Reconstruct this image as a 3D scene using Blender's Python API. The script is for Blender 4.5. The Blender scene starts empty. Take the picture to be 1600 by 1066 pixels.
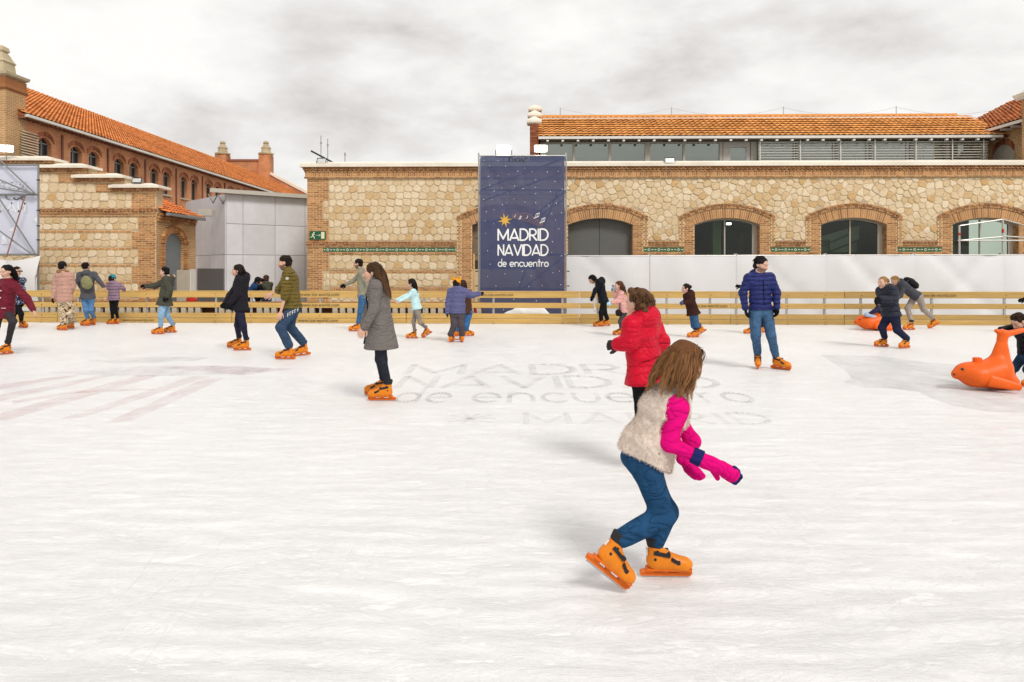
import bpy, math, random
import numpy as np
from mathutils import Vector, Matrix
R = math.radians
scene = bpy.context.scene
col = scene.collection
# ------------------------------------------------------------------ camera, sky, sun, exposure
CAMH, FOC, HOR = 1.63, 1089.0, 418.0          # eye height (m), focal length and horizon row for a 1600 px wide frame
cd = bpy.data.cameras.new('camera'); cam = bpy.data.objects.new('camera', cd); col.objects.link(cam)
cam.location = (0, 0, CAMH); cam.rotation_euler = (R(90), 0, 0)
cd.sensor_width = 36; cd.lens = 36*FOC/1600; cd.shift_y = -(533-HOR)/1600; cd.clip_start = .05; cd.clip_end = 2000
scene.camera = cam
SUN_EL, SUN_AZ = R(46), R(152)                 # azimuth clockwise from +Y: behind the camera, to the right
world = bpy.data.worlds.new('World'); scene.world = world; world.use_nodes = True
wn, wl = world.node_tree.nodes, world.node_tree.links
wn.clear()
wo = wn.new('ShaderNodeOutputWorld'); bg = wn.new('ShaderNodeBackground'); bg.inputs['Strength'].default_value = .1
sky = wn.new('ShaderNodeTexSky'); sky.sky_type = 'NISHITA'; sky.sun_disc = False
sky.sun_elevation = SUN_EL; sky.sun_rotation = SUN_AZ
tc = wn.new('ShaderNodeTexCoord'); sep = wn.new('ShaderNodeSeparateXYZ'); wl.new(tc.outputs['Generated'], sep.inputs[0])
def wmath(op, a, b=None):
    n = wn.new('ShaderNodeMath'); n.operation = op
    for i, v in enumerate((a, b)):
        if v is None: continue
        if isinstance(v, (int, float)): n.inputs[i].default_value = v
        else: wl.new(v, n.inputs[i])
    return n.outputs[0]
comb = wn.new('ShaderNodeCombineXYZ')                               # cloud field over the sky directions, drawn out sideways
wl.new(sep.outputs[0], comb.inputs[0]); wl.new(sep.outputs[1], comb.inputs[1]); wl.new(wmath('MULTIPLY', sep.outputs[2], 2.3), comb.inputs[2])
def wnoise(scale, detail, rough, off, dist=0.):
    mp = wn.new('ShaderNodeMapping'); mp.inputs['Location'].default_value = off; wl.new(comb.outputs[0], mp.inputs[0])
    n = wn.new('ShaderNodeTexNoise'); n.inputs['Scale'].default_value = scale; n.inputs['Detail'].default_value = detail
    n.inputs['Roughness'].default_value = rough; n.inputs['Distortion'].default_value = dist
    wl.new(mp.outputs[0], n.inputs['Vector']); return n.outputs['Fac']
CO = (1.2, 5.3, 2.4)
big = wnoise(2.3, 8, .56, CO, .12); fine = wnoise(7., 6, .6, (.3, 7.1, 2.2), .15)
dens = wmath('ADD', wmath('MULTIPLY', big, .80), wmath('MULTIPLY', fine, .20))
ramp = wn.new('ShaderNodeValToRGB'); wl.new(dens, ramp.inputs[0])
e = ramp.color_ramp.elements
e[0].position, e[0].color = .34, (4.5, 4.2, 4.08, 1)
e[1].position, e[1].color = .57, (7.7, 7.6, 7.4, 1)
m = ramp.color_ramp.elements.new(.42); m.color = (5.9, 5.65, 5.5, 1)
m = ramp.color_ramp.elements.new(.49); m.color = (6.9, 6.8, 6.62, 1)
mixw = wn.new('ShaderNodeMix'); mixw.data_type = 'RGBA'; mixw.inputs[0].default_value = .97
wl.new(sky.outputs[0], mixw.inputs[6]); wl.new(ramp.outputs[0], mixw.inputs[7])
wl.new(mixw.outputs[2], bg.inputs[0]); wl.new(bg.outputs[0], wo.inputs[0])
sd = bpy.data.lights.new('sun', 'SUN'); sd.energy = 1.5; sd.angle = R(16); sd.color = (1, .965, .91)
sun = bpy.data.objects.new('sun', sd); col.objects.link(sun); sun.location = (-10, -20, 40)
sdir = Vector((math.sin(SUN_AZ)*math.cos(SUN_EL), math.cos(SUN_AZ)*math.cos(SUN_EL), math.sin(SUN_EL)))
sun.rotation_euler = (-sdir).to_track_quat('-Z', 'Y').to_euler()
vs = scene.view_settings; vs.view_transform = 'Standard'; vs.look = 'None'; vs.exposure = 0.41; vs.gamma = 1; vs.use_curve_mapping = False
scene.render.engine = 'CYCLES'; scene.cycles.max_bounces = 5; scene.cycles.diffuse_bounces = 3; scene.cycles.glossy_bounces = 3; scene.cycles.transparent_max_bounces = 10; scene.cycles.adaptive_threshold = .02

# ------------------------------------------------------------------ helpers
rng = random.Random(7)
def P(px, py, d): return Vector(((px-800)/FOC*d, d, CAMH + (HOR-py)/FOC*d))
def G(px, py, z=0.):                                                # photo point -> point on the plane z
    d = (CAMH-z)*FOC/(py-HOR); return Vector(((px-800)/FOC*d, d, z))
def lin(c):
    if isinstance(c, str): c = [int(c[i:i+2], 16)/255 for i in (0, 2, 4)]
    return tuple(((v/12.92) if v <= .04045 else ((v+.055)/1.055)**2.4) for v in c[:3])
def tag(o, label=None, cat=None, group=None, kind=None):
    if label: o['label'] = label
    if cat: o['category'] = cat
    if group: o['group'] = group
    if kind: o['kind'] = kind
    return o
def empty(name, loc=(0, 0, 0), rz=0.):
    o = bpy.data.objects.new(name, None); col.objects.link(o); o.location = loc; o.rotation_euler = (0, 0, rz); return o
def link(name, me, parent=None, mat=None):
    if mat is not None and not me.materials: me.materials.append(mat)
    o = bpy.data.objects.new(name, me); col.objects.link(o)
    if parent is not None: o.parent = parent
    return o
class MB:                                                           # collects faces; build() links them as ONE mesh object
    def __init__(s): s.v, s.f, s.t = [], [], []
    def face(s, pts, t=None):
        n = len(s.v); s.v += [tuple(p) for p in pts]; s.f.append(tuple(range(n, n+len(pts)))); s.t.append(t)
    def poly(s, verts, faces, t=None):
        n = len(s.v); s.v += [tuple(p) for p in verts]
        for f in faces: s.f.append(tuple(i+n for i in f)); s.t.append(t)
    def box(s, x0, x1, y0, y1, z0, z1, t=None, skip=''):
        v = [(x0,y0,z0),(x1,y0,z0),(x1,y1,z0),(x0,y1,z0),(x0,y0,z1),(x1,y0,z1),(x1,y1,z1),(x0,y1,z1)]
        F = {'b':(0,3,2,1),'t':(4,5,6,7),'f':(0,1,5,4),'k':(2,3,7,6),'l':(3,0,4,7),'r':(1,2,6,5)}
        s.poly(v, [f for k, f in F.items() if k not in skip], t)
    def bar(s, a, b, r, n=8, t=None, r2=None):
        a, b = Vector(a), Vector(b); d = (b-a).normalized(); r2 = r if r2 is None else r2
        x = d.orthogonal().normalized(); y = d.cross(x); vs_ = []
        for p, rr in ((a, r), (b, r2)):
            for i in range(n):
                an = 2*math.pi*i/n; vs_.append(p + x*math.cos(an)*rr + y*math.sin(an)*rr)
        fs = [(i, (i+1) % n, n+(i+1) % n, n+i) for i in range(n)] + [tuple(range(n-1, -1, -1)), tuple(range(n, 2*n))]
        s.poly(vs_, fs, t)
    def tube(s, pts, r, n=8, t=None):
        for a, b in zip(pts[:-1], pts[1:]): s.bar(a, b, r, n, t)
    def prism(s, pts, y0, y1, t=None):                              # outline in x,z pushed from y0 (front) to y1
        n = len(pts); v = [(p[0], y0, p[1]) for p in pts] + [(p[0], y1, p[1]) for p in pts]
        s.poly(v, [tuple(range(n))] + [tuple(range(2*n-1, n-1, -1))] + [(i, n+i, n+(i+1) % n, (i+1) % n) for i in range(n)], t)
    def lathe(s, prof, c=(0, 0), n=4, rot=math.pi/4, t=None):       # profile of (radius, z); n=4 gives square caps
        v = [];
        for r_, z in prof:
            for i in range(n):
                a = 2*math.pi*i/n+rot; v.append((c[0]+r_*math.cos(a), c[1]+r_*math.sin(a), z))
        f = [(k*n+i, k*n+(i+1) % n, (k+1)*n+(i+1) % n, (k+1)*n+i) for k in range(len(prof)-1) for i in range(n)]
        f += [tuple(range(n-1, -1, -1)), tuple(range((len(prof)-1)*n, len(prof)*n))]
        s.poly(v, f, t)
    def mesh(s, name, smooth=False):
        me = bpy.data.meshes.new(name); me.from_pydata(s.v, [], s.f)
        if any(t is not None for t in s.t):
            at = me.attributes.new('tint', 'FLOAT', 'FACE'); at.data.foreach_set('value', [0.5 if t is None else t for t in s.t])
        if smooth: me.polygons.foreach_set('use_smooth', [True]*len(me.polygons))
        me.update(); return me
    def build(s, name, mat, parent=None, smooth=False): return link(name, s.mesh(name, smooth), parent, mat)

# ---- procedural materials
_mats = {}
def M(name, c, rough=.75, var=.12, scale=6., bump=0., bscale=40., tint=0., tint2=None, metal=0., spec=.3, stretch=(1, 1, 1), coat=0., detail=4., dirt=0., sheen=0., crease=0., cscale=5.):
    if name in _mats: return _mats[name]
    m = bpy.data.materials.new(name); m.use_nodes = True; n, l = m.node_tree.nodes, m.node_tree.links
    b = n['Principled BSDF']; c = lin(c) if isinstance(c, str) else c
    b.inputs['Roughness'].default_value = rough; b.inputs['Metallic'].default_value = metal
    b.inputs['Specular IOR Level'].default_value = spec; b.inputs['Coat Weight'].default_value = coat
    if sheen: b.inputs['Sheen Weight'].default_value = sheen; b.inputs['Sheen Roughness'].default_value = .5
    t = n.new('ShaderNodeTexCoord'); mp = n.new('ShaderNodeMapping'); mp.inputs['Scale'].default_value = stretch
    l.new(t.outputs['Object'], mp.inputs[0])
    nz = n.new('ShaderNodeTexNoise'); nz.inputs['Scale'].default_value = scale; nz.inputs['Detail'].default_value = detail
    nz.inputs['Roughness'].default_value = .6; l.new(mp.outputs[0], nz.inputs['Vector'])
    mx = n.new('ShaderNodeMix'); mx.data_type = 'RGBA'
    mx.inputs[6].default_value = (*[v*(1-var*1.6) for v in c], 1); mx.inputs[7].default_value = (*[min(1, v*(1+var*1.6)) for v in c], 1)
    l.new(nz.outputs['Fac'], mx.inputs[0]); out = mx.outputs[2]
    if tint:
        a = n.new('ShaderNodeAttribute'); a.attribute_name = 'tint'
        m2 = n.new('ShaderNodeMix'); m2.data_type = 'RGBA'; m2.blend_type = 'MULTIPLY'; m2.inputs[0].default_value = 1
        rp = n.new('ShaderNodeValToRGB'); l.new(a.outputs['Fac'], rp.inputs[0]); es = rp.color_ramp.elements
        if tint2:
            es[0].color = (*tint2[0], 1); es[1].color = (*tint2[-1], 1)
            for i, q in enumerate(tint2[1:-1]): x = es.new((i+1)/(len(tint2)-1)); x.color = (*q, 1)
        else:
            es[0].color = (1-tint, 1-tint, 1-tint, 1); es[1].color = (1+tint, 1+tint, 1+tint, 1)
        l.new(out, m2.inputs[6]); l.new(rp.outputs[0], m2.inputs[7]); out = m2.outputs[2]
    if dirt:
        d1 = n.new('ShaderNodeTexNoise'); d1.inputs['Scale'].default_value = scale*.17; d1.inputs['Detail'].default_value = 6; l.new(t.outputs['Object'], d1.inputs['Vector'])
        r1 = n.new('ShaderNodeValToRGB'); r1.color_ramp.elements[0].position = .38; r1.color_ramp.elements[1].position = .62
        r1.color_ramp.elements[0].color = (1-dirt, 1-dirt*1.05, 1-dirt*1.15, 1); r1.color_ramp.elements[1].color = (1, 1, 1, 1); l.new(d1.outputs['Fac'], r1.inputs[0])
        m3 = n.new('ShaderNodeMix'); m3.data_type = 'RGBA'; m3.blend_type = 'MULTIPLY'; m3.inputs[0].default_value = 1
        l.new(out, m3.inputs[6]); l.new(r1.outputs[0], m3.inputs[7]); out = m3.outputs[2]
    l.new(out, b.inputs['Base Color'])
    if bump:
        nb = n.new('ShaderNodeTexNoise'); nb.inputs['Scale'].default_value = bscale; nb.inputs['Detail'].default_value = 5; l.new(mp.outputs[0], nb.inputs['Vector'])
        bp = n.new('ShaderNodeBump'); bp.inputs['Strength'].default_value = 1; bp.inputs['Distance'].default_value = bump
        if crease:                                                       # soft cloth folds: ridged, warped noise, tighter along the vertical
            cm_ = n.new('ShaderNodeMapping'); cm_.inputs['Scale'].default_value = (1, 1, 1.9); cm_.inputs['Rotation'].default_value = (.35, .25, 0); l.new(t.outputs['Object'], cm_.inputs[0])
            cz = n.new('ShaderNodeTexNoise'); cz.inputs['Scale'].default_value = cscale; cz.inputs['Detail'].default_value = 2.2; cz.inputs['Distortion'].default_value = 1.1; l.new(cm_.outputs[0], cz.inputs['Vector'])
            s1_ = n.new('ShaderNodeMath'); s1_.operation = 'SUBTRACT'; s1_.inputs[1].default_value = .5; l.new(cz.outputs['Fac'], s1_.inputs[0]); s2_ = n.new('ShaderNodeMath'); s2_.operation = 'ABSOLUTE'; l.new(s1_.outputs[0], s2_.inputs[0]); s3_ = n.new('ShaderNodeMath'); s3_.operation = 'POWER'; s3_.inputs[1].default_value = .6; l.new(s2_.outputs[0], s3_.inputs[0])
            b2 = n.new('ShaderNodeBump'); b2.inputs['Strength'].default_value = .9; b2.inputs['Distance'].default_value = crease; l.new(s3_.outputs[0], b2.inputs['Height']); l.new(b2.outputs[0], bp.inputs['Normal'])
        l.new(nb.outputs['Fac'], bp.inputs['Height']); l.new(bp.outputs[0], b.inputs['Normal'])
    _mats[name] = m; return m
def emis(name, c, s):
    if name in _mats: return _mats[name]
    m = bpy.data.materials.new(name); m.use_nodes = True; b = m.node_tree.nodes['Principled BSDF']
    b.inputs['Base Color'].default_value = (*c, 1); b.inputs['Emission Color'].default_value = (*c, 1); b.inputs['Emission Strength'].default_value = s
    _mats[name] = m; return m
def glass(name, c, trans=.6, rough=.03, ior=1.9):
    if name in _mats: return _mats[name]
    m = bpy.data.materials.new(name); m.use_nodes = True; n, l = m.node_tree.nodes, m.node_tree.links
    n.remove(n['Principled BSDF']); o = n['Material Output']
    tr = n.new('ShaderNodeBsdfTransparent'); tr.inputs[0].default_value = (*[v*trans for v in c], 1)
    gl = n.new('ShaderNodeBsdfGlossy'); gl.inputs['Roughness'].default_value = rough; gl.inputs['Color'].default_value = (.85, .92, .86, 1)
    fr = n.new('ShaderNodeFresnel'); fr.inputs[0].default_value = ior
    ms = n.new('ShaderNodeMixShader'); l.new(fr.outputs[0], ms.inputs[0]); l.new(tr.outputs[0], ms.inputs[1]); l.new(gl.outputs[0], ms.inputs[2])
    l.new(ms.outputs[0], o.inputs[0]); _mats[name] = m; return m

# ------------------------------------------------------------------ ground and ice
MORTAR = M('mortar', (.58, .455, .295), .9, .1, 3, .004, 60, dirt=.12)
gm = MB(); gm.face([(-160, -60, -.06), (160, -60, -.06), (160, 260, -.06), (-160, 260, -.06)])
tag(gm.build('ground', M('paving', (.30, .28, .26), .9, .15, .8, .004, 20)), kind='structure')
def ice_material():
    m = bpy.data.materials.new('ice'); m.use_nodes = True; n, l = m.node_tree.nodes, m.node_tree.links
    b = n['Principled BSDF']; t = n.new('ShaderNodeTexCoord')
    def noise(sc, det, ro, st=(1, 1, 1), dist=0., rot=0.):
        mp = n.new('ShaderNodeMapping'); mp.inputs['Scale'].default_value = st; mp.inputs['Rotation'].default_value = (0, 0, rot); l.new(t.outputs['Object'], mp.inputs[0])
        z = n.new('ShaderNodeTexNoise'); z.inputs['Scale'].default_value = sc; z.inputs['Detail'].default_value = det; z.inputs['Roughness'].default_value = ro
        z.inputs['Distortion'].default_value = dist; l.new(mp.outputs[0], z.inputs['Vector']); return z.outputs['Fac']
    def mm(op, a, bb):
        x = n.new('ShaderNodeMath'); x.operation = op; x.use_clamp = op == 'MULTIPLY'
        for i, v in enumerate((a, bb)):
            if isinstance(v, (int, float)): x.inputs[i].default_value = v
            else: l.new(v, x.inputs[i])
        return x.outputs[0]
    def rampf(v, p0, p1, c0=0., c1=1.):
        x = n.new('ShaderNodeMapRange'); x.inputs[1].default_value = p0; x.inputs[2].default_value = p1; x.inputs[3].default_value = c0; x.inputs[4].default_value = c1
        l.new(v, x.inputs[0]); return x.outputs[0]
    base = rampf(noise(.55, 6, .62, (1, 1, 1), .6), .36, .60)            # cloudy snow / bare ice patches
    grain = rampf(noise(5., 8, .80, (.45, 1.3, 1), .7, .12), .42, .64)       # scraped frost
    def scratch(sc, off, w, rot, st):
        v = noise(sc, 1.5, .45, st, .15, rot); a = mm('ABSOLUTE', mm('SUBTRACT', v, .5+off), 0.); return rampf(a, 0., w, 1., 0.)
    s1 = scratch(.8, .0, .003, .35, (1, .16, 1)); s2 = scratch(1.3, .03, .003, -.5, (1, .14, 1)); s3 = scratch(2.0, -.02, .004, 1.25, (1, .13, 1)); s4 = scratch(1.8, .05, .003, 1.75, (1, .12, 1))
    sc = mm('MULTIPLY', mm('MAXIMUM', mm('MAXIMUM', s1, s2), mm('MAXIMUM', s3, s4)), rampf(noise(.7, 3, .6), .42, .62))
    c1 = n.new('ShaderNodeMix'); c1.data_type = 'RGBA'; c1.inputs[6].default_value = (.755, .755, .752, 1); c1.inputs[7].default_value = (.89, .886, .878, 1)
    l.new(mm('ADD', mm('ADD', mm('MULTIPLY', base, .26), mm('MULTIPLY', grain, .34)), mm('MULTIPLY', rampf(noise(26., 5, .75, (.5, 1.2, 1), .6, .2), .38, .62), .40)), c1.inputs[0])
    c2 = n.new('ShaderNodeMix'); c2.data_type = 'RGBA'; l.new(mm('MULTIPLY', sc, .05), c2.inputs[0]); l.new(c1.outputs[2], c2.inputs[6]); c2.inputs[7].default_value = (.42, .42, .41, 1)
    l.new(c2.outputs[2], b.inputs['Base Color'])
    l.new(rampf(grain, 0, 1, .28, .5), b.inputs['Roughness']); b.inputs['Specular IOR Level'].default_value = .35
    bp = n.new('ShaderNodeBump'); bp.inputs['Distance'].default_value = .006; bp.inputs['Strength'].default_value = .8
    h = mm('SUBTRACT', mm('ADD', mm('MULTIPLY', noise(30, 4, .7, (1, .7, 1), .2), .6), grain), mm('MULTIPLY', sc, .4)); l.new(h, bp.inputs['Height']); l.new(bp.outputs[0], b.inputs['Normal'])
    return m
FX0, FY0, FX1, FY1 = -19.0, 20.92, 20.0, 19.40                           # line of the barrier
def fence_y(x): return FY0 + (FY1-FY0)*(x-FX0)/(FX1-FX0)
im = MB(); im.poly([(-40, -12, 0), (40, -12, 0), (40, fence_y(40)+.12, 0), (-40, fence_y(-40)+.12, 0), (-40, -12, -.05), (40, -12, -.05), (40, fence_y(40)+.12, -.05), (-40, fence_y(-40)+.12, -.05)],
    [(0, 1, 2, 3), (7, 6, 5, 4), (0, 4, 5, 1), (1, 5, 6, 2), (2, 6, 7, 3), (3, 7, 4, 0)])
tag(im.build('ice', ice_material()), kind='structure')
def mark_material(name, c, a, sc=6., lo=.35, hi=.62):
    m = bpy.data.materials.new(name); m.use_nodes = True; n, l = m.node_tree.nodes, m.node_tree.links; b = n['Principled BSDF']
    b.inputs['Base Color'].default_value = (*c, 1); b.inputs['Roughness'].default_value = .5; b.inputs['Specular IOR Level'].default_value = .2
    t = n.new('ShaderNodeTexCoord'); mp = n.new('ShaderNodeMapping'); mp.inputs['Scale'].default_value = (1, .5, 1); l.new(t.outputs['Object'], mp.inputs[0])
    z = n.new('ShaderNodeTexNoise'); z.inputs['Scale'].default_value = sc; z.inputs['Detail'].default_value = 6; z.inputs['Roughness'].default_value = .7; l.new(mp.outputs[0], z.inputs['Vector'])
    r = n.new('ShaderNodeMapRange'); r.inputs[1].default_value = lo; r.inputs[2].default_value = hi; r.inputs[3].default_value = a*.25; r.inputs[4].default_value = a; l.new(z.outputs['Fac'], r.inputs[0])
    l.new(r.outputs[0], b.inputs['Alpha']); return m

# ---- stroke lettering (geometric sans like the printed one)
def arc(cx, cy, rx, ry, a0, a1, n=12): return [(cx+rx*math.cos(R(a0+(a1-a0)*i/n)), cy+ry*math.sin(R(a0+(a1-a0)*i/n))) for i in range(n+1)]
GL = {'M': (.92, [[(0, 0), (0, .97), (.46, .12), (.92, .97), (.92, 0)]]), 'A': (.80, [[(0, 0), (.42, 1), (.80, 0)], [(.22, .2), (.68, .2)]]),
      'D': (.72, [[(0, 0), (0, 1), (.24, 1)] + arc(.24, .5, .48, .5, 90, -90) + [(0, 0)]]), 'R': (.62, [[(0, 0), (0, 1), (.26, 1)] + arc(.26, .72, .32, .28, 90, -90) + [(0, .44)], [(.24, .44), (.62, 0)]]),
      'I': (.0, [[(0, 0), (0, 1)]]), 'N': (.58, [[(0, 0), (0, .97), (.58, .03), (.58, 1)]]), 'V': (.80, [[(0, 1), (.40, 0), (.80, 1)]]),
      'd': (.58, [arc(.29, .29, .29, .29, 0, 360, 20), [(.58, 0), (.58, 1.0)]]), 'e': (.58, [[(.0, .30), (.58, .30)] + arc(.29, .29, .29, .29, 0, 310, 18)]),
      'n': (.52, [[(0, 0), (0, .56)], [(0, .3)] + arc(.26, .3, .26, .27, 180, 0, 10) + [(.52, 0)]]), 'c': (.5, [arc(.29, .29, .29, .29, 45, 315, 16)]),
      'u': (.52, [[(0, .57), (0, .27)] + arc(.26, .27, .26, .27, 180, 360, 10) + [(.52, .57)]]), 't': (.34, [[(.17, 0), (.17, .95)], [(-.02, .62), (.36, .62)]]),
      'r': (.28, [[(0, 0), (0, .57)], [(0, .33)] + arc(.26, .31, .26, .26, 180, 80, 6)]), 'o': (.58, [arc(.29, .29, .29, .29, 0, 360, 20)]), ' ': (.30, []),
      'S': (.5, [arc(.25, .75, .25, .25, 30, 270, 10) + arc(.25, .25, .25, .25, 90, -150, 10)]), 'U': (.6, [[(0, 1), (0, .3)] + arc(.3, .3, .3, .3, 180, 360, 10) + [(.6, 1)]]),
      'T': (.6, [[(0, 1), (.6, 1)], [(.3, 1), (.3, 0)]]), 'L': (.45, [[(0, 1), (0, 0), (.45, 0)]]), 'O': (1., [arc(.5, .5, .5, .5, 0, 360, 24)])}
def letter_polys(text, w, gap):
    x = 0.; quads = []
    for ch in text:
        adv, strokes = GL[ch]
        for st in strokes:
            for (x0, y0), (x1, y1) in zip(st[:-1], st[1:]):
                dx, dy = x1-x0, y1-y0; L = math.hypot(dx, dy) or 1e-6; ux, uy = dx/L*w*.28, dy/L*w*.28; nx, ny = -dy/L*w/2, dx/L*w/2
                quads.append([(x+x0-ux-nx, y0-uy-ny), (x+x1+ux-nx, y1+uy-ny), (x+x1+ux+nx, y1+uy+ny), (x+x0-ux+nx, y0-uy+ny)])
        x += adv + gap
    return quads, x-gap
def lettering(text, width, height, w=.15, gap=.2):                       # quads scaled so the word is width x height
    q, L = letter_polys(text, w, gap); return [[(p[0]*width/L, p[1]*height) for p in k] for k in q]
def flat_text(mb, quads, f):                                             # f maps the flat letter plane into space; tiny steps keep overlapping strokes apart
    for i, k in enumerate(quads): mb.face([f(p[0], p[1], i % 7) for p in k])
ice_text = mark_material('ice_print', (.34, .33, .33), .22, 5, .40, .72)
ice_word = []
for word, wd, h, x0, y0, nm in (('MADRID', 4.40, 1.05, -1.62, 10.62, 'MADRID'), ('NAVIDAD', 4.45, 1.00, -1.56, 9.44, 'NAVIDAD'), ('de', .68, 1.05, -1.45, 8.42, 'de'), ('encuentro', 3.46, 1.05, -.48, 8.42, 'encuentro')):
    mb = MB(); flat_text(mb, lettering(word, wd, h, .14 if nm[0] in 'MN' else .11, .22), lambda a, b, i: (x0+a, y0+b, .004+i*.0002))
    o = mb.build('ice_lettering', ice_text); tag(o, 'faint grey word %s printed under the ice' % nm, 'lettering', 'printed words under the ice'); ice_word.append(o)
mb = MB(); flat_text(mb, lettering('MADRID', 2.6, .55, .14, .3), lambda a, b, i: (.15+a, 7.25+b, .004+i*.0002)); ip2 = mark_material('ice_print_faint', (.40, .39, .39), .16, 7, .42, .68)
tag(mb.build('ice_lettering', ip2), 'smaller fainter word MADRID under the ice below the big words', 'lettering', 'printed words under the ice'); mb = MB()
for k in range(5):
    a = k*math.pi/5; mb.poly([(-.45+math.cos(a)*.28-math.sin(a)*.03, 7.5+math.sin(a)*.28+math.cos(a)*.03, .0055+k*.0003), (-.45+math.cos(a)*.28+math.sin(a)*.03, 7.5+math.sin(a)*.28-math.cos(a)*.03, .0055+k*.0003),
        (-.45-math.cos(a)*.28+math.sin(a)*.03, 7.5-math.sin(a)*.28-math.cos(a)*.03, .0055+k*.0003), (-.45-math.cos(a)*.28-math.sin(a)*.03, 7.5-math.sin(a)*.28+math.cos(a)*.03, .0055+k*.0003)], [(0, 1, 2, 3)])
tag(mb.build('ice_star_mark', ip2), 'faint small star under the ice left of the small word', 'floor mark')
def ground_poly(mb, pts, z): mb.face([G(x, y, z) for x, y in pts])
pink, grey_mark = mark_material('ice_pink', (.62, .38, .39), .26, 3., .4, .7), mark_material('ice_grey', (.42, .40, .41), .24, 3., .4, .7)
mb = MB()
for i, st in enumerate([[(215, 586), (252, 586), (10, 657), (-40, 657)], [(300, 588), (330, 588), (130, 652), (92, 655)], [(318, 592), (352, 590), (205, 658), (160, 662)], [(90, 588), (130, 586), (-60, 620), (-80, 612)],
        [(20, 626), (120, 610), (240, 606), (240, 609), (120, 614), (20, 631)], [(380, 586), (455, 577), (340, 571), (240, 574)], [(150, 588), (180, 586), (-40, 636), (-70, 630)]]):
    ground_poly(mb, st, .004+i*.0006)
tag(mb.build('ice_logo_mark', pink), 'faded pink striped logo under the ice at the left', 'floor mark')
mb = MB()
for i, st in enumerate([[(75, 582), (240, 571), (380, 572), (460, 576), (380, 584), (240, 588), (140, 586)], [(135, 563), (250, 557), (330, 559), (300, 564), (180, 567)]]): ground_poly(mb, st, .0086+i*.0006)
tag(mb.build('ice_logo_band', grey_mark), 'grey smudged band across the top of the pink logo', 'floor mark')
mb = MB(); ground_poly(mb, [(1283, 555), (1368, 556), (1425, 563), (1480, 569), (1560, 574), (1700, 560), (1700, 648), (1600, 645), (1545, 643), (1490, 634), (1455, 622), (1435, 612), (1400, 608), (1350, 605), (1318, 598), (1330, 590), (1322, 580)][::-1], .004)
tag(mb.build('ice_worn_patch', mark_material('ice_bare', (.46, .47, .48), .26, 2.2, .36, .66)), 'bare grey patch of ice around the orange seal', 'floor mark')
# ------------------------------------------------------------------ masonry kit
BRICK = M('brick', (.50, .24, .098), .85, .14, 12, .003, 90, tint=.4, tint2=[(.62, .52, .46), (1, 1, 1), (1.25, 1.3, 1.25)], dirt=.12)
POINTING = M('pointing', (.74, .58, .34), .9, .1, 6, .003, 60, dirt=.1)
BRICKR = M('brick_red', (.30, .10, .045), .85, .14, 12, .003, 90, tint=.4, tint2=[(.6, .5, .45), (1, 1, 1), (1.3, 1.35, 1.35)])
STONE = M('stone', (.735, .58, .38), .9, .14, 12, .014, 20, tint=.4, tint2=[(.84, .66, .42), (.90, .84, .72), (.97, .95, .90), (1.0, 1.0, 1.0), (1.08, 1.12, 1.18), (1.12, 1.18, 1.3)], dirt=.08)
CREAM = M('cream_stone', (.84, .77, .65), .8, .08, 4, .004, 40, dirt=.14)
def far_brick(name, c1, c2, mort, sc):
    m = bpy.data.materials.new(name); m.use_nodes = True; n, l = m.node_tree.nodes, m.node_tree.links; b = n['Principled BSDF']; b.inputs['Roughness'].default_value = .9
    t = n.new('ShaderNodeTexCoord'); s = n.new('ShaderNodeSeparateXYZ'); l.new(t.outputs['Object'], s.inputs[0]); a = n.new('ShaderNodeMath'); a.operation = 'ADD'; l.new(s.outputs[0], a.inputs[0]); l.new(s.outputs[1], a.inputs[1])
    cb = n.new('ShaderNodeCombineXYZ'); l.new(a.outputs[0], cb.inputs[0]); l.new(s.outputs[2], cb.inputs[1])
    br = n.new('ShaderNodeTexBrick'); br.inputs['Scale'].default_value = sc; br.inputs['Color1'].default_value = (*c1, 1); br.inputs['Color2'].default_value = (*c2, 1); br.inputs['Mortar'].default_value = (*mort, 1)
    br.inputs['Mortar Size'].default_value = .012; br.inputs['Brick Width'].default_value = .26; br.inputs['Row Height'].default_value = .075; l.new(cb.outputs[0], br.inputs['Vector'])
    z = n.new('ShaderNodeTexNoise'); z.inputs['Scale'].default_value = .8; z.inputs['Detail'].default_value = 6; l.new(t.outputs['Object'], z.inputs['Vector'])
    r = n.new('ShaderNodeValToRGB'); r.color_ramp.elements[0].position = .35; r.color_ramp.elements[0].color = (.72, .68, .64, 1); r.color_ramp.elements[1].position = .65; r.color_ramp.elements[1].color = (1.08, 1.05, 1.02, 1); l.new(z.outputs['Fac'], r.inputs[0])
    mx = n.new('ShaderNodeMix'); mx.data_type = 'RGBA'; mx.blend_type = 'MULTIPLY'; mx.inputs[0].default_value = 1; l.new(br.outputs[0], mx.inputs[6]); l.new(r.outputs[0], mx.inputs[7]); l.new(mx.outputs[2], b.inputs['Base Color'])
    bp = n.new('ShaderNodeBump'); bp.inputs['Distance'].default_value = .01; bp.invert = True; l.new(br.outputs['Fac'], bp.inputs['Height']); l.new(bp.outputs[0], b.inputs['Normal'])
    return m
FARBRICK = far_brick('far_brick', (.66, .265, .112), (.54, .20, .085), (.64, .36, .2), 1.)
FARBRICK_Y = far_brick('far_brick_yellow', (.55, .30, .13), (.44, .22, .09), (.72, .55, .31), 1.)
POINT = MB()
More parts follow.
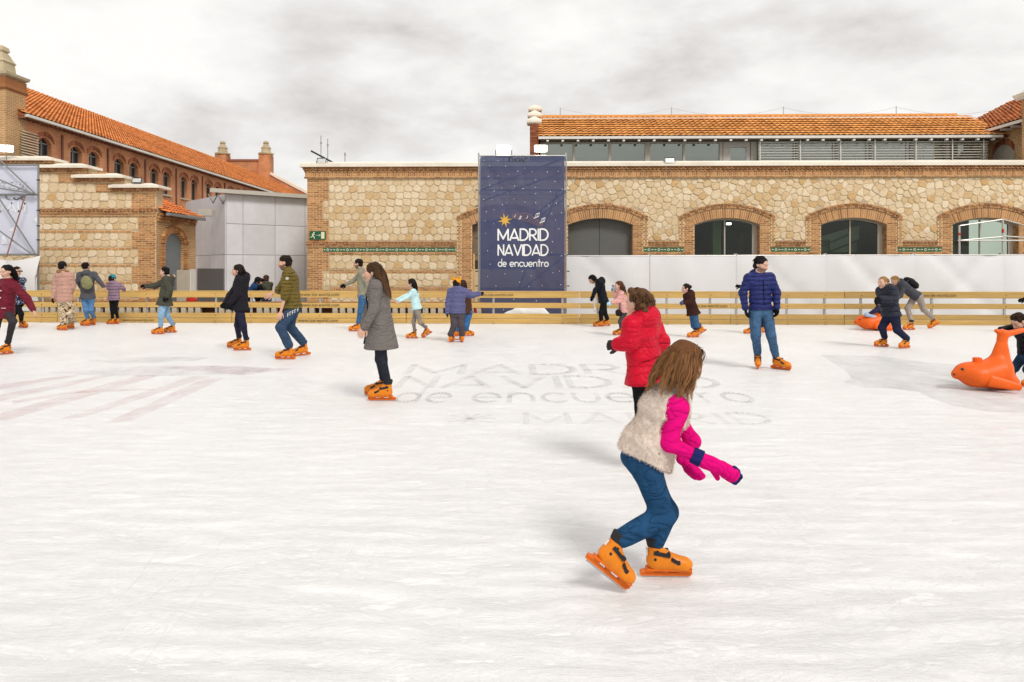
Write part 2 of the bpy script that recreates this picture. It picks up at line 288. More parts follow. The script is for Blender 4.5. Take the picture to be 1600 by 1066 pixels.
def bricks(mb, u0, u1, z0, z1, y=-.012, course=.074, length=.245, joint=.02, back=.02, dark=0., tooth=0.):
    n = max(1, round((z1-z0)/course)); ch = (z1-z0)/n; POINT.box(u0+.001, u1-.001, y+.007, back+.004, z0, z1, None, 'k')
    for r in range(n):
        za, zb = z0+r*ch+joint/2, z0+(r+1)*ch-joint/2; x = u0 - (length/2 if r % 2 else 0)
        x1 = u1 - (tooth if (r//4) % 2 else 0)
        while x < x1-.01:
            a, b = max(x, u0)+joint/2, min(x+length, x1)-joint/2; x += length
            if b-a > .03: mb.box(a, b, y-rng.uniform(0, .004), back, za, zb, min(1, max(0, rng.random()*.9+.05-dark)), 'k')
def soldiers(mb, u0, u1, z0, z1, y=-.012, w=.074, joint=.018, back=.02, dark=0.):
    n = max(1, round((u1-u0)/w)); w = (u1-u0)/n; POINT.box(u0+.001, u1-.001, y+.007, back+.004, z0, z1, None, 'k')
    for i in range(n): mb.box(u0+i*w+joint/2, u0+(i+1)*w-joint/2, y-rng.uniform(0, .004), back, z0+joint/2, z1-joint/2, min(1, max(0, rng.random()*.9+.05-dark)), 'k')
def dentils(mb, u0, u1, z0, z1, y, w, back=.02, gap=.5, dark=.25):
    POINT.box(u0, u1, y+.022, y+.03, z0, z0+(z1-z0)*.25, None); POINT.box(u0, u1, y+.012, y+.02, z1-(z1-z0)*.12, z1, None)
    n = max(1, round((u1-u0)/w)); w = (u1-u0)/n
    for i in range(n): mb.box(u0+i*w+w*gap/2, u0+(i+1)*w-w*gap/2, y, back, z0, z1, max(0, rng.random()*.8-dark), 'k')
def clip_poly(poly, nx, nz, c):                                          # keep nx*x+nz*z <= c
    out = []
    for i in range(len(poly)):
        a, b = poly[i], poly[(i+1) % len(poly)]; da, db = nx*a[0]+nz*a[1]-c, nx*b[0]+nz*b[1]-c
        if da <= 0: out.append(a)
        if da*db < 0: t = da/(da-db); out.append((a[0]+t*(b[0]-a[0]), a[1]+t*(b[1]-a[1])))
    return out
def stone_cells(u0, u1, z0, z1, size, mode, rs, keep=lambda x, z, r: True):
    pts = []
    if mode == 'rows':                                                   # near-regular courses of six-sided stones
        n = max(1, round((z1-z0)/size)); h = (z1-z0)/n
        for r in range(n):
            x = u0 - rs.random()*size
            while x < u1+size:
                w = size*rs.uniform(.85, 1.45); pts.append((x+w/2, z0+(r+.5)*h+rs.uniform(-.13, .13)*h)); x += w
    else:
        n = int((u1-u0+2*size)*(z1-z0+2*size)/(size*size)*1.25)
        for _ in range(n*14):
            p = (rs.uniform(u0-size, u1+size), rs.uniform(z0-size, z1+size)); rr = size*rs.choice((.62, .8, .8, 1.0, 1.15))
            if all((p[0]-q[0])**2+((p[1]-q[1])*1.12)**2 > (.5*(rr+q[2]))**2 for q in pts if abs(p[0]-q[0]) < 1.2*size): pts.append((p[0], p[1], rr))
    cells = []
    for p in pts:
        if not (u0-size*.4 < p[0] < u1+size*.4 and z0-size*.4 < p[1] < z1+size*.4): continue
        poly = [(p[0]-size*1.3, p[1]-size*1.3), (p[0]+size*1.3, p[1]-size*1.3), (p[0]+size*1.3, p[1]+size*1.3), (p[0]-size*1.3, p[1]+size*1.3)]
        for q in pts:
            if q is p or abs(q[0]-p[0]) > 2.6*size or abs(q[1]-p[1]) > 2.6*size: continue
            nx, nz = q[0]-p[0], q[1]-p[1]; poly = clip_poly(poly, nx, nz, (q[0]**2+q[1]**2-p[0]**2-p[1]**2)/2)
            if len(poly) < 3: break
        for nx, nz, c in ((-1, 0, -u0), (1, 0, u1), (0, -1, -z0), (0, 1, z1)):
            if len(poly) >= 3: poly = clip_poly(poly, nx, nz, c)
        if len(poly) < 3: continue
        cx = sum(q[0] for q in poly)/len(poly); cz = sum(q[1] for q in poly)/len(poly)
        if keep(cx, cz, size*.3): cells.append((cx, cz, poly))
    return cells
def stone_geo(cx, cz, poly, rs, joint=.019, y=-.02):
    # slightly rounded polygon: two points near each corner, drawn in by half a joint, with a pillowed face
    pts = []; n = len(poly)
    for i in range(n):
        a, b, c = poly[i-1], poly[i], poly[(i+1) % n]
        for q, t in ((a, .25), (c, .25)): pts.append((b[0]+(q[0]-b[0])*t, b[1]+(q[1]-b[1])*t))
    def ring(d, yy):
        o = []
        for x, z in pts:
            dx, dz = x-cx, z-cz; L = math.hypot(dx, dz) or 1e-6; k = max(.2, (L-d)/L); o.append((cx+dx*k, yy, cz+dz*k))
        return o
    pr = rs.uniform(.6, 1.5); tilt = rs.uniform(-.03, .03), rs.uniform(-.03, .03)
    r0, r1, r2 = ring(joint/2, .004), ring(joint/2+.004, y*.55*pr), ring(joint/2+.028, y*pr)
    r2 = [(x, yy+(x-cx)*tilt[0]+(z-cz)*tilt[1], z) for x, yy, z in r2]
    m_ = len(pts); v = r0+r1+r2; f = [tuple(range(2*m_, 3*m_))]
    for k in (0, m_): f += [(k+i, k+(i+1) % m_, k+m_+(i+1) % m_, k+m_+i) for i in range(m_)]
    return v, f
def area(poly): return abs(sum(poly[i-1][0]*poly[i][1]-poly[i][0]*poly[i-1][1] for i in range(len(poly))))/2
def lay_stones(cells, parent, rs, limit=300, seen=lambda x, z: True):
    order = sorted(cells, key=lambda c: -(area(c[2]) if seen(c[0], c[1]) else 0)); rest = MB()
    for i, (cx, cz, poly) in enumerate(order):
        v, f = stone_geo(cx, cz, poly, rs); t = min(1, max(0, rs.betavariate(2.2, 2.0)))
        if rs.random() < .07: t = rs.uniform(0, .14)
        if i < limit:
            mb = MB(); mb.poly([(x-cx, y, z-cz) for x, y, z in v], f, t); o = mb.build('stone', STONE, parent); o.location = (cx, 0, cz)
        else: rest.poly(v, f, t)
    if rest.v: tag(rest.build('stone_infill', STONE, parent), kind='stuff')
def tile_roof(name, mat, parent, o, u, v, length, slope, tw=.24, rh=.32, amp=.04, lift=.05, seg=6, clipf=None):
    # rows of curved clay tiles: every row a strip, waved across, its lower edge lifted over the row below
    o, u, v = Vector(o), Vector(u).normalized(), Vector(v).normalized(); nrm = u.cross(v).normalized()
    if nrm.z < 0: nrm = -nrm
    nu = max(1, round(length/tw)); tw = length/nu; nr = max(1, round(slope/rh)); rh = slope/nr; mb = MB(); rs = random.Random(5)
    for r in range(nr):
        for i in range(nu):
            a = []; off = rs.uniform(-.005, .005); li = lift*rs.uniform(.92, 1.12)
            if clipf and not clipf((i+.5)*tw, (r+.5)*rh): continue
            for j in range(seg+1):
                s = j/seg; w = amp*(abs(math.sin(math.pi*s))**.8)
                a.append(o+u*((i+s)*tw)+v*(r*rh+off)+nrm*(w+li)); 
            b = [p+v*(rh*1.08)-nrm*li for p in a]; c = [p-nrm*(.028) for p in a]
            k = len(a); t = rs.random()
            mb.poly(a+b+c, [(j, j+1, k+j+1, k+j) for j in range(k-1)] + [(2*k+j, 2*k+j+1, j+1, j) for j in range(k-1)], t)
    return tag(mb.build(name, mat, parent), kind='stuff')
TILE = M('roof_tile', (.84, .38, .115), .8, .16, 5, .004, 60, tint=.3, tint2=[(.85, .78, .7), (1, 1, 1), (1.1, 1.14, 1.12)], dirt=.18)
TILER = M('roof_tile_red', (.56, .20, .075), .8, .16, 5, .004, 60, tint=.3, tint2=[(.6, .5, .45), (1, 1, 1), (1.3, 1.3, 1.2)], dirt=.2)
WHITEPAINT = M('white_paint', (.74, .70, .64), .6, .05, 5, dirt=.08)
GREYMETAL = M('grey_metal', (.20, .20, .195), .5, .08, 3, spec=.4)
STEEL = M('galvanised_steel', (.42, .41, .39), .42, .12, 12, metal=.75)
DARK = M('dark_metal', (.035, .036, .04), .5, .1, 6)

# ------------------------------------------------------------------ stone hall with the arches
HX, HY, HS = -8.08, 27.5, -.0186
hall = empty('stone_hall', (HX, HY, 0), HS)
tag(hall, 'long pale rubble stone hall with brick arches behind the rink', 'building')
def wY(px): return (HY-HS*HX)/(1-HS*(px-800)/FOC)
def wx(px): Y = wY(px); return ((px-800)/FOC*Y-HX)/math.cos(HS)
def wz(py, px=800): return CAMH+(HOR-py)/FOC*wY(px)
LEN = wx(1720); ZC0, ZC1 = 5.57, 5.78
ARCHX = [wx(788), wx(938), wx(1136), wx(1334), wx(1540)]
AH, SPR, RISE = 1.27, 3.30, .26
def arcz(x, half, z0, rise):                                             # segmental arch height at offset x
    Rr = (half*half+rise*rise)/(2*rise); return z0+rise-Rr+math.sqrt(max(0, Rr*Rr-x*x))
mb = MB(); prev = 0.
for i, ax in enumerate(ARCHX):
    mb.box(prev, ax-AH, 0, .5, -.06, ZC0-.01); prev = ax+AH
    n = 12; xs = [ax-AH+2*AH*k/n for k in range(n+1)]
    mb.prism([(x, arcz(x-ax, AH, SPR, RISE)) for x in xs] + [(ax+AH, ZC0-.01), (ax-AH, ZC0-.01)], 0, .5)
    if i == 0: mb.box(ax-AH, ax+AH, 0, .5, -.06, 1.56)
    else: mb.box(ax-AH, ax+AH, .002, .5, -.06, .35)
mb.box(prev, LEN, 0, .5, -.06, ZC0-.01)
mb.box(0, .5, .501, 9, -.06, ZC0-.01); mb.box(.501, LEN, 8.5, 9, -.06, ZC0-.01)
mb.build('wall', MORTAR, hall)
cm = MB()
cm.poly([(-.24, -.22, ZC0), (LEN, -.22, ZC0), (LEN, .72, ZC0), (-.24, .72, ZC0), (-.24, -.22, ZC0+.13), (LEN, -.22, ZC0+.13), (LEN, .72, ZC0+.13), (-.24, .72, ZC0+.13), (.02, .06, ZC0+.23), (LEN, .06, ZC0+.23), (LEN, .44, ZC0+.23), (.02, .44, ZC0+.23)],
    [(0, 1, 5, 4), (1, 2, 6, 5), (2, 3, 7, 6), (3, 0, 4, 7), (4, 5, 9, 8), (5, 6, 10, 9), (6, 7, 11, 10), (7, 4, 8, 11), (8, 9, 10, 11), (3, 2, 1, 0)])
cm.box(-.24, .74, .722, 9.1, ZC0, ZC0+.15)
cm.build('coping', CREAM, hall)
mb = MB()                                                                # cornice: dentils, soldier course, thin courses
for (a, b, y, f) in ((5.47, 5.568, -.15, 'd'), (5.385, 5.465, -.11, 'd2'), (5.20, 5.38, -.07, 's'), (5.13, 5.195, -.10, 'b')):
    if f[0] == 'd': mb.box(-.0+y, LEN, y+.05, .02, a, b, .1, 'k'); dentils(mb, y, LEN, a, b, y, .17 if f == 'd' else .15, y+.049+.02, .42)
    elif f == 's': soldiers(mb, y, LEN, a, b, y, .075)
    else: bricks(mb, y, LEN, a, b, y, .065, dark=.25)
# corner pier with toothed edge, then the strips
for (z0, z1, w) in ((4.26, 5.13, .86), (3.48, 4.26, .63), (2.64, 3.48, .86), (2.06, 2.41, .86), (1.5, 2.06, .86), (.75, 1.5, .63), (0, .75, .86)): bricks(mb, 0, w, z0, z1)
for z0, z1, y in ((2.56, 2.64, -.09), (2.49, 2.555, -.06), (2.42, 2.485, -.035)):
    segs = [(-.03, ARCHX[0]-1.86)] + [(ARCHX[i]+1.86, ARCHX[i+1]-1.86) for i in range(4)] + [(ARCHX[4]+1.86, LEN)]
    for a, b in segs:
        if y == -.09: mb.box(a, b, y+.03, .02, z0, z1, .2, 'k'); dentils(mb, a, b, z0, z1, y, .13, y+.05, .4)
        else: bricks(mb, a, b, z0, z1, y, .065, dark=.1)
for z0, z1, y in ((2.13, 2.23, -.03), (1.40, 1.53, -.012), (.72, .86, -.012)):
    for a, b in [(.88, ARCHX[0]-1.86)] + [(ARCHX[i]+1.4, ARCHX[i+1]-1.4) for i in range(4)] + [(ARCHX[4]+1.4, LEN)]: bricks(mb, a, b, z0, z1, y, .072)
for i, ax in enumerate(ARCHX):                                           # jambs, arch rings and hood moulding
    z0 = 0.
    for s in (-1, 1):
        a, b = (ax-AH-.40, ax-AH) if s < 0 else (ax+AH, ax+AH+.40); bricks(mb, a, b, z0, SPR, -.02)
        a, b = (ax-1.86, ax-AH-.405) if s < 0 else (ax+AH+.405, ax+1.86); bricks(mb, a, b, 2.42 if i else .0, SPR+.33, -.05, .072, .095)
        bricks(mb, min(ax+s*(AH+.0), ax+s*1.66), max(ax+s*(AH), ax+s*1.66), SPR, SPR+.30, -.018)
        # deep reveal bricks
        for k in range(int(SPR/.074)):
            for q in range(2):
                xx = ax+s*AH; mb.box(xx-.012 if s > 0 else xx-.01, xx+.01 if s > 0 else xx+.012, .012+q*.17, .17+q*.17, k*.074+.008, k*.074+.066, rng.random())
    for ring, (t0, t1, y, w) in enumerate(((0, .37, -.03, .078), (.385, .46, -.06, .16), (.475, .56, -.09, .14))):
        Rr = (AH*AH+RISE*RISE)/(2*RISE); cz = SPR+RISE-Rr; half = math.asin(min(.99, (AH + (0 if ring == 0 else .57))/(Rr+t0))); n = round(2*half*(Rr+t0)/w)
        for k in range(n):
            a0, a1 = -half+2*half*k/n, -half+2*half*(k+1)/n; g = .011/(Rr+t0); ya = y+.03 if ring == 2 and k % 2 else y; a0 += g; a1 -= g
            POINT.poly([(ax+(Rr+t)*math.sin(a), ya+.008, cz+(Rr+t)*math.cos(a)) for t, a in ((t0, a0-g), (t0, a1+g), (t1, a1+g), (t1, a0-g))], [(0, 1, 2, 3)])
            v = [(ax+(Rr+t)*math.sin(a), yy, cz+(Rr+t)*math.cos(a)) for yy in (ya, .02) for t, a in ((t0+.005, a0), (t0+.005, a1), (t1-.005, a1), (t1-.005, a0))]
            mb.poly(v, [(0, 1, 2, 3), (0, 4, 5, 1), (1, 5, 6, 2), (2, 6, 7, 3), (3, 7, 4, 0)], max(0, rng.random()*.9 - (.25 if ring else 0)))
tag(mb.build('brickwork', BRICK, hall), kind='stuff'); POINT.build('pointing', POINTING, hall); POINT = MB()
rs = random.Random(11)
def off_arch(x, z, r):
    for ax in ARCHX:
        if abs(x-ax) < 1.78 and z < arcz(x-ax, 1.84, SPR+.36, .44): return False
    return True
cells = stone_cells(.86, wx(880), 2.66, 5.12, .268, 'rows', rs, off_arch) + stone_cells(wx(880), LEN, 2.66, 5.12, .265, 'rubble', rs, off_arch)
cells += stone_cells(.64, .858, 3.50, 4.24, .25, 'rows', rs) + stone_cells(.64, .878, .88, 1.39, .25, 'rows', rs)
cells += [c for a, b in [(.88, ARCHX[0]-1.68)] for z0, z1 in ((1.55, 2.12), (.88, 1.39), (.0, .71)) for c in stone_cells(a, b, z0, z1, .30, 'rows', rs)]
lay_stones(cells, hall, rs, 300, lambda x, z: wx(480) < x < wx(1600) and not wx(752) < x < wx(882) and (z > 1.0 if x < wx(740) else z > 2.2))
# glazed tile bands
GREEN_T, WHITE_T = M('green_glaze', (.035, .13, .05), .3, .2, 8, coat=.4), M('white_glaze', (.68, .66, .52), .3, .1, 8, coat=.3)
tm = MB(); tm.box(-.195, .195, -.03, .02, -.075, .075, None, 'k'); tile_me = tm.mesh('glazed_tile'); tile_me.materials.append(GREEN_T)
im_ = MB()
def ring2(r0, r1, y): 
    for k in range(4):
        a, b = k*math.pi/2, (k+1)*math.pi/2
        im_.face([(r0*math.cos(a), y, r0*math.sin(a)), (r1*math.cos(a), y, r1*math.sin(a)), (r1*math.cos(b), y, r1*math.sin(b)), (r0*math.cos(b), y, r0*math.sin(b))][::-1])
ring2(.034, .062, -.034); im_.face([(.10, -.034, -.016), (.18, -.034, -.016), (.18, -.034, .016), (.10, -.034, .016)]); im_.face([(-.18, -.034, -.016), (-.10, -.034, -.016), (-.10, -.034, .016), (-.18, -.034, .016)])
inl_me = im_.mesh('inlay'); inl_me.materials.append(WHITE_T)
for a, b in [(.63, ARCHX[0]-1.70)] + [(ARCHX[i]+1.70, ARCHX[i+1]-1.70) for i in range(1, 4)] + [(ARCHX[4]+1.7, LEN)]:
    n = max(1, round((b-a)/.40))
    for k in range(n):
        o = link('glazed_tile', tile_me, hall); o.location = (a+(k+.5)*(b-a)/n, 0, 2.325); o.scale = ((b-a)/n/.40, 1, 1); link('inlay', inl_me, o)
# openings
GLASS = glass('window_glass', (.55, .66, .55), .85, ior=1.55); GREENGLASS = glass('gallery_glass', (.70, .80, .66), .9, ior=3.2)
FRAME = M('window_frame', (.45, .41, .34), .5, .06, 4); DOORGREY = M('door_grey', (.125, .125, .115), .55, .06, 2, spec=.3)
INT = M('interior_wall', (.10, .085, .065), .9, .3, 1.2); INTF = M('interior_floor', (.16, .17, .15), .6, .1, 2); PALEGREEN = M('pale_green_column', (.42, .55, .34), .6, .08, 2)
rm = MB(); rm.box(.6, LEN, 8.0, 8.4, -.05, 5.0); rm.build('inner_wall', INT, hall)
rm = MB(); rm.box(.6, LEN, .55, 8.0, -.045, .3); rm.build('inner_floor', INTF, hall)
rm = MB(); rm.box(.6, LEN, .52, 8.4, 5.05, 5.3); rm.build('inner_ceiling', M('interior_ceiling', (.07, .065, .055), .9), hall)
def arch_outline(ax, half, z0, inset=0.): 
    n = 14; return [(ax-half+2*half*k/n, arcz(-half+2*half*k/n, half, SPR, RISE)-inset) for k in range(n+1)]
for i, ax in enumerate(ARCHX):
    base = 1.56 if i == 0 else .35
    if i in (0, 1):
        xs = [(ax-AH, ax-.008), (ax+.008, ax+AH)]
        for a, b in xs:
            mb = MB(); n = 8; top = [(b-(b-a)*k/n, arcz(b-(b-a)*k/n-ax, AH, SPR, RISE)) for k in range(n+1)]
            z0 = base+.35 if i == 0 else base
            mb.prism([(a, z0), (b, z0)] + top, .33, .40); mb.build('door_leaf' if i else 'shutter_panel', DOORGREY if i else M('shutter_taupe', (.22, .17, .12), .7, .1, 2), hall)
        mb = MB(); mb.box(ax-AH, ax+AH, .36, .42, base, SPR+.3); mb.build('backing_panel', DARK, hall)
    else:
        mb = MB(); out = arch_outline(ax, AH, SPR); n = len(out)
        for (o1, o2) in zip(out[:-1], out[1:]): mb.prism([(o1[0], o1[1]-.06), (o2[0], o2[1]-.06), (o2[0], o2[1]), (o1[0], o1[1])], .30, .38)
        for x0, x1 in ((ax-AH, ax-AH+.06), (ax+AH-.20, ax+AH), (ax-.03, ax+.02)): mb.box(x0, x1, .302, .378, base, arcz(min(abs(x0-ax), abs(x1-ax)) if x0 > ax-.1 else AH, AH, SPR, RISE)-.02)
        mb.build('window_frame', FRAME, hall)
        for a, b in ((ax-AH+.06, ax-.03), (ax+.02, ax+AH-.20)):
            mb = MB(); nn = 8; mb.face([(a, .34, base), (b, .34, base)] + [(b-(b-a)*k/nn, .34, arcz(b-(b-a)*k/nn-ax, AH, SPR, RISE)-.03) for k in range(nn+1)]); mb.build('window_pane', GLASS, hall)
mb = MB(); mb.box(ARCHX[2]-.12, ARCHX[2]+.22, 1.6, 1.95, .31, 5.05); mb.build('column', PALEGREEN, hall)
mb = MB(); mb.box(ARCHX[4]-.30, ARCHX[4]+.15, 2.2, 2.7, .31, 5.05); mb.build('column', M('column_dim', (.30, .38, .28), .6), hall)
mb = MB(); mb.box(ARCHX[2]+1.05, ARCHX[2]+1.22, 3.6, 3.75, 3.52, 3.60); mb.build('lamp', emis('lamp_glow', (1, .97, .9), 9), hall)
mb = MB()
for k in range(6): mb.box(ARCHX[2]+.95, ARCHX[2]+1.55, 3.2, 3.35, .7+k*.33, .74+k*.33)
mb.box(ARCHX[2]+.9, ARCHX[2]+.95, 3.1, 3.4, .31, 3.1); mb.box(ARCHX[2]+1.55, ARCHX[2]+1.6, 3.1, 3.4, .31, 3.1); mb.build('shelf_rack', M('rack_blue', (.12, .14, .17), .6), hall)
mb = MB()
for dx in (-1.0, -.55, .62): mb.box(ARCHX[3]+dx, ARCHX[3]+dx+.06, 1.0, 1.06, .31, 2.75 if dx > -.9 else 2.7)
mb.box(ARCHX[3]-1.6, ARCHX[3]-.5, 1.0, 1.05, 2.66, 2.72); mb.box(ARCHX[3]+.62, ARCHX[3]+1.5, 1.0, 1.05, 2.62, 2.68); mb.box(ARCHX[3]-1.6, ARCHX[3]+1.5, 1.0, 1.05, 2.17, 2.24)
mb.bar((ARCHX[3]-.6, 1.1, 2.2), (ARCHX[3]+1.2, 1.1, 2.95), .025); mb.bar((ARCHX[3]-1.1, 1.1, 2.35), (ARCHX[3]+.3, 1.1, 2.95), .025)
mb.build('reflected_railing', M('reflected_rail_green', (.05, .075, .05), .5), hall)  # rails added inside to stand in for railings reflected in the glass
mb = MB(); mb.prism([(ARCHX[3]-1.7, .32), (ARCHX[3]+.8, .32), (ARCHX[3]+.8, 3.35), (ARCHX[3]-1.7, 2.6)], 1.25, 1.3); mb.build('tent_reflection', M('tent_reflection_pale', (.55, .60, .52), .7), hall)  # added sloped panel, stands in for a white tent reflected in the pane
# ------------------------------------------------------------------ glazed gallery and tiled roof set back above the hall
GY = 3.6                                                                 # setback behind the wall face, in the hall's own frame
gal = empty('glazed_gallery', (HX, HY, 0), HS); tag(gal, 'glazed roof gallery under orange tiles set back above the stone hall', 'building')
def gx(px, dy=GY): k = (px-800)/FOC; Y = wY(px)+dy; return (k*Y-HX)/math.cos(HS)-.0
gz = lambda py, dy=GY: CAMH+(HOR-py)/FOC*(HY+dy-.3)
X0, X1 = gx(842), gx(1545); EZ = gz(218.5); RID = (gz(184.5, GY+2.5))
mb = MB(); mb.box(X0, X1, GY+.28, GY+.4, 5.3, EZ-.1); mb.build('back_wall', M('gallery_back', (.72, .80, .66), .8, .15, 1.), gal)
mb = MB(); mb.box(X0, gx(1178), GY+.2, GY+.275, 5.3, gz(244)); mb.build('dado', M('gallery_dado', (.58, .46, .32), .8, .1, 2), gal)
for a, b in ((842, 892), (896, 948), (952, 1005), (1013, 1064), (1068, 1121), (1182, 1240), (1244, 1302), (1306, 1355), (1359, 1418), (1424, 1474), (1478, 1530)):
    mb = MB(); mb.face([(gx(a), GY, 5.3), (gx(b), GY, 5.3), (gx(b), GY, EZ-.12), (gx(a), GY, EZ-.12)]); mb.build('window_pane', GREENGLASS, gal)
for a, b in ((892, 896), (948, 952), (1005, 1013), (1064, 1068), (1121, 1126), (1170, 1179), (1240, 1244), (1302, 1306), (1355, 1359), (1418, 1424), (1474, 1478)):
    mb = MB(); mb.box(gx(a), gx(b), GY-.06, GY+.06, 5.3, EZ-.1); mb.build('mullion', FRAME, gal)
mb = MB(); mb.box(gx(842), gx(1126), GY-.05, GY+.05, EZ-.17, EZ-.1); mb.box(gx(1182), gx(1535), GY-.05, GY+.05, EZ-.17, EZ-.1); mb.build('top_rail', FRAME, gal)
mb = MB(); DX0, DX1 = gx(1127), gx(1169)
mb.box(DX0, DX1, GY-.03, GY+.03, EZ-.35, EZ-.1); mb.box(DX0, gx(1138), GY-.03, GY+.03, 5.3, EZ-.352); mb.box(gx(1163), DX1, GY-.03, GY+.03, 5.3, EZ-.352); dr = mb.build('door', M('door_white', (.5, .46, .42), .5), gal)
mb = MB(); mb.face([(gx(1138), GY, 5.3), (gx(1163), GY, 5.3), (gx(1163), GY, EZ-.36), (gx(1138), GY, EZ-.36)]); mb.build('door_pane', GREENGLASS, dr)
mb = MB(); mb.box(gx(1244), gx(1284), GY+.2, GY+.26, 5.2, gz(240)); mb.build('yellow_panel', M('yellow', (.55, .46, .03), .7), gal)
SLAT = M('louvre_slat', (.66, .63, .57), .45, .05, 3)
sl = MB(); sl.poly([(gx(1178), -.06, 0), (gx(1532), -.06, 0), (gx(1532), .04, .008), (gx(1178), .04, .008), (gx(1178), -.06, .032), (gx(1532), -.06, .032), (gx(1532), .04, .040), (gx(1178), .04, .040)], [(0, 1, 5, 4), (4, 5, 6, 7), (3, 2, 1, 0), (0, 4, 7, 3), (1, 2, 6, 5), (2, 3, 7, 6)])
sm = sl.mesh('louvre_slat'); sm.materials.append(SLAT)
for k in range(10):
    o = link('louvre_slat', sm, gal); o.location = (0, GY-.30, EZ-.20-k*.112)
for px in (1180, 1242, 1304, 1357, 1420, 1476, 1524):
    mb = MB(); mb.box(gx(px)-.025, gx(px)+.025, GY-.42, GY-.402, 5.3, EZ-.1); mb.build('louvre_post', SLAT, gal)
mb = MB(); mb.box(X0-.1, X1+.1, GY-.65, GY-.5, EZ-.06, EZ+.05); mb.build('gutter', WHITEPAINT, gal)
mb = MB(); mb.box(X0, X1, GY-.5, GY+.6, EZ-.085, EZ-.05); mb.build('soffit', M('soffit', (.20, .17, .13), .8), gal)
for k in range(30):
    if k == 0: rm_ = MB(); rm_.box(-.05, .05, -.14, .0, -.05, .02); rme = rm_.mesh('rafter_end'); rme.materials.append(WHITEPAINT)
    o = link('rafter_end', rme, gal); o.location = (X0+.3+k*(X1-X0-.6)/29, GY-.5, EZ-.12)
sl_v = Vector((0, 3.0, RID-EZ)); tile_roof('roof_tiles', TILE, gal, (X0-.12, GY-.6, EZ+.03), (1, 0, 0), sl_v, X1-X0+.6, sl_v.length*1.0, .25, .36, .035, .07)
mb = MB(); mb.poly([(X0-.1, GY-.58, EZ), (X1+.6, GY-.58, EZ), (X1+.6, GY+2.4, RID-.04), (X0-.1, GY+2.4, RID-.04), (X0-.1, GY+5.4, EZ), (X1+.6, GY+5.4, EZ)], [(0, 1, 2, 3), (3, 2, 5, 4), (0, 3, 4), (1, 5, 2), (0, 4, 5, 1)]); mb.build('roof_deck', TILER, gal)
for k in range(int((X1-X0)/.42)):
    if k == 0:
        q = MB(); n = 6
        v = [(x, .12*math.cos(math.pi*j/n)*(1+.12*(x > 0)), .11*math.sin(math.pi*j/n)*(1+.12*(x > 0))) for x in (-.22, .22) for j in range(n+1)]; q.poly(v, [(j, j+1, n+2+j, n+1+j) for j in range(n)]); rme2 = q.mesh('ridge_tile'); rme2.materials.append(TILE)
    o = link('ridge_tile', rme2, gal); o.location = (X0+.15+k*.42, GY+2.4, RID+.03)
mb = MB(); ps = [(X0+1+k*5.3, GY+2.4, RID+.5) for k in range(5)]
for p in ps: mb.bar(p, (p[0], p[1], RID), .02, 5)
for a, b in zip(ps[:-1], ps[1:]):
    for j in range(6):
        f = lambda t: (a[0]+(b[0]-a[0])*t, a[1], a[2]-.35*4*t*(1-t)-.05); mb.bar(f(j/6), f((j+1)/6), .007, 4)
mb.build('lightning_wire', STEEL, gal)
# stepped gable with three capped piers at the left end of the gallery
ge = empty('stepped_gable', (HX, HY, 0), HS); tag(ge, 'brick end gable with three stepped capped piers beside the orange roof', 'gable')
for k in range(3):
    y = GY-.5+k*1.45; cx0, cx1 = gx(826, y), gx(839.5, y); top = gz((192, 182, 172.5)[k], y)
    mb = MB(); mb.box(cx0, cx1, y, y+.55, 5.2, top); bricks(mb, cx0, cx1, 5.3, top, y-.012, back=y+.001); mb.build('pier', BRICKR, ge)
    mb = MB(); c = ((cx0+cx1)/2, y+.27); mb.lathe([(.40, top), (.46, top+.06), (.46, top+.16), (.05, top+.36)], c); mb.build('pier_cap', CREAM, ge)
mb = MB(); mb.poly([(x, y, z) for x in (gx(829), gx(836)) for y, z in ((GY, 5.2), (GY+5, 5.2), (GY+5, EZ+.2), (GY+2.45, RID+.25), (GY, EZ+.2))], [(0, 1, 2, 3, 4), (9, 8, 7, 6, 5), (4, 3, 8, 9), (3, 2, 7, 8), (0, 4, 9, 5)]); mb.build('gable_wall', FARBRICK, ge)
POINT = MB()
# wing at the right end, its eave coming towards the camera
wing = empty('brick_wing', (0, 0, 0)); tag(wing, 'red brick wing with rising tiled eave at the right edge', 'building')
WX = (1542-800)/FOC*31.4; WEZ = CAMH+(HOR-208.5)/FOC*31.2
mb = MB(); mb.box(WX, WX+8, 27.9, 36, 5.2, WEZ-.04); mb.build('wall', FARBRICK_Y, wing)
for (ya, yb) in ((29.55, 31.1), (27.4, 29.05)):
    ym = (ya+yb)/2; half = (yb-ya)/2-.12
    def zt(y, h): return arcz(y-ym, h, 6.62, .35)
    mb = MB(); n = 10; pr = [(ym-half+2*half*k/n) for k in range(n+1)]
    mb.poly([(WX-.01, ym-half, 5.2), (WX-.01, ym+half, 5.2)] + [(WX-.01, y, zt(y, half)) for y in pr[::-1]], [tuple(range(n+3))]); mb.build('blind_window', M('render_grey', (.42, .37, .30), .9, .08, 3), wing)
    mb = MB()
    for k in range(n):
        y0, y1 = pr[k], pr[k+1]; mb.poly([(x, y, z) for x in (WX-.05, WX+.01) for y, z in ((y0+.005, zt(y0, half)), (y1-.005, zt(y1, half)), (y1-.005, zt(y1, half)+.25), (y0+.005, zt(y0, half)+.25))], [(0, 1, 2, 3), (0, 4, 5, 1), (2, 6, 7, 3), (0, 3, 7, 4), (1, 5, 6, 2)], rng.random())
    mb.build('window_arch', BRICKR, wing)
vv = Vector((4.5, 0, 2.35)); tile_roof('roof_tiles', TILER, wing, (WX-.55, 27.4, WEZ+.05), (0, 1, 0), vv, 8.0, vv.length, .235, .32, .05, .06)
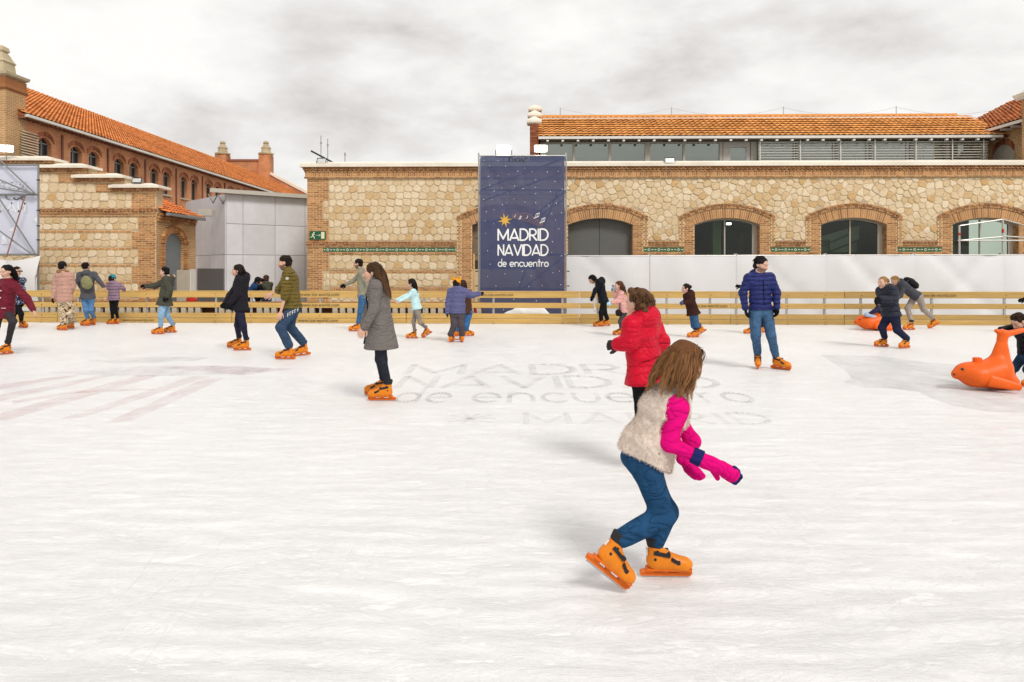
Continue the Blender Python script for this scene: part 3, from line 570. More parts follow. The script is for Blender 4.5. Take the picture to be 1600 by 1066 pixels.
mb = MB(); mb.box(WX-.62, WX-.52, 27.4, 35.5, WEZ-.07, WEZ+.05); mb.build('eave_board', WHITEPAINT, wing)
mb = MB(); mb.poly([(WX-.5, 27.4, WEZ), (WX+4, 27.4, WEZ+2.34), (WX+4, 35.5, WEZ+2.34), (WX-.5, 35.5, WEZ), (WX+8, 27.4, WEZ), (WX+8, 35.5, WEZ)], [(0, 1, 2, 3), (1, 4, 5, 2), (0, 4, 1), (3, 2, 5), (0, 3, 5, 4)]); mb.build('roof_deck', TILER, wing)
rq = MB(); rq.box(-.45, 0, -.05, .05, -.06, .03); rqm = rq.mesh('rafter_end'); rqm.materials.append(WHITEPAINT)
for k in range(9): o = link('rafter_end', rqm, wing); o.location = (WX, 28.0+k*.62, WEZ-.075)
cp = P(1606, 146, 27.6); mb = MB(); mb.box(cp.x-.05, cp.x+.75, 27.3, 27.85, 5.2, cp.z-.2); mb.build('pier', FARBRICK_Y, wing)
mb = MB(); mb.lathe([(.62, cp.z-.2), (.72, cp.z-.1), (.78, cp.z+.02), (.5, cp.z+.12), (.1, cp.z+.4)], (cp.x+.3, 27.58)); mb.build('pier_cap', CREAM, wing)
# ------------------------------------------------------------------ stepped stone wall at the left
LD = 25.0; lx = lambda px: (px-800)/FOC*LD; lz = lambda py: CAMH+(HOR-py)/FOC*LD
sw = empty('stepped_stone_wall', (0, LD, 0)); tag(sw, 'pale hexagonal stone wall with stepped cream copings and brick corner', 'building')
CX = lx(244); XL = lx(-60)
steps = [(lx(-60), lx(86), lz(252)), (lx(86), lx(140), lz(263.5)), (lx(140), lx(196), lz(279)), (lx(196), CX, lz(294.5))]
mb = MB()
for x0, x1, zt_ in steps: mb.box(x0, x1, 0, .5, -.06, zt_)
rz0 = lz(337); RD = 2.75
mb.build('wall', MORTAR, sw)
for (x0, x1, py, w0) in ((-40, 88, 252, 0), (62, 143, 263.5, 1), (117, 198, 279, 2), (174.5, 253, 294.5, 3)):
    z = lz(py); a, b = lx(x0), lx(x1); y0 = -.22-w0*.004
    mb = MB(); mb.poly([(a, y0, z+.002), (b, y0, z+.002), (b, .7, z+.002), (a, .7, z+.002), (a, y0, z+.09), (b, y0, z+.09), (b, .7, z+.09), (a, .7, z+.09), (a+.18, .1, z+.20), (b-.42, .1, z+.20), (b-.42, .4, z+.20), (a+.18, .4, z+.20)],
        [(0, 1, 5, 4), (1, 2, 6, 5), (2, 3, 7, 6), (3, 0, 4, 7), (4, 5, 9, 8), (5, 6, 10, 9), (6, 7, 11, 10), (7, 4, 8, 11), (8, 9, 10, 11), (3, 2, 1, 0)]); mb.build('coping', CREAM, sw)
mb = MB()
for (x0, x1, py) in ((-40, 84, 252), (62, 138, 263.5), (118, 194, 279), (177, 248, 294.5)):
    z = lz(py); a, b = lx(x0), lx(x1); dentils(mb, a, b, z-.085, z, -.15, .15, .02, .4); mb.box(a, b, -.10, .02, z-.085, z, .2, 'k'); bricks(mb, a, b-.05, z-.16, z-.09, -.07, .07)
bricks(mb, lx(62), lx(115), lz(271), lz(267), -.03); bricks(mb, lx(92), lx(168), lz(286), lz(270), -.02); bricks(mb, lx(150), lx(206), lz(301), lz(287), -.02)
bricks(mb, lx(206), CX, lz(327), lz(302), -.02); bricks(mb, lx(176), CX, lz(302), lz(298.5), -.03)
for z0, z1, y in ((330, 327, -.10), (334, 330.3, -.06), (339, 334.3, -.03)):
    if y == -.10: mb.box(XL, CX+.10, -.07, .02, lz(z0), lz(z1), .2, 'k'); dentils(mb, XL, CX+.1, lz(z0), lz(z1), y, .14, -.05, .4)
    else: bricks(mb, XL, CX-y, lz(z0), lz(z1), y, .07, dark=.15)
rows = [(340, 360, 216), (364.5, 387, 206), (391, 413, 216), (417.5, 440, 206), (444, 466, 216), (470, 500, 206)]
for a, b, q in rows: bricks(mb, lx(q), CX, lz(b+2.2), lz(a-2.2), -.012)
for y0 in (362.2, 389, 415.2, 442, 468): bricks(mb, XL, lx(206), lz(y0+2.0), lz(y0-2.0), -.016, .075, dark=-.35, joint=.03)
tag(mb.build('brickwork', BRICK, sw), kind='stuff'); POINT.build('pointing', POINTING, sw); POINT = MB()
rs = random.Random(21); cells = []
for a, b, q in rows: cells += stone_cells(XL, lx(q), lz(b), lz(a), .27, 'rows', rs)
cells += stone_cells(XL, lx(206), lz(326.5), lz(301.5), .27, 'rows', rs) + stone_cells(XL, lx(150), lz(301.3), lz(286.5), .27, 'rows', rs) + stone_cells(XL, lx(92), lz(286), lz(271.5), .27, 'rows', rs)
lay_stones(cells, sw, rs, 300, lambda x, z: x > lx(55) and z > .5)
# the return wall with the arched doorway (local y runs away from the camera)
ret = empty('brick_return_wall', (CX+.006, LD, 0)); tag(ret, 'brick side wall with an arched grey doorway next to the grey panels', 'building')
H2 = lz(332)
dy0, dy1 = .62, 2.05; zs, rs_ = lz(379.5)-.0, .42
mb = MB(); n = 10; ymid = (dy0+dy1)/2; hf = (dy1-dy0)/2
ys = [dy0+(dy1-dy0)*k/n for k in range(n+1)]
mb.poly([(0, .03, -.06), (0, dy0, -.06), (0, dy0, H2), (0, .03, H2)], [(0, 1, 2, 3)]); mb.poly([(0, dy1, -.06), (0, 3.1, -.06), (0, 3.1, H2), (0, dy1, H2)], [(0, 1, 2, 3)])
mb.poly([(0, y, arcz(y-ymid, hf, zs, rs_)) for y in ys] + [(0, dy1, H2), (0, dy0, H2)], [tuple(range(n+3))])
for y in (dy0, dy1): mb.poly([(0, y, -.06), (-.6, y, -.06), (-.6, y, zs), (0, y, zs)], [(0, 1, 2, 3)])
for k in range(n): mb.poly([(0, ys[k], arcz(ys[k]-ymid, hf, zs, rs_)), (0, ys[k+1], arcz(ys[k+1]-ymid, hf, zs, rs_)), (-.6, ys[k+1], arcz(ys[k+1]-ymid, hf, zs, rs_)), (-.6, ys[k], arcz(ys[k]-ymid, hf, zs, rs_))], [(0, 1, 2, 3)])
mb.build('wall', FARBRICK_Y, ret)
mb = MB(); mb.box(-.16, -.10, dy0+.002, dy1-.002, 0, zs+rs_); mb.build('door', M('door_slate', (.19, .21, .22), .6), ret)
mb = MB()
for k in range(18):
    a0, a1 = math.pi*k/18, math.pi*(k+1)/18
    for r0, r1, x in ((1.0, 1.28, .05), (1.3, 1.42, .09)):
        mb.poly([(xx, ymid-hf*rr*math.cos(a), zs+(rs_+(rr-1)*hf)*math.sin(a)) for xx in (x, -.01) for rr, a in ((r0, a0+.01), (r0, a1-.01), (r1, a1-.01), (r1, a0+.01))], [(0, 1, 2, 3), (0, 4, 5, 1), (1, 5, 6, 2), (2, 6, 7, 3), (3, 7, 4, 0)], rng.random())
for k in range(24):
    for y0, y1 in ((dy0-.3, dy0-.02), (dy1+.02, dy1+.3)): mb.box(-.01, .04, y0, y1, k*.104+.01, k*.104+.09, rng.random(), 'l')
for z0, x in ((H2-.1, .14), (H2-.2, .10), (H2-.30, .06)):
    for k in range(14): mb.box(-.01, x, .05+k*.215, .05+k*.215+.19, z0, z0+.085, max(0, rng.random()-.2), 'l')
tag(mb.build('brickwork', BRICK, ret), kind='stuff')
mb = MB(); mb.poly([(-.02, 0, H2), (-1.4, 0, H2+.55), (-1.4, 3.05, H2+.55), (-.02, 3.05, H2)], [(0, 1, 2, 3)])
mb.build('roof_deck', TILER, ret)
vv = Vector((-1.7, 0, .75)); tile_roof('roof_tiles', M('roof_tile_bright', (.68, .20, .05), .8, .14, 5, .004, 60, tint=.3), ret, (.38, .15, H2-.02), (0, 1, 0), vv, 2.9, vv.length, .235, .32, .045, .05)
mb = MB(); mb.box(.30, .44, .1, 3.05, H2-.10, H2+.0); mb.build('gutter', GREYMETAL, ret)
# ------------------------------------------------------------------ grey panelled pavilion
pav = empty('grey_pavilion', (0, 0, 0)); tag(pav, 'grey panelled pavilion with thin flat roof between the two stone walls', 'building')
PANEL = M('grey_panel', (.74, .73, .755), .6, .07, 2.5, .002, 60, dirt=.1, tint=.06)
A, B = P(353, 418, 30.0), P(486, 418, 32.4); C = P(292, 418, 33.6); za = CAMH+(HOR-303)/FOC*30
def panel_wall(a, b, cuts, z1, zcut):
    ux = (b-a).normalized(); nrm = Vector((ux.y, -ux.x, 0)); L = (b-a).length
    for i in range(len(cuts)-1):
        for j in range(len(zcut)-1):
            q = MB(); g = .010; p0, p1 = a+ux*(cuts[i]*L+g), a+ux*(cuts[i+1]*L-g); zz0, zz1 = zcut[j]+g, zcut[j+1]-g
            q.poly([(p.x+o.x, p.y+o.y, z) for o in (nrm*.04, nrm*0) for p, z in ((p0, zz0), (p1, zz0), (p1, zz1), (p0, zz1))], [(0, 1, 2, 3), (0, 4, 5, 1), (1, 5, 6, 2), (2, 6, 7, 3), (3, 7, 4, 0)], rng.random()); q.build('panel', PANEL, pav)
    q = MB(); q.poly([(p.x-nrm.x*o, p.y-nrm.y*o, z) for o in (-.001, .3) for p, z in ((a, -.06), (b, -.06), (b, z1), (a, z1))], [(0, 1, 2, 3), (7, 6, 5, 4), (0, 4, 5, 1), (1, 5, 6, 2), (2, 6, 7, 3), (3, 7, 4, 0)]); q.build('wall', M('panel_gap', (.36, .35, .36), .8), pav)
panel_wall(A, B, (0, .185, .555, .92, 1.0), za, (0, 2.18, 3.52, za))
panel_wall(C, A, (0, .34, .66, 1.0), za, (0, 2.18, za))
ux = (A-C).normalized(); nn = Vector((ux.y, -ux.x, 0)); mb = MB(); p0, p1 = C+ux*((A-C).length*.34)+nn*.05, A-ux*.05+nn*.05
mb.poly([(p.x+o.x, p.y+o.y, z) for o in (nn*.04, nn*0) for p, z in ((p0, 0), (p1, 0), (p1, 1.58), (p0, 1.58))], [(0, 1, 2, 3), (0, 4, 5, 1), (1, 5, 6, 2), (2, 6, 7, 3), (3, 7, 4, 0)]); mb.build('door', M('door_teal_grey', (.15, .17, .17), .5), pav)
ua = (B-A).normalized(); na = Vector((ua.y, -ua.x, 0)); V3 = Vector((2.2, 4.5, 0)); r0 = A-ua*.75+na*.35; r1 = B+ua*.3+na*.35
mb = MB(); mb.poly([(p.x, p.y, z) for z in (za, za+.17) for p in (r0, r1, r1+V3, r0+V3)], [(0, 1, 5, 4), (1, 2, 6, 5), (2, 3, 7, 6), (3, 0, 4, 7), (4, 5, 6, 7), (3, 2, 1, 0)]); mb.build('roof', M('pavilion_roof', (.50, .47, .40), .6, .06, 2), pav)
mb = MB()
for t in (.15, .55): 
    p = r0+ua*t-na*.8; mb.bar((p.x, p.y, za-.03), (p.x+.3, p.y-.2, za-.42), .03, 6); mb.bar((p.x+.3, p.y-.2, za-.42), (p.x+.5, p.y-.2, za-.03), .025, 6)
mb.build('bracket', GREYMETAL, pav)
mb = MB(); q = P(322, 333, 29.3); mb.box(q.x-.30, q.x+.28, q.y-.1, q.y+.25, q.z-.12, q.z+.16); mb.build('fascia_end', M('pavilion_roof', (.5, .47, .4)), pav)
# ------------------------------------------------------------------ long brick hall receding at the left
bh = empty('brick_hall', (0, 0, 0)); tag(bh, 'long red brick hall with orange tiled roof and paired arched windows', 'building')
SX, N0, N1 = -21.0, 29.6, 80.0; EVZ, RX, RZ = CAMH+.308*21, -30.1, CAMH+.366*30.1
W0, W1, WH = 6.05, 7.22, .46                                            # sill, spring, half width of the windows
wys = [31.35] + [y for k in range(12) for y in (33.6+k*3.68, 35.05+k*3.68)]
def awin(y): return [(y-WH+2*WH*j/8, arcz(-WH+2*WH*j/8, WH, W1, .24)) for j in range(9)]
mb = MB(); prev = 30.104
for y in wys:                                                            # side wall with real window openings
    mb.poly([(SX, prev, -.06), (SX, y-WH, -.06), (SX, y-WH, EVZ), (SX, prev, EVZ)], [(0, 1, 2, 3)]); prev = y+WH
    mb.poly([(SX, y-WH, -.06), (SX, y+WH, -.06), (SX, y+WH, W0), (SX, y-WH, W0)], [(0, 1, 2, 3)])
    a = awin(y); mb.poly([(SX, p, z) for p, z in a] + [(SX, y+WH, EVZ), (SX, y-WH, EVZ)], [tuple(range(11))])
    mb.poly([(SX, y-WH, W0), (SX-.24, y-WH, W0), (SX-.24, y-WH, W1), (SX, y-WH, W1)], [(0, 1, 2, 3)]); mb.poly([(SX, y+WH, W0), (SX-.24, y+WH, W0), (SX-.24, y+WH, W1), (SX, y+WH, W1)], [(3, 2, 1, 0)])
    for j in range(8): mb.poly([(SX, *a[j]), (SX, *a[j+1]), (SX-.24, *a[j+1]), (SX-.24, *a[j])], [(0, 1, 2, 3)])
mb.poly([(SX, prev, -.06), (SX, N1, -.06), (SX, N1, EVZ), (SX, prev, EVZ)], [(0, 1, 2, 3)])
mb.poly([(SX, N0, -.06), (SX, N0, EVZ), (RX, N0, RZ-.3), (2*RX-SX, N0, EVZ), (2*RX-SX, N0, -.06)], [(0, 1, 2, 3, 4)])
mb.build('wall', FARBRICK, bh)
WDARK = M('window_dark', (.018, .016, .015), .25, .1, 2, spec=.5); TAUPE = M('window_side', (.20, .15, .10), .8)
wd = MB(); wd.box(-.23, -.21, -WH, WH, W0, W1+.26); wdm = wd.mesh('window_pane'); wdm.materials.append(WDARK)
wf = MB(); wf.box(-.205, -.18, -.03, .03, W0, W1+.2); wf.box(-.205, -.18, -WH, WH, W1-.03, W1+.03); wf.box(-.205, -.18, -WH, -WH+.05, W0, W1); wf.box(-.205, -.18, WH-.05, WH, W0, W1); wfm = wf.mesh('window_frame'); wfm.materials.append(GREYMETAL)
wsill = MB(); wsill.box(-.22, .09, -WH-.06, WH+.06, W0-.09, W0); wsm = wsill.mesh('window_sill'); wsm.materials.append(M('sill_stone', (.5, .40, .29), .8))
wa = MB()
for j in range(10):
    t0, t1 = -WH-.14+(2*WH+.28)*j/10, -WH-.14+(2*WH+.28)*(j+1)/10; h = WH+.14
    wa.poly([(x, y, z) for x in (.035, -.01) for y, z in ((t0+.006, arcz(t0, h, W1+.04, .26)), (t1-.006, arcz(t1, h, W1+.04, .26)), (t1-.006, arcz(t1, h, W1+.04, .26)+.2), (t0+.006, arcz(t0, h, W1+.04, .26)+.2))], [(0, 1, 2, 3), (0, 4, 5, 1), (1, 5, 6, 2), (2, 6, 7, 3), (3, 7, 4, 0)], rng.random())
wam = wa.mesh('window_arch'); wam.materials.append(BRICKR)
for y in wys[:17]:
    for nm, me in (('window_pane', wdm), ('window_sill', wsm), ('window_arch', wam)):
        o = link(nm, me, bh); o.location = (SX, y, 0)
        if nm == 'window_pane': link('window_frame', wfm, o)
# louvred arch next to the corner pier
lv = MB(); 
for k in range(14):
    z = W0-.1+k*.115; h = .55 if z < W1 else .55*math.sqrt(max(.05, 1-((z-W1)/.5)**2)); lv.poly([(x, y, zz) for x, zz in ((.10, z), (.02, z+.07), (.10, z+.025)) for y in (-h, h)], [(0, 1, 3, 2), (4, 5, 1, 0), (2, 3, 5, 4)])
lo = lv.build('louvre', M('louvre_cream', (.62, .54, .40), .7), bh); lo.location = (SX, 30.25, 0)
pp = MB(); pp.box(-.01, .06, -.05, .05, 3.2, EVZ-.3); ppm = pp.mesh('pilaster'); ppm.materials.append(M('downpipe_red', (.16, .06, .035), .7))
for k in range(10): o = link('pilaster', ppm, bh); o.location = (SX, 32.5+k*3.68, 0)
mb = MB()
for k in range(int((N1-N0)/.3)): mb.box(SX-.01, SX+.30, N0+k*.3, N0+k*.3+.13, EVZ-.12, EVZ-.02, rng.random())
tag(mb.build('eave_dentils', M('eave_dark_brick', (.22, .09, .05), .9, tint=.3), bh), kind='stuff')  # dentils in a darker red-brown than the wall
mb = MB(); mb.box(SX+.30, SX+.46, N0, N1, EVZ-.06, EVZ+.05); mb.build('gutter', WHITEPAINT, bh)
mb = MB(); mb.poly([(SX+.4, N0, EVZ-.01), (RX, N0, RZ-.05), (RX, N1, RZ-.05), (SX+.4, N1, EVZ-.01), (2*RX-SX-.4, N0, EVZ-.01), (2*RX-SX-.4, N1, EVZ-.01)], [(0, 1, 2, 3), (1, 4, 5, 2), (0, 4, 1), (3, 2, 5), (0, 3, 5, 4)]); mb.build('roof_deck', TILER, bh)
vv = Vector((RX-SX-.4, 0, RZ-EVZ)); tile_roof('roof_tiles', M('roof_tile_far', (.72, .27, .085), .8, .18, 3, .004, 60, tint=.3, tint2=[(.72, .62, .55), (1, 1, 1), (1.15, 1.2, 1.2)], dirt=.2), bh, (SX+.45, N0, EVZ+.03), (0, 1, 0), vv, N1-N0, vv.length, .27, .36, .06, .05, seg=3)
mb = MB()
for k in range(int((N1-N0)/.45)): mb.lathe([(.15, RZ+.02), (.13, RZ+.10), (.06, RZ+.15)], (RX, N0+.2+k*.45), 4)
tag(mb.build('ridge_tiles', TILE, bh), kind='stuff')
def finial(c, z, s): return [(.62*s, z), (.78*s, z+.10*s), (.80*s, z+.22*s), (.5*s, z+.34*s), (.46*s, z+.75*s), (.52*s, z+.8*s), (.40*s, z+.95*s), (.30*s, z+1.15*s), (.22*s, z+1.25*s), (.30*s, z+1.32*s), (.26*s, z+1.5*s), (.05*s, z+1.6*s)]
STONEC = M('finial_stone', (.52, .43, .28), .85, .16, 3, .01, 12, dirt=.25)
# near corner pier
px_ = SX-.62; zt_ = CAMH+(HOR-122)/FOC*29.2; mb = MB(); mb.box(px_-.62, px_+.62, 28.9, 30.1, -.06, zt_); mb.build('corner_pier', FARBRICK_Y, bh)
mb = MB(); mb.lathe([(.88, zt_-.55), (.96, zt_-.45), (.9, zt_-.3), (.9, zt_)], (px_, 29.5)); mb.build('pier_cornice', BRICK, bh)
mb = MB(); mb.lathe([(r*(1.30 if z < zt_+.3 else 1.05), zt_+(z-zt_)*.92) for r, z in finial(None, zt_, 1.0)], (px_, 29.5)); mb.build('finial', STONEC, bh)
# far gable with two finials
fz = CAMH+(HOR-252)/FOC*80; gxa, gxb = (346-800)/FOC*80, (414-800)/FOC*80
mb = MB(); mb.box(gxa, gxb, N1, N1+.8, 8, fz); mb.poly([(SX+.5, N1-.02, EVZ+.35), (gxb, N1-.02, EVZ+.35+(SX+.5-gxb)*.52), (gxb, N1+.8, EVZ+.35+(SX+.5-gxb)*.52), (SX+.5, N1+.8, EVZ+.35), (SX+.5, N1-.02, 3), (gxb, N1-.02, 3), (SX+.5, N1+.8, 3), (gxb, N1+.8, 3)], [(0, 1, 5, 4), (3, 6, 7, 2), (0, 3, 2, 1), (0, 4, 6, 3)]); mb.build('far_gable', FARBRICK, bh)
mb = MB(); a, b = Vector((SX+.9, N1-.15, EVZ+.25)), Vector((gxb, N1-.15, EVZ+.40+(SX+.5-gxb)*.52)); mb.poly([a, b, b+Vector((0, 1, 0)), a+Vector((0, 1, 0)), a+Vector((0, 0, .3)), b+Vector((0, 0, .3)), b+Vector((0, 1, .3)), a+Vector((0, 1, .3))], [(0, 1, 5, 4), (4, 5, 6, 7), (0, 4, 7, 3), (1, 2, 6, 5), (2, 3, 7, 6)]); mb.build('gable_coping', CREAM, bh)
mb = MB(); mb.box(gxa, gxb, N1-.1, N1+.9, fz, fz+.22); mb.build('gable_coping', M('coping_red', (.28, .11, .06), .8), bh)
for gxx in (gxa, gxb):
    mb = MB(); mb.box(gxx-.62, gxx+.62, N1-.35, N1+1.1, 8, fz+.7); mb.build('gable_pier', FARBRICK, bh)
    mb = MB(); mb.lathe([(r*1.15, fz+.7+(z-fz-.9)*1.05) for r, z in finial(None, fz+.9, 1.0)], (gxx, N1+.35), 8, 0); mb.build('finial', STONEC, bh)

# ------------------------------------------------------------------ wooden rink barrier
WOOD = M('barrier_wood', (.58, .375, .125), .62, .22, 3.2, .003, 30, stretch=(.35, 6, 9), tint=.3, tint2=[(.62, .62, .62), (.95, .92, .86), (1.2, 1.18, 1.05)], dirt=.12)
INKM = M('stencil_ink', (.10, .075, .03), .8)
fang = math.atan2(FY1-FY0, FX1-FX0)
def fpx(px): k = (px-800)/FOC; s = (FY1-FY0)/(FX1-FX0); Y = (FY0-s*FX0)/(1-s*k); return Vector((k*Y, Y, 0))
def flen(px): return (fpx(px)-Vector((FX0, FY0, 0))).length
joins = [-230, 91, 363, 635, 906, 1141, 1319, 1640]
posts = [-100, 10, 66, 121, 229, 337, 392, 500, 608, 662, 771, 879, 934, 1042, 1110, 1151, 1230, 1289, 1346, 1457, 1571]
boards = [(.75, .92), (.45, .60), (.147, .292), (.004, .138)]
secnames = ['with the maroon coat in front at the far left', 'behind the group with the drawstring bag', 'behind the olive padded man', 'ending at the navy banner tower', 'in front of the white hoarding beside the banner', 'shortest one, behind the man in blue', 'at the right edge behind the pushed seal']
texts = [(0, 3, 193, 245), (2, 0, 470, 535), (2, 1, 470, 535), (2, 3, 466, 533), (3, 0, 747, 806), (4, 1, 1078, 1140), (6, 0, 1436, 1497)]
def font(body, size, parent, mat, loc, rot, align='LEFT'):
    c = bpy.data.curves.new('lettering', 'FONT'); c.body = body; c.size = size; c.align_x = align; c.materials.append(mat)
    t = bpy.data.objects.new('text', c); col.objects.link(t); bpy.context.view_layer.update(); me = bpy.data.meshes.new_from_object(t.evaluated_get(bpy.context.evaluated_depsgraph_get())); bpy.data.objects.remove(t)
    o = link('lettering', me, parent, mat); o.location = loc; o.rotation_euler = rot; return o
woodtone = [[.5, .5, .5, .5], [.55, .5, .5, .45], [.6, .62, .6, .55], [.5, .6, .6, .6], [.35, .35, .4, .2], [.18, .4, .25, .2], [.15, .12, .2, .5]]
for i in range(7):
    a, b = flen(joins[i]), flen(joins[i+1]); o0 = Vector((FX0, FY0, 0))+Vector((math.cos(fang), math.sin(fang), 0))*a
    fs = empty('rink_barrier', o0, fang); tag(fs, 'wooden four-board rink barrier section '+secnames[i], 'barrier', 'rink barrier sections')
    for j, (z0, z1) in enumerate(boards):
        mb = MB(); L = b-a-.012; c = .006; y0, y1 = -.022-(.012 if j == 3 else 0), .022
        prof = [(y0, z0+c), (y0+c, z0), (y1-c, z0), (y1, z0+c), (y1, z1-c), (y1-c, z1), (y0+c, z1), (y0, z1-c)]
        sag = [0, rng.uniform(-.006, .006), rng.uniform(-.008, .008), 0]; v = []
        for q in range(4): v += [(L*q/3+(.006 if q == 0 else 0), yy, zz+sag[q]*(j < 2)) for yy, zz in prof]
        f = [(q*8+k, q*8+(k+1) % 8, q*8+8+(k+1) % 8, q*8+8+k) for q in range(3) for k in range(8)] + [tuple(range(7, -1, -1)), tuple(range(24, 32))]
        mb.poly(v, [t[::-1] for t in f], min(1, max(0, woodtone[i][j]+rng.uniform(-.1, .1)))); mb.build('plank', WOOD, fs)
    if True:
        mb = MB(); mb.box(.006, b-a-.006, -.028, .06, .923, .945, .75); mb.build('top_rail', WOOD, fs)
    for px in posts:
        s = flen(px)-a
        if 0.03 < s < b-a-.03:
            mb = MB(); mb.box(s-.03, s+.03, .024, .075, .0, .915); po = mb.build('post', STEEL, fs)
            mb = MB(); mb.box(s-.045, s+.045, -.06, .12, .0005, .003); mb.build('foot_plate', DARK, po)
            mb = MB()
            for z0, z1 in boards: mb.bar((s, -.040, (z0+z1)/2), (s, -.02, (z0+z1)/2), .010, 6)
            mb.build('bolts', DARK, po)
    for si, bi, p0, p1 in texts:
        if si != i: continue
        s0, s1 = flen(p0)-a, flen(p1)-a; z0, z1 = boards[bi]; sz = (s1-s0)/8.55
        font('www.ice-world.com', sz*.98, fs, INKM, (s0, -.042, (z0+z1)/2-sz*.26), (R(90), 0, 0))
# pallets of the walkway behind the barrier
PALLET, PDARK = M('pallet_wood', (.42, .30, .16), .85, .25, 4, stretch=(1, 5, 5), tint=.3), M('pallet_block', (.62, .54, .42), .9, .15, 6)
plm = MB(); plm.box(-.55, .55, 0, .9, .405, .455, .25); plm.box(-.56, .56, -.02, .08, .56, .59, .1); deck_me = plm.mesh('deck_board'); deck_me.materials.append(M('pallet_red', (.30, .13, .06), .9, .3, 5))
blm = MB(); blm.box(-.075, .075, 0, .14, .0, .40); blk_me = blm.mesh('block'); blk_me.materials.append(PDARK)
bkm = MB(); bkm.box(-.55, .55, .3, .34, .0, .40); bk_me = bkm.mesh('back_board'); bk_me.materials.append(M('pallet_dark_brown', (.16, .07, .04), .9))  # dark red-brown board behind the blocks
ORD = 'first second third fourth fifth sixth seventh eighth ninth tenth eleventh twelfth'.split(); k = 0; px = 45
while px < 745:
    p = fpx(px); o = empty('pallet', (p.x, p.y+.75, 0), fang)
    tag(o, '%s pallet from the left in the walkway row behind the barrier' % ORD[k], 'pallet', 'walkway pallets behind the barrier'); k += 1
    link('deck_board', deck_me, o); link('back_board', bk_me, o)
    for q in range(5 if (px < 260 or px > 480) else 3):
        b = link('block', blk_me, o); b.location = (-.45+q*.225, 0, 0)
    px += 61.5
# ------------------------------------------------------------------ white hoarding on the right
def cloth_sheet(name, mat, parent, x0, x1, z0, z1, y, nx, nz, f):
    mb = MB(); v = [(x0+(x1-x0)*i/nx, y+f(i/nx, j/nz), z0+(z1-z0)*j/nz) for j in range(nz+1) for i in range(nx+1)]
    mb.poly(v, [(j*(nx+1)+i, j*(nx+1)+i+1, (j+1)*(nx+1)+i+1, (j+1)*(nx+1)+i) for j in range(nz) for i in range(nx)]); return mb.build(name, mat, parent, True)
WHITECLOTH = M('white_sheet', (.76, .75, .75), .7, .03, 2, dirt=.06)
HD = 22.6; hx = lambda px: (px-800)/FOC*HD
prevx = 885
for i, nx_ in enumerate((1015, 1150, 1290, 1428, 1567, 1700)):
    a, b = hx(prevx), hx(nx_); ho = empty('hoarding_panel', ((a+b)/2, HD, 0), -.02)
    tag(ho, ['white sheet hoarding next to the banner tower', 'white sheet hoarding behind the girl in brown', 'white sheet hoarding behind the man in blue', 'white sheet hoarding left of the bent skater', 'white sheet hoarding behind the backpack skater', 'white sheet hoarding at the right edge'][i], 'hoarding', 'white hoarding panels'); h = (b-a)/2
    ztop = CAMH+(HOR-400+i*.35)/FOC*HD; r5 = random.Random(i); ph = [r5.uniform(0, 6) for _ in range(6)]
    def wr(u, v, ph=ph):
        return .03*math.sin(5*u+3*v+ph[0])*math.sin(math.pi*u)+.07*max(0, 1-abs((u-.1)-.75*v)*6)*(.5+.5*math.sin(ph[1]))+.07*max(0, 1-abs((.95-u)-.7*v)*7)*(.5+.5*math.sin(ph[2]))+.012*math.sin(17*u+4*v+ph[3])*v
    cloth_sheet('sheet', WHITECLOTH, ho, -h+.01, h-.01, .02, ztop-.015, -.02, 24, 12, wr)
    mb = MB(); mb.bar((-h, .03, ztop), (h, .03, ztop), .022); mb.build('top_tube', STEEL, ho)
    mb = MB(); mb.bar((-h, .05, 0), (-h, .05, ztop+.05), .025); mb.build('post', STEEL, ho)
    mb = MB(); mb.box(-h-.05, -h+.05, -.0, .09, ztop-.03, ztop+.06); mb.build('clamp', STEEL, ho)
    prevx = nx_
# ------------------------------------------------------------------ banner tower
TD = 21.35; tx = lambda px: (px-800)/FOC*TD; tz = lambda py: CAMH+(HOR-py)/FOC*TD
tw_ = empty('banner_tower', (0, TD, 0)); tag(tw_, 'steel scaffold tower carrying the navy banner', 'scaffold')
BX0, BX1, TZ = tx(750.5), tx(882), tz(243)
def tubes(name, parent, segs, r=.024, mat=STEEL):
    for a, b in segs: mb = MB(); mb.bar(a, b, r); mb.build(name, mat, parent)
tubes('standard', tw_, [((x, y, 0), (x, y, TZ+.08)) for x in (BX0-.05, BX1+.05) for y in (.02, 1.15)])
tubes('standard', tw_, [((tx(741), -.15, 0), (tx(741), -.15, tz(397)))], .03, M('timber_post', (.55, .32, .12), .7))
tubes('ledger', tw_, [((BX0-.05, y, tz(p)), (BX1+.05, y, tz(p))) for p in (243.5, 297, 398, 452) for y in (.03, 1.15)] + [((x, .02, tz(p)), (x, 1.15, tz(p))) for p in (297, 398) for x in (BX0-.05, BX1+.05)])
tubes('brace', tw_, [((BX0, .03, tz(297)), (BX1, .03, tz(247))), ((BX0, 1.15, tz(309)), (BX1, 1.15, tz(262))), ((BX0, .03, tz(398)), (BX1, .03, tz(300))), ((BX0, 1.15, tz(398)), (BX1, 1.15, tz(308))), ((tx(811), .03, tz(456)), (BX1, .03, tz(400))), ((tx(811), 1.15, tz(452)), (tx(872), .5, tz(300)))], .024, M('brace_backlit', (.05, .05, .06), .6))  # backlit darkness put into the tube colour, reads as lines through the banner
tubes('coupler', tw_, [((x+s*.05, .0, tz(p)), (x+s*.12, .0, tz(p))) for s, x in ((-1, BX0-.03), (1, BX1+.03)) for p in (262, 297, 322, 347, 372, 398, 424, 447)], .018, DARK)
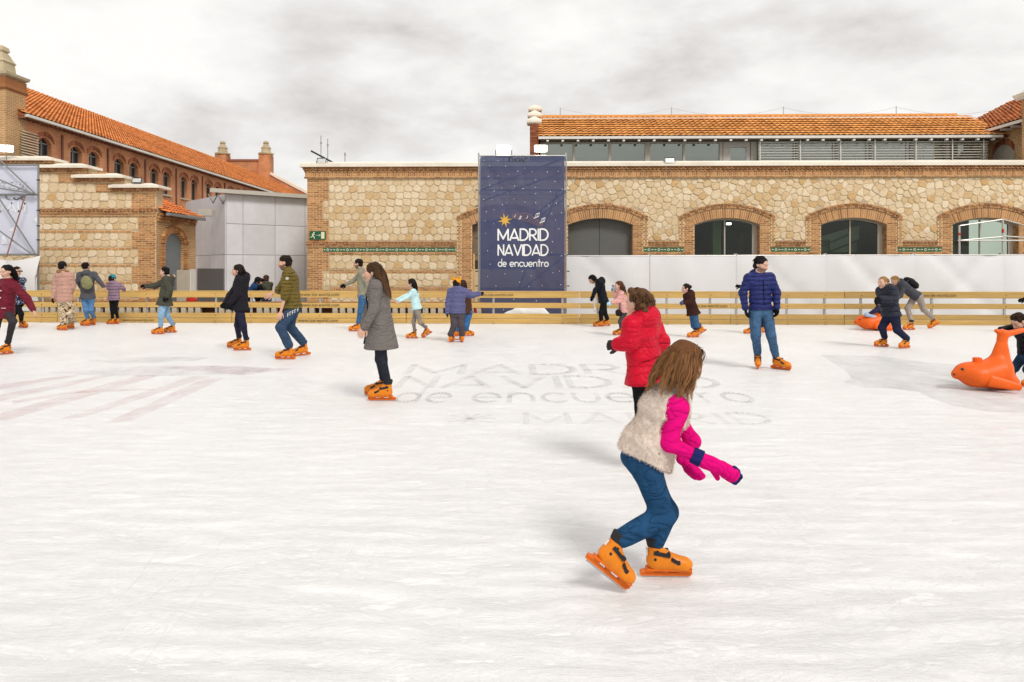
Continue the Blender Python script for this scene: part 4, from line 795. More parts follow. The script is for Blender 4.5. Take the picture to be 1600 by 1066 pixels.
# banner: thin printed mesh, stretched with a few drapes; tubes behind show through
bn = bpy.data.materials.new('banner_mesh'); bn.use_nodes = True; n, l = bn.node_tree.nodes, bn.node_tree.links; b_ = n['Principled BSDF']
b_.inputs['Base Color'].default_value = (*lin('343c60'), 1); b_.inputs['Roughness'].default_value = .55; b_.inputs['Alpha'].default_value = .93
NAVY = bn
banner = empty('printed_banner', (0, TD-.05, 0)); tag(banner, 'tall navy banner reading MADRID NAVIDAD de encuentro with a gold star', 'banner')
BZ0, BZ1 = tz(490), tz(245)
def bw(u, v):
    d = .035*math.sin(math.pi*u)*math.sin(math.pi*min(1, v*1.0))
    d += .022*max(0, 1-abs(u*.9-(1-v)*1.15)*14) + .018*max(0, 1-abs(u*.75-(1-v)*.62-.02)*16) + .02*max(0, 1-abs(u-.06-.04*math.sin(v*5))*16) - .018*max(0, 1-abs(u-.95)*14) + .014*max(0, 1-abs(v-.93)*14)*math.sin(math.pi*u)
    d += .016*math.sin(9*u+2*v)*math.sin(7*v+u)+.02*max(0, 1-abs(u-.45-.5*(1-v))*18)*v+.014*math.sin(23*u+9*v)*max(0, v-.75)*2
    return d
cloth_sheet('sheet', NAVY, banner, BX0, BX1, BZ0, BZ1, 0, 48, 72, bw)
def bpt(px, py, off=.006): 
    x, z = tx(px), tz(py); u, v = (x-BX0)/(BX1-BX0), (z-BZ0)/(BZ1-BZ0); return Vector((x, bw(min(1, max(0, u)), min(1, max(0, v)))-off, z))
BWHITE = M('print_white', (.78, .78, .76), .6, .02)
for word, x0, x1, ya, yb, w, g, in (('MADRID', 778.5, 856, 375.5, 358.2, .15, .17), ('NAVIDAD', 778.5, 856, 399, 382.8, .15, .15), ('de', 778.5, 791.2, 416.5, 405.5, .135, .17), ('encuentro', 796.8, 856.5, 416.5, 405.5, .135, .17)):
    mb = MB(); H = ya-yb
    if word[0] in 'de': H = 11.5
    flat_text(mb, lettering(word, x1-x0, H, w, g), lambda a, b, i: bpt(x0+a, ya-b, .006+i*.0004)); mb.build('lettering', BWHITE, banner)
mb = MB(); sc_ = (789, 344.5)
for k in range(8):
    a = R(90+k*45+12); r1 = 11.5 if k % 2 == 0 else 9.8; t = (sc_[0]+math.cos(a)*r1, sc_[1]-math.sin(a)*r1); q0 = (sc_[0]+math.cos(a+R(24))*4, sc_[1]-math.sin(a+R(24))*4); q1 = (sc_[0]+math.cos(a-R(24))*4, sc_[1]-math.sin(a-R(24))*4)
    mb.face([bpt(*sc_, .008), bpt(*q1, .008), bpt(*t, .008), bpt(*q0, .008)])
mb.build('gold_star', M('print_gold', (.62, .36, .05), .6), banner)
mb = MB()
for k in range(5):
    pts = [(800+t*48, 340-3*k*.9+math.sin(t*3.0)*-6*(1 if k > 1 else 1)+t*t*(14+k*0)+k*3.2-6*t*0) for t in [j/14 for j in range(15)]]
    pts = [(800+t*48, 338.5+k*(1.0+2.0*math.sin(math.pi*t))-6.5*math.sin(math.pi*min(1, t*1.15))*.8+t*t*12-2) for t in [j/14 for j in range(15)]]
    for a, b in zip(pts[:-1], pts[1:]): mb.bar(bpt(*a, .006), bpt(*b, .006), .003, 4)
mb.build('music_lines', M('print_rose', (.50, .25, .22), .6), banner)
mb = MB()
for (x, y, s, k) in ((804, 339, .6, 1), (811, 342.5, .7, 2), (823, 341, .7, 1), (835, 341, 1.0, 3), (844, 348.5, 1.0, 3)):
    for q in range(k):
        hx_ = x+q*2.7*s; hy = y-q*1.1*s
        c = [(hx_+1.1*s*math.cos(a), hy+.9*s*math.sin(a)) for a in [2*math.pi*j/8 for j in range(8)]]; mb.face([bpt(*p, .009) for p in c][::-1])
        mb.bar(bpt(hx_+1*s, hy, .009), bpt(hx_+2.4*s, hy-6*s, .009), .008, 4)
    if k > 1: mb.bar(bpt(x+2.4*s, y-6*s, .0095), bpt(x+(k-1)*2.7*s+2.4*s, y-6*s-(k-1)*1.1*s, .0095), .014, 4)
mb.build('music_notes', BWHITE, banner)
mb = MB(); r6 = random.Random(3); dots = [(757, 251), (778, 252), (765, 259), (790, 260), (763, 276), (778, 275), (795, 273), (809, 268), (831, 268), (820, 263), (855, 269), (872, 268), (867, 284), (837, 281), (804, 291), (784, 294), (765, 290), (817, 295), (837, 293), (837, 303), (860, 300), (793, 302), (772, 299), (756, 312), (769, 312), (791, 317), (785, 320), (803, 311), (820, 316), (837, 317), (857, 321), (869, 318), (772, 328), (878, 296), (862, 334), (877, 333), (760, 331), (759, 365), (771, 350), (868, 344), (863, 378), (862, 395), (766, 413), (762, 432), (789, 428), (816, 424), (830, 431), (853, 412), (847, 446), (874, 424), (775, 447), (812, 441), (876, 445), (762, 392), (873, 358), (765, 455), (803, 468), (838, 470), (787, 484), (850, 480), (864, 426), (758, 345), (877, 400), (826, 448)]
for x, y in dots:
    rr = r6.uniform(.42, .68); mb.face([bpt(x+rr*math.cos(a), y+rr*math.sin(a), .007) for a in [2*math.pi*j/7 for j in range(7)]][::-1])
tag(mb.build('star_dots', BWHITE, banner), kind='stuff')
mb = MB(); r6 = random.Random(8)                                         # hand-drawn black scrawl near the top hem
pts = [(795, 246), (795.5, 254), (797, 247.5), (800, 247), (802.5, 252), (805, 248), (806, 253), (809, 247), (811, 247), (812, 253), (815, 248), (817, 253), (820, 249), (822, 246.5), (824, 249)]
for a, b in zip(pts[:-1], pts[1:]): mb.bar(bpt(*a, .010), bpt(*b, .010), .010, 5)
mb.build('black_scrawl', DARK, banner)
# snow heap and white skirt at the foot of the tower
mb = MB(); nx, ny = 40, 12; sk = []
for j in range(ny+1):
    for i in range(nx+1):
        u, v = i/nx*2-1, j/ny*2-1; hgt = max(0, .53*(1-abs(u+.05)**1.6)*(1-v*v*.9)+.05*math.sin(9*u+3*v)*(1-u*u)+.03*math.sin(19*u+1)*(1-v*v)); sk.append((tx(828)+u*1.2, -.32+v*.26, hgt*(1-u*u)**.5-.01))
mb.poly(sk, [(j*(nx+1)+i, j*(nx+1)+i+1, (j+1)*(nx+1)+i+1, (j+1)*(nx+1)+i) for j in range(ny) for i in range(nx)]); o = mb.build('snow_heap', M('scraped_snow', (.82, .81, .79), .9, .04, 6, .02, 9), None, True); o.location = (0, TD, 0)
tag(o, 'heap of scraped snow at the foot of the navy banner', 'snow heap')
# traffic cones seen through the barrier
for i, px in enumerate((741.5,)):
    p = fpx(px)+Vector((0, .45, 0)); c = empty('traffic_cone', p); tag(c, 'small red and white traffic cone between barrier and banner', 'cone')
    mb = MB(); mb.lathe([(.14, 0), (.14, .03), (.085, .031), (.072, .16)], n=12, rot=0); mb.build('base', M('cone_red', (.55, .05, .02), .6), c)
    mb = MB(); mb.lathe([(.072, .161), (.055, .28)], n=12, rot=0); mb.build('band', WHITEPAINT, c)
    mb = MB(); mb.lathe([(.055, .281), (.025, .46)], n=12, rot=0); mb.build('tip', M('cone_red', (.55, .05, .02)), c)
# ------------------------------------------------------------------ left scaffold with the banner seen from behind
SD = 22.2; sx = lambda px: (px-800)/FOC*SD; sz = lambda py: CAMH+(HOR-py)/FOC*SD
sc2 = empty('scaffold_tower', (0, SD, 0)); tag(sc2, 'grey scaffold tubes in front of the reversed pale banner', 'scaffold')
tubes('standard', sc2, [((sx(60), 0, 0), (sx(60), 0, sz(257))), ((sx(-70), 0, 0), (sx(-70), 0, sz(257))), ((sx(-60), -1.6, 0), (sx(-60), -1.6, sz(240)))], .03, GREYMETAL)
tubes('ledger', sc2, [((sx(-70), -.03, sz(p)), (sx(61), -.03, sz(p))) for p in (258, 304.5, 398)], .03, GREYMETAL)
tubes('brace', sc2, [((sx(2), -.09, sz(250)), (sx(60), -.09, sz(305))), ((sx(-70), -.12, sz(251)), (sx(57), -.12, sz(304))), ((sx(-30), -.16, sz(290)), (sx(57), -.16, sz(303))), ((sx(0), -.2, sz(302)), (sx(60), -.12, sz(398))), ((sx(-5), -.24, sz(352)), (sx(55), -.14, sz(398)))], .024, GREYMETAL)
tubes('rusty_brace', sc2, [((sx(49), -.28, sz(306)), (sx(20), -.28, sz(402)))], .02, M('rust', (.26, .13, .09), .8, .3, 8))
tubes('coupler', sc2, [((sx(58), -.02, sz(p)), (sx(63), -.02, sz(p))) for p in (281.5, 329, 353, 375)], .02, DARK)
rb = empty('reversed_banner', (0, SD+.05, 0)); tag(rb, 'pale lavender banner with mirrored letters seen from behind', 'banner')
LAV = M('banner_back', (.56, .57, .66), .7, .05, 1.2)
cloth_sheet('sheet', LAV, rb, sx(-70), sx(59.5), sz(397), sz(258.5), 0, 20, 16, lambda u, v: .02*math.sin(5*u+4*v))
LAVW = M('banner_back_print', (.70, .70, .75), .7)
def mirror_word(word, xr, x1, ya, h):
    mb = MB(); q = lettering(word, x1-xr, h, .16, .2)
    for k in q: mb.face([(sx(x1-p[0]), -.024, sz(ya-p[1])) for p in k][::-1])
    mb.build('lettering', LAVW, rb)
mirror_word('NATAL', -30, 38, 295, 10); mirror_word('SUD', 8, 38, 312, 9); mirror_word('NAVIDAD', -60, 38, 331, 14)
mb = MB()
for t in ([(50, 343), (58, 338), (58, 350)], [(12, 360), (27, 351), (24, 363)], [(0, 375), (5, 366), (12, 381), (2, 382)]): mb.face([(sx(x), -.024, sz(y)) for x, y in t])
mb.build('printed_shards', LAVW, rb)
ws = empty('white_drape', (0, SD-.12, 0)); tag(ws, 'sagging white sheet tied below the reversed banner', 'sheet')
mb = MB(); nx, nz = 30, 14; v = []
for j in range(nz+1):
    for i in range(nx+1):
        u, w = i/nx, j/nz; top = sz(399.5)-.16*math.sin(math.pi*min(1, max(0, (u-.35)/.65)))-.1*(u < .35)*0; x = sx(-70)+(sx(67)-sx(-70))*u - (.12*math.sin(math.pi*w) if u > .97 else 0); v.append((x, .03*math.sin(8*u+5*w)+.04*max(0, 1-abs(u-.9+w*.3)*8), .25+(top-.25)*w))
mb.poly(v, [(j*(nx+1)+i, j*(nx+1)+i+1, (j+1)*(nx+1)+i+1, (j+1)*(nx+1)+i) for j in range(nz) for i in range(nx)]); mb.build('sheet', WHITECLOTH, ws, True)
# ------------------------------------------------------------------ floodlights
def floodlight(p, w, h, lit, label, tilt=.3, e=14., yaw=0.):
    o = empty('floodlight', p, yaw); tag(o, label, 'floodlight', 'floodlights')
    mb = MB(); mb.poly([(x, y, z) for x, y, z in ((-w/2, 0, 0), (w/2, 0, 0), (w/2, tilt*h, h), (-w/2, tilt*h, h), (-w/2*.7, .16, .02), (w/2*.7, .16, .02), (w/2*.7, .16+tilt*h*.8, h*.9), (-w/2*.7, .16+tilt*h*.8, h*.9))], [(0, 4, 5, 1), (1, 5, 6, 2), (2, 6, 7, 3), (3, 7, 4, 0), (4, 7, 6, 5)]); mb.build('housing', GREYMETAL, o)
    g = .03; mb = MB(); mb.poly([(-w/2+g, .0, g), (w/2-g, .0, g), (w/2-g, tilt*h-.01, h-g), (-w/2+g, tilt*h-.01, h-g)], [(0, 1, 2, 3)]); mb.build('lamp_face', emis('flood_glow', (1, .95, .82), e) if lit else M('lamp_glass', (.55, .55, .53), .2, .03, spec=.6), o)
    mb = MB(); mb.bar((-w/2-.02, .08, h/2), (-w/2-.02, .08, -.08), .012, 6); mb.bar((w/2+.02, .08, h/2), (w/2+.02, .08, -.08), .012, 6); mb.bar((-w/2-.02, .08, -.08), (w/2+.02, .08, -.08), .012, 6); mb.bar((0, .08, -.08), (0, .08, -.3), .015, 6); mb.build('yoke', GREYMETAL, o)
floodlight(P(787, 241, TD+.2), .46, .29, True, 'lit white floodlight above the left of the navy banner', -.2)
floodlight(P(845, 238.5, TD+.35), .42, .24, True, 'lit floodlight above the right of the navy banner against brick', -.1)
floodlight(P(1047, 255, 27.0), .40, .22, False, 'unlit grey floodlight on the coping below the gallery windows')
floodlight(P(502, 256, 27.3), .38, .24, False, 'unlit floodlight on the coping corner beside the antennas')
floodlight(P(213, 286, 24.9), .36, .20, False, 'unlit floodlight on the lowest stepped coping')
floodlight(P(9, 238, 24.6), .48, .26, True, 'lit white floodlight on the top stepped coping', -.1, yaw=.4)
an = empty('antenna_cluster', P(507, 254, 29.5)); tag(an, 'thin antenna masts and a slanted arm on the stone hall corner', 'antenna')
f_ = FOC/29.5
for x, h_ in ((-5.5, 42), (5.0, 37), (32, 16)):
    mb = MB(); mb.bar((x/f_, 0, -.3), (x/f_, 0, h_/f_), .022, 6); mb.bar((x/f_, 0, h_*.7/f_), (x/f_, 0, h_*.7/f_+.06), .05, 6); mb.build('mast', STEEL, an)
mb = MB(); mb.bar((-21/f_, 0, 18/f_), (13/f_, 0, 0), .04, 6); mb.build('slanted_arm', DARK, an)
# emergency exit sign on the brick pier
es = empty('exit_sign', (HX, HY, 0), HS); tag(es, 'green running-man exit sign with arrow on the brick pier', 'sign')
ex0, ex1, ez0, ez1 = wx(484.5), wx(509.5), wz(374.5, 490), wz(361.5, 490)
mb = MB(); mb.box(ex0, ex1, -.06, -.035, ez0, ez1); mb.build('plate', M('sign_green', (.012, .10, .045), .4), es)
SW = M('sign_print', (.72, .74, .5), .5); mb = MB(); sy = -.064; ew, eh = ex1-ex0, ez1-ez0
def sp(u, v): return (ex0+u*ew, sy, ez0+v*eh)
mb.face([sp(.72, .1), sp(.93, .1), sp(.93, .9), sp(.72, .9)]); mb.build('door_symbol', SW, es)
mb = MB()
for a, b, w in (((.42, .5), (.60, .5), .012), ((.60, .62), (.68, .5), .012), ((.60, .38), (.68, .5), .012)): mb.bar(sp(*a), sp(*b), w, 4)
mb.build('arrow_symbol', SW, es)
mb = MB()
for a, b, w in (((.25, .72), (.20, .45), .03), ((.20, .45), (.28, .3), .022), ((.28, .3), (.30, .1), .018), ((.20, .45), (.13, .28), .022), ((.13, .28), (.05, .26), .016), ((.25, .68), (.33, .58), .014), ((.25, .68), (.15, .62), .014)): mb.bar(sp(*a), sp(*b), w, 5)
mb.lathe([(.0, 0)], n=3) if False else None
c = sp(.28, .83); mb.face([(c[0]+.03*math.cos(a), sy-.012, c[2]+.03*math.sin(a)) for a in [2*math.pi*j/8 for j in range(8)]][::-1]); mb.build('running_figure', SW, es)
# guard rail tower behind the hoarding at the right
gr = empty('guard_rail', (0, 25.2, 0)); tag(gr, 'aluminium scaffold guard rail in front of the rightmost arch', 'guard rail'); ux_ = lambda px: (px-800)/FOC*25.2; uz_ = lambda py: CAMH+(HOR-py)/FOC*25.2
ALU = M('aluminium', (.55, .54, .50), .35, .05, 5, metal=.6)
tubes('upright', gr, [((ux_(1499), 0, 0), (ux_(1499), 0, uz_(352))), ((ux_(1567), 0, 0), (ux_(1567), 0, uz_(341)))], .035, ALU)
tubes('rail', gr, [((ux_(1499), 0, uz_(353)), (ux_(1567), 0, uz_(343))), ((ux_(1497), 0, uz_(376)), (ux_(1567), 0, uz_(370))), ((ux_(1499), -.05, uz_(376)), (ux_(1640), -.05, uz_(376))), ((ux_(1567), 0, uz_(369)), (ux_(1640), 0, uz_(374))), ((ux_(1567), 0, uz_(343)), (ux_(1600), 0, uz_(352)))], .025, ALU)
tubes('red_collar', gr, [((ux_(1499), 0, uz_(368)), (ux_(1499), 0, uz_(364))), ((ux_(1567), 0, uz_(364)), (ux_(1567), 0, uz_(358)))], .042, M('collar_red', (.5, .04, .03), .5))
# low beige cabinet and bags behind the barrier, left
cb = empty('utility_cabinet', P(288, 418, 25.6)); cb.location.z = 0; tag(cb, 'beige utility cabinet in front of the arched doorway', 'cabinet')
mb = MB(); zc_ = CAMH+(HOR-422)/FOC*25.6; mb.box(-.28, .21, 0, .4, 0, zc_); mb.build('body', M('cabinet_beige', (.40, .35, .28), .6), cb); mb = MB(); mb.box(.212, .235, -.01, .4, 0, zc_+.03); mb.build('side_trim', WHITEPAINT, cb)
# ------------------------------------------------------------------ figures: implicit surfaces (blended limbs) turned into one mesh each
V = lambda *a: np.array(a, float)
def unit(v): return v/(np.linalg.norm(v)+1e-9)
def smin(a, b, k):
    if k <= 0: return np.minimum(a, b)
    h = np.clip(.5+.5*(b-a)/k, 0, 1); return b+(a-b)*h-k*h*(1-h)
def cap(a, b, ra, rb, k=.02, rib=None, sub=False): return dict(t='cap', a=np.array(a, float), b=np.array(b, float), ra=ra, rb=rb, k=k, rib=rib, sub=sub)
def ell(a, b, wa, wb, right, k=.04, end=None, rib=None): return dict(t='ell', a=np.array(a, float), b=np.array(b, float), wa=wa, wb=wb, r=np.array(right, float), k=k, end=end, rib=rib, sub=False)
def sph(c, rad, F=None, k=.02, sub=False): return dict(t='sph', c=np.array(c, float), rad=np.array(rad if hasattr(rad, '__len__') else (rad,)*3, float), F=F, k=k, sub=sub)
def plane(p, n, k=0.): return dict(t='pl', p=np.array(p, float), n=unit(np.array(n, float)), k=k)
def pdist(p, q):
    if p['t'] == 'cap':
        ab = p['b']-p['a']; L2 = ab@ab+1e-12; t = np.clip(((q-p['a'])@ab)/L2, 0, 1); r = p['ra']+(p['rb']-p['ra'])*t
        if p['rib']: am, pi = p['rib'][:2]; r = r+am*np.abs(np.sin(np.pi*t*math.sqrt(L2)/pi))
        return np.linalg.norm(q-p['a']-t[..., None]*ab, axis=-1)-r
    if p['t'] == 'ell':
        ab = p['b']-p['a']; L = np.linalg.norm(ab)+1e-9; ax = ab/L; d = q-p['a']; h = d@ax; t = np.clip(h/L, 0, 1)
        r = unit(p['r']-ax*(p['r']@ax)); f = np.cross(ax, r); w = p['wa'][0]+(p['wb'][0]-p['wa'][0])*t; dd = p['wa'][1]+(p['wb'][1]-p['wa'][1])*t
        if p['rib']: am, pi = p['rib'][:2]; rr = am*np.abs(np.sin(np.pi*h/pi)); w = w+rr; dd = dd+rr
        over = h-t*L; e = p['end'] or min(p['wa'][1], p['wb'][1]); x, y = d@r, d@f
        kk = np.sqrt((x/w)**2+(y/dd)**2+(over/e)**2); return (kk-1)*np.minimum(w, dd)
    if p['t'] == 'sph':
        d = q-p['c']
        if p['F'] is not None: d = d@p['F'].T
        k1 = np.linalg.norm(d/p['rad'], axis=-1); k2 = np.linalg.norm(d/p['rad']**2, axis=-1)+1e-9; return k1*(k1-1)/k2
def pbox(p, m):
    if p['t'] == 'cap': r = max(p['ra'], p['rb'])+(p['rib'][0] if p['rib'] else 0)+m; return np.minimum(p['a'], p['b'])-r, np.maximum(p['a'], p['b'])+r
    if p['t'] == 'ell': r = max(*p['wa'], *p['wb'], p['end'] or 0)+(p['rib'][0] if p['rib'] else 0)+m; return np.minimum(p['a'], p['b'])-r, np.maximum(p['a'], p['b'])+r
    r = p['rad'].max()+m; return p['c']-r, p['c']+r
def sdf_at(prims, q):
    v = np.full(q.shape[:-1], 9.)
    for p in prims:
        if p['t'] == 'pl': v = np.maximum(v, (q-p['p'])@p['n']); continue
        d = pdist(p, q); v = -smin(-v, d, p['k']) if p['sub'] else smin(v, d, p['k'])
    return v
def noise3(q, fr, seed):
    r = np.random.RandomState(seed); o = np.zeros(q.shape[:-1])
    for i in range(7): k = r.normal(size=3); k = k/np.linalg.norm(k)*r.uniform(.6, 1.5); o += np.sin((q*np.array(fr))@k+r.uniform(0, 6.28)+1.3*np.sin(q@(k[::-1]*np.array(fr)*.6)+i))
    return o/3.4
def mesh_sdf(prims, res, disp=None, cut=None):
    bx = [pbox(p, .03) for p in prims if p['t'] != 'pl' and not p['sub']]
    lo = np.min([b[0] for b in bx], 0); hi = np.max([b[1] for b in bx], 0); n = np.ceil((hi-lo)/res).astype(int)+2
    axs = [lo[i]+res*np.arange(n[i]) for i in range(3)]; v = np.full(n, .5)
    for p in prims:
        if p['t'] == 'pl':
            g = ((axs[0]-p['p'][0])*p['n'][0])[:, None, None]+((axs[1]-p['p'][1])*p['n'][1])[None, :, None]+((axs[2]-p['p'][2])*p['n'][2])[None, None, :]; v = np.maximum(v, g); continue
        a, b = pbox(p, max(.06, p['k']*1.6)); i0 = np.clip(np.floor((a-lo)/res).astype(int), 0, n-1); i1 = np.clip(np.ceil((b-lo)/res).astype(int)+1, 1, n)
        s = tuple(slice(i0[i], i1[i]) for i in range(3)); q = np.stack(np.meshgrid(*[axs[i][s[i]] for i in range(3)], indexing='ij'), -1); d = pdist(p, q)
        v[s] = -smin(-v[s], d, p['k']) if p['sub'] else smin(v[s], d, p['k'])
    if disp:
        near = np.abs(v) < .05; idx = np.argwhere(near); v[near] -= disp(lo+idx*res)
    s = v < 0; corner = sum(s[i:n[0]-1+i, j:n[1]-1+j, k:n[2]-1+k].astype(np.int8) for i in (0, 1) for j in (0, 1) for k in (0, 1))
    cells = np.argwhere((corner > 0) & (corner < 8)); vid = -np.ones(n-1, int); vid[tuple(cells.T)] = np.arange(len(cells))
    acc = np.zeros((len(cells), 3)); cnt = np.zeros(len(cells)); C8 = [(i, j, k) for i in (0, 1) for j in (0, 1) for k in (0, 1)]
    val = {c: v[tuple((cells+np.array(c)).T)] for c in C8}
    for c in C8:
        for ax in range(3):
            if c[ax]: continue
            c2 = list(c); c2[ax] = 1; c2 = tuple(c2); a, b = val[c], val[c2]; m_ = (a < 0) != (b < 0); t = np.where(m_, a/np.where(m_, a-b, 1), 0)
            pt = np.array(c, float)[None]+np.zeros((len(cells), 3)); pt[:, ax] += t; acc += pt*m_[:, None]; cnt += m_
    verts = lo+(cells+acc/np.maximum(cnt, 1)[:, None])*res; faces = []
    for ax in range(3):
        sl0 = [slice(None)]*3; sl1 = [slice(None)]*3; sl0[ax] = slice(0, -1); sl1[ax] = slice(1, None); a, b = s[tuple(sl0)], s[tuple(sl1)]; e = np.argwhere(a != b)
        u, w = [(1, 2), (2, 0), (0, 1)][ax]; ok = (e[:, u] > 0) & (e[:, w] > 0) & (e[:, u] < n[u]-1) & (e[:, w] < n[w]-1); e = e[ok]; fl = a[tuple(e.T)]; q = []
        for du, dw in ((-1, -1), (0, -1), (0, 0), (-1, 0)): p = e.copy(); p[:, u] += du; p[:, w] += dw; q.append(vid[tuple(p.T)])
        q = np.stack(q, 1); q[~fl] = q[~fl][:, ::-1]; faces.append(q)
    return verts, np.concatenate(faces)
def np_mesh(name, verts, faces, mat, parent=None, origin=None, colors=None, smooth=True):
    me = bpy.data.meshes.new(name); nv, nf, k = len(verts), len(faces), faces.shape[1]
    if origin is not None: verts = verts-np.array(origin)
    me.vertices.add(nv); me.vertices.foreach_set('co', np.ascontiguousarray(verts, dtype=np.float32).ravel()); me.loops.add(nf*k); me.loops.foreach_set('vertex_index', np.ascontiguousarray(faces, dtype=np.int32).ravel())
    me.polygons.add(nf); me.polygons.foreach_set('loop_start', np.arange(nf, dtype=np.int32)*k); me.polygons.foreach_set('use_smooth', np.full(nf, smooth)); me.update(calc_edges=True); me.validate()
    if colors is not None:
        a = me.color_attributes.new('Col', 'FLOAT_COLOR', 'POINT'); a.data.foreach_set('color', np.concatenate([colors, np.ones((nv, 1))], 1).astype(np.float32).ravel())
    return link(name, me, parent, mat)
def col_mat(name, rough=.55, bump=.0, sss=0., spec=.35):
    m = bpy.data.materials.new(name); m.use_nodes = True; n, l = m.node_tree.nodes, m.node_tree.links; b = n['Principled BSDF']; b.inputs['Roughness'].default_value = rough; b.inputs['Specular IOR Level'].default_value = spec
    a = n.new('ShaderNodeAttribute'); a.attribute_name = 'Col'; z = n.new('ShaderNodeTexNoise'); z.inputs['Scale'].default_value = 60; t = n.new('ShaderNodeTexCoord'); l.new(t.outputs['Object'], z.inputs['Vector'])
    mr = n.new('ShaderNodeMapRange'); mr.inputs[3].default_value = .85; mr.inputs[4].default_value = 1.15; l.new(z.outputs['Fac'], mr.inputs[0]); mx = n.new('ShaderNodeMix'); mx.data_type = 'RGBA'; mx.blend_type = 'MULTIPLY'; mx.inputs[0].default_value = 1; l.new(a.outputs['Color'], mx.inputs[6]); l.new(mr.outputs[0], mx.inputs[7])
    l.new(mx.outputs[2], b.inputs['Base Color']); return m
SKINM, HAIRM = col_mat('skin', .55, spec=.25), col_mat('hair', .6, spec=.12)
def fabric(name, c, kind='plain', rough=.85, pitch=.08, pd=.026):
    if name in _mats: return _mats[name]
    c = lin(c) if isinstance(c, str) else c
    if kind == 'denim': return M(name, c, .9, .34, 11, .003, 40, stretch=(1.3, 1.3, 1.0), spec=.04, detail=7, crease=.036, cscale=6.5)
    if kind == 'shell': return M(name, c, .55, .12, 7, .002, 30, stretch=(1, 1, 1.6), spec=.12, detail=5, crease=.05, cscale=5.5)
    if kind == 'puffer':                                                  # quilted down: level channels with stitched seams
        m = M(name, c, .5, .12, 7, .002, 30, stretch=(1, 1, 1.6), spec=.16, detail=5, crease=.03, cscale=6.); n, l = m.node_tree.nodes, m.node_tree.links; t = n['Texture Coordinate']
        zz = n.new('ShaderNodeTexNoise'); zz.inputs['Scale'].default_value = 5.; l.new(t.outputs['Object'], zz.inputs['Vector']); s = n.new('ShaderNodeSeparateXYZ'); l.new(t.outputs['Object'], s.inputs[0])
        def mt(op, a, b=0.):
            x = n.new('ShaderNodeMath'); x.operation = op
            for i, v in enumerate((a, b)):
                if isinstance(v, (int, float)): x.inputs[i].default_value = v
                else: l.new(v, x.inputs[i])
            return x.outputs[0]
        hgt = mt('POWER', mt('ABSOLUTE', mt('SINE', mt('MULTIPLY', mt('ADD', s.outputs[2], mt('MULTIPLY', zz.outputs['Fac'], .05)), math.pi/pitch))), .45)
        b3 = n.new('ShaderNodeBump'); b3.inputs['Distance'].default_value = min(pd, pitch*.34); b3.inputs['Strength'].default_value = 1; l.new(hgt, b3.inputs['Height'])
        first = [q for q in n if q.type == 'BUMP' and q is not b3 and not q.inputs['Normal'].is_linked][0]; l.new(b3.outputs[0], first.inputs['Normal']); return m
    if kind == 'fur': return M(name, c, .95, .22, 30, .012, 45, spec=.1)
    m = M(name, c, rough, .16, 22, .003, 40, spec=.04, stretch=(1, 1, 1.5), detail=6, crease=.034, cscale=5.)
    if kind in ('tweed', 'quilt', 'camo', 'flower'):
        n, l = m.node_tree.nodes, m.node_tree.links; b = n['Principled BSDF']; t = n['Texture Coordinate']; src = b.inputs['Base Color'].links[0].from_socket
        def mathn(op, a, bb):
            x = n.new('ShaderNodeMath'); x.operation = op
            for i, v in enumerate((a, bb)):
                if isinstance(v, (int, float)): x.inputs[i].default_value = v
                else: l.new(v, x.inputs[i])
            return x.outputs[0]
        s = n.new('ShaderNodeSeparateXYZ'); l.new(t.outputs['Object'], s.inputs[0])
        mx = n.new('ShaderNodeMix'); mx.data_type = 'RGBA'; l.new(src, mx.inputs[6])
        if kind == 'tweed':
            hh = mathn('ADD', s.outputs[0], s.outputs[1]); f1 = mathn('SINE', mathn('MULTIPLY', mathn('ADD', mathn('MULTIPLY', hh, .75), s.outputs[2]), 260), 0); f2 = mathn('SINE', mathn('MULTIPLY', mathn('SUBTRACT', hh, s.outputs[2]), 330), 0)
            fac = mathn('ADD', mathn('MULTIPLY', f1, .45), mathn('MULTIPLY', f2, .12)); l.new(mathn('ADD', fac, .25), mx.inputs[0]); mx.inputs[7].default_value = (*[v*.28 for v in c], 1); mx.clamp_factor = True
        elif kind == 'quilt':
            hh = mathn('ADD', s.outputs[0], mathn('MULTIPLY', s.outputs[1], .6)); w = 42.
            f1 = mathn('ABSOLUTE', mathn('SINE', mathn('MULTIPLY', mathn('ADD', hh, s.outputs[2]), w), 0), 0); f2 = mathn('ABSOLUTE', mathn('SINE', mathn('MULTIPLY', mathn('SUBTRACT', hh, s.outputs[2]), w), 0), 0)
            hgt = mathn('POWER', mathn('MINIMUM', f1, f2), .5); bp = n.new('ShaderNodeBump'); bp.inputs['Distance'].default_value = .02; bp.inputs['Strength'].default_value = 1; l.new(hgt, bp.inputs['Height']); l.new(bp.outputs[0], b.inputs['Normal']); mx.inputs[0].default_value = 0
        else:
            z = n.new('ShaderNodeTexNoise'); z.inputs['Scale'].default_value = 13 if kind == 'camo' else 26; z.inputs['Detail'].default_value = 1.5; z.inputs['Distortion'].default_value = .8; l.new(t.outputs['Object'], z.inputs['Vector'])
            r = n.new('ShaderNodeValToRGB'); r.color_ramp.interpolation = 'CONSTANT'; e = r.color_ramp.elements; l.new(z.outputs['Fac'], r.inputs[0])
            if kind == 'camo': e[0].color = (.10, .045, .02, 1); e[1].position = .44; e[1].color = (.62, .50, .34, 1); x = e.new(.53); x.color = (.28, .16, .08, 1); x = e.new(.58); x.color = (.70, .60, .44, 1)
            else: e[0].color = (.02, .025, .05, 1); e[1].position = .55; e[1].color = (.30, .33, .42, 1)
            l.new(r.outputs[0], mx.inputs[7]); mx.inputs[0].default_value = 1
        l.new(mx.outputs[2], b.inputs['Base Color'])
    return m
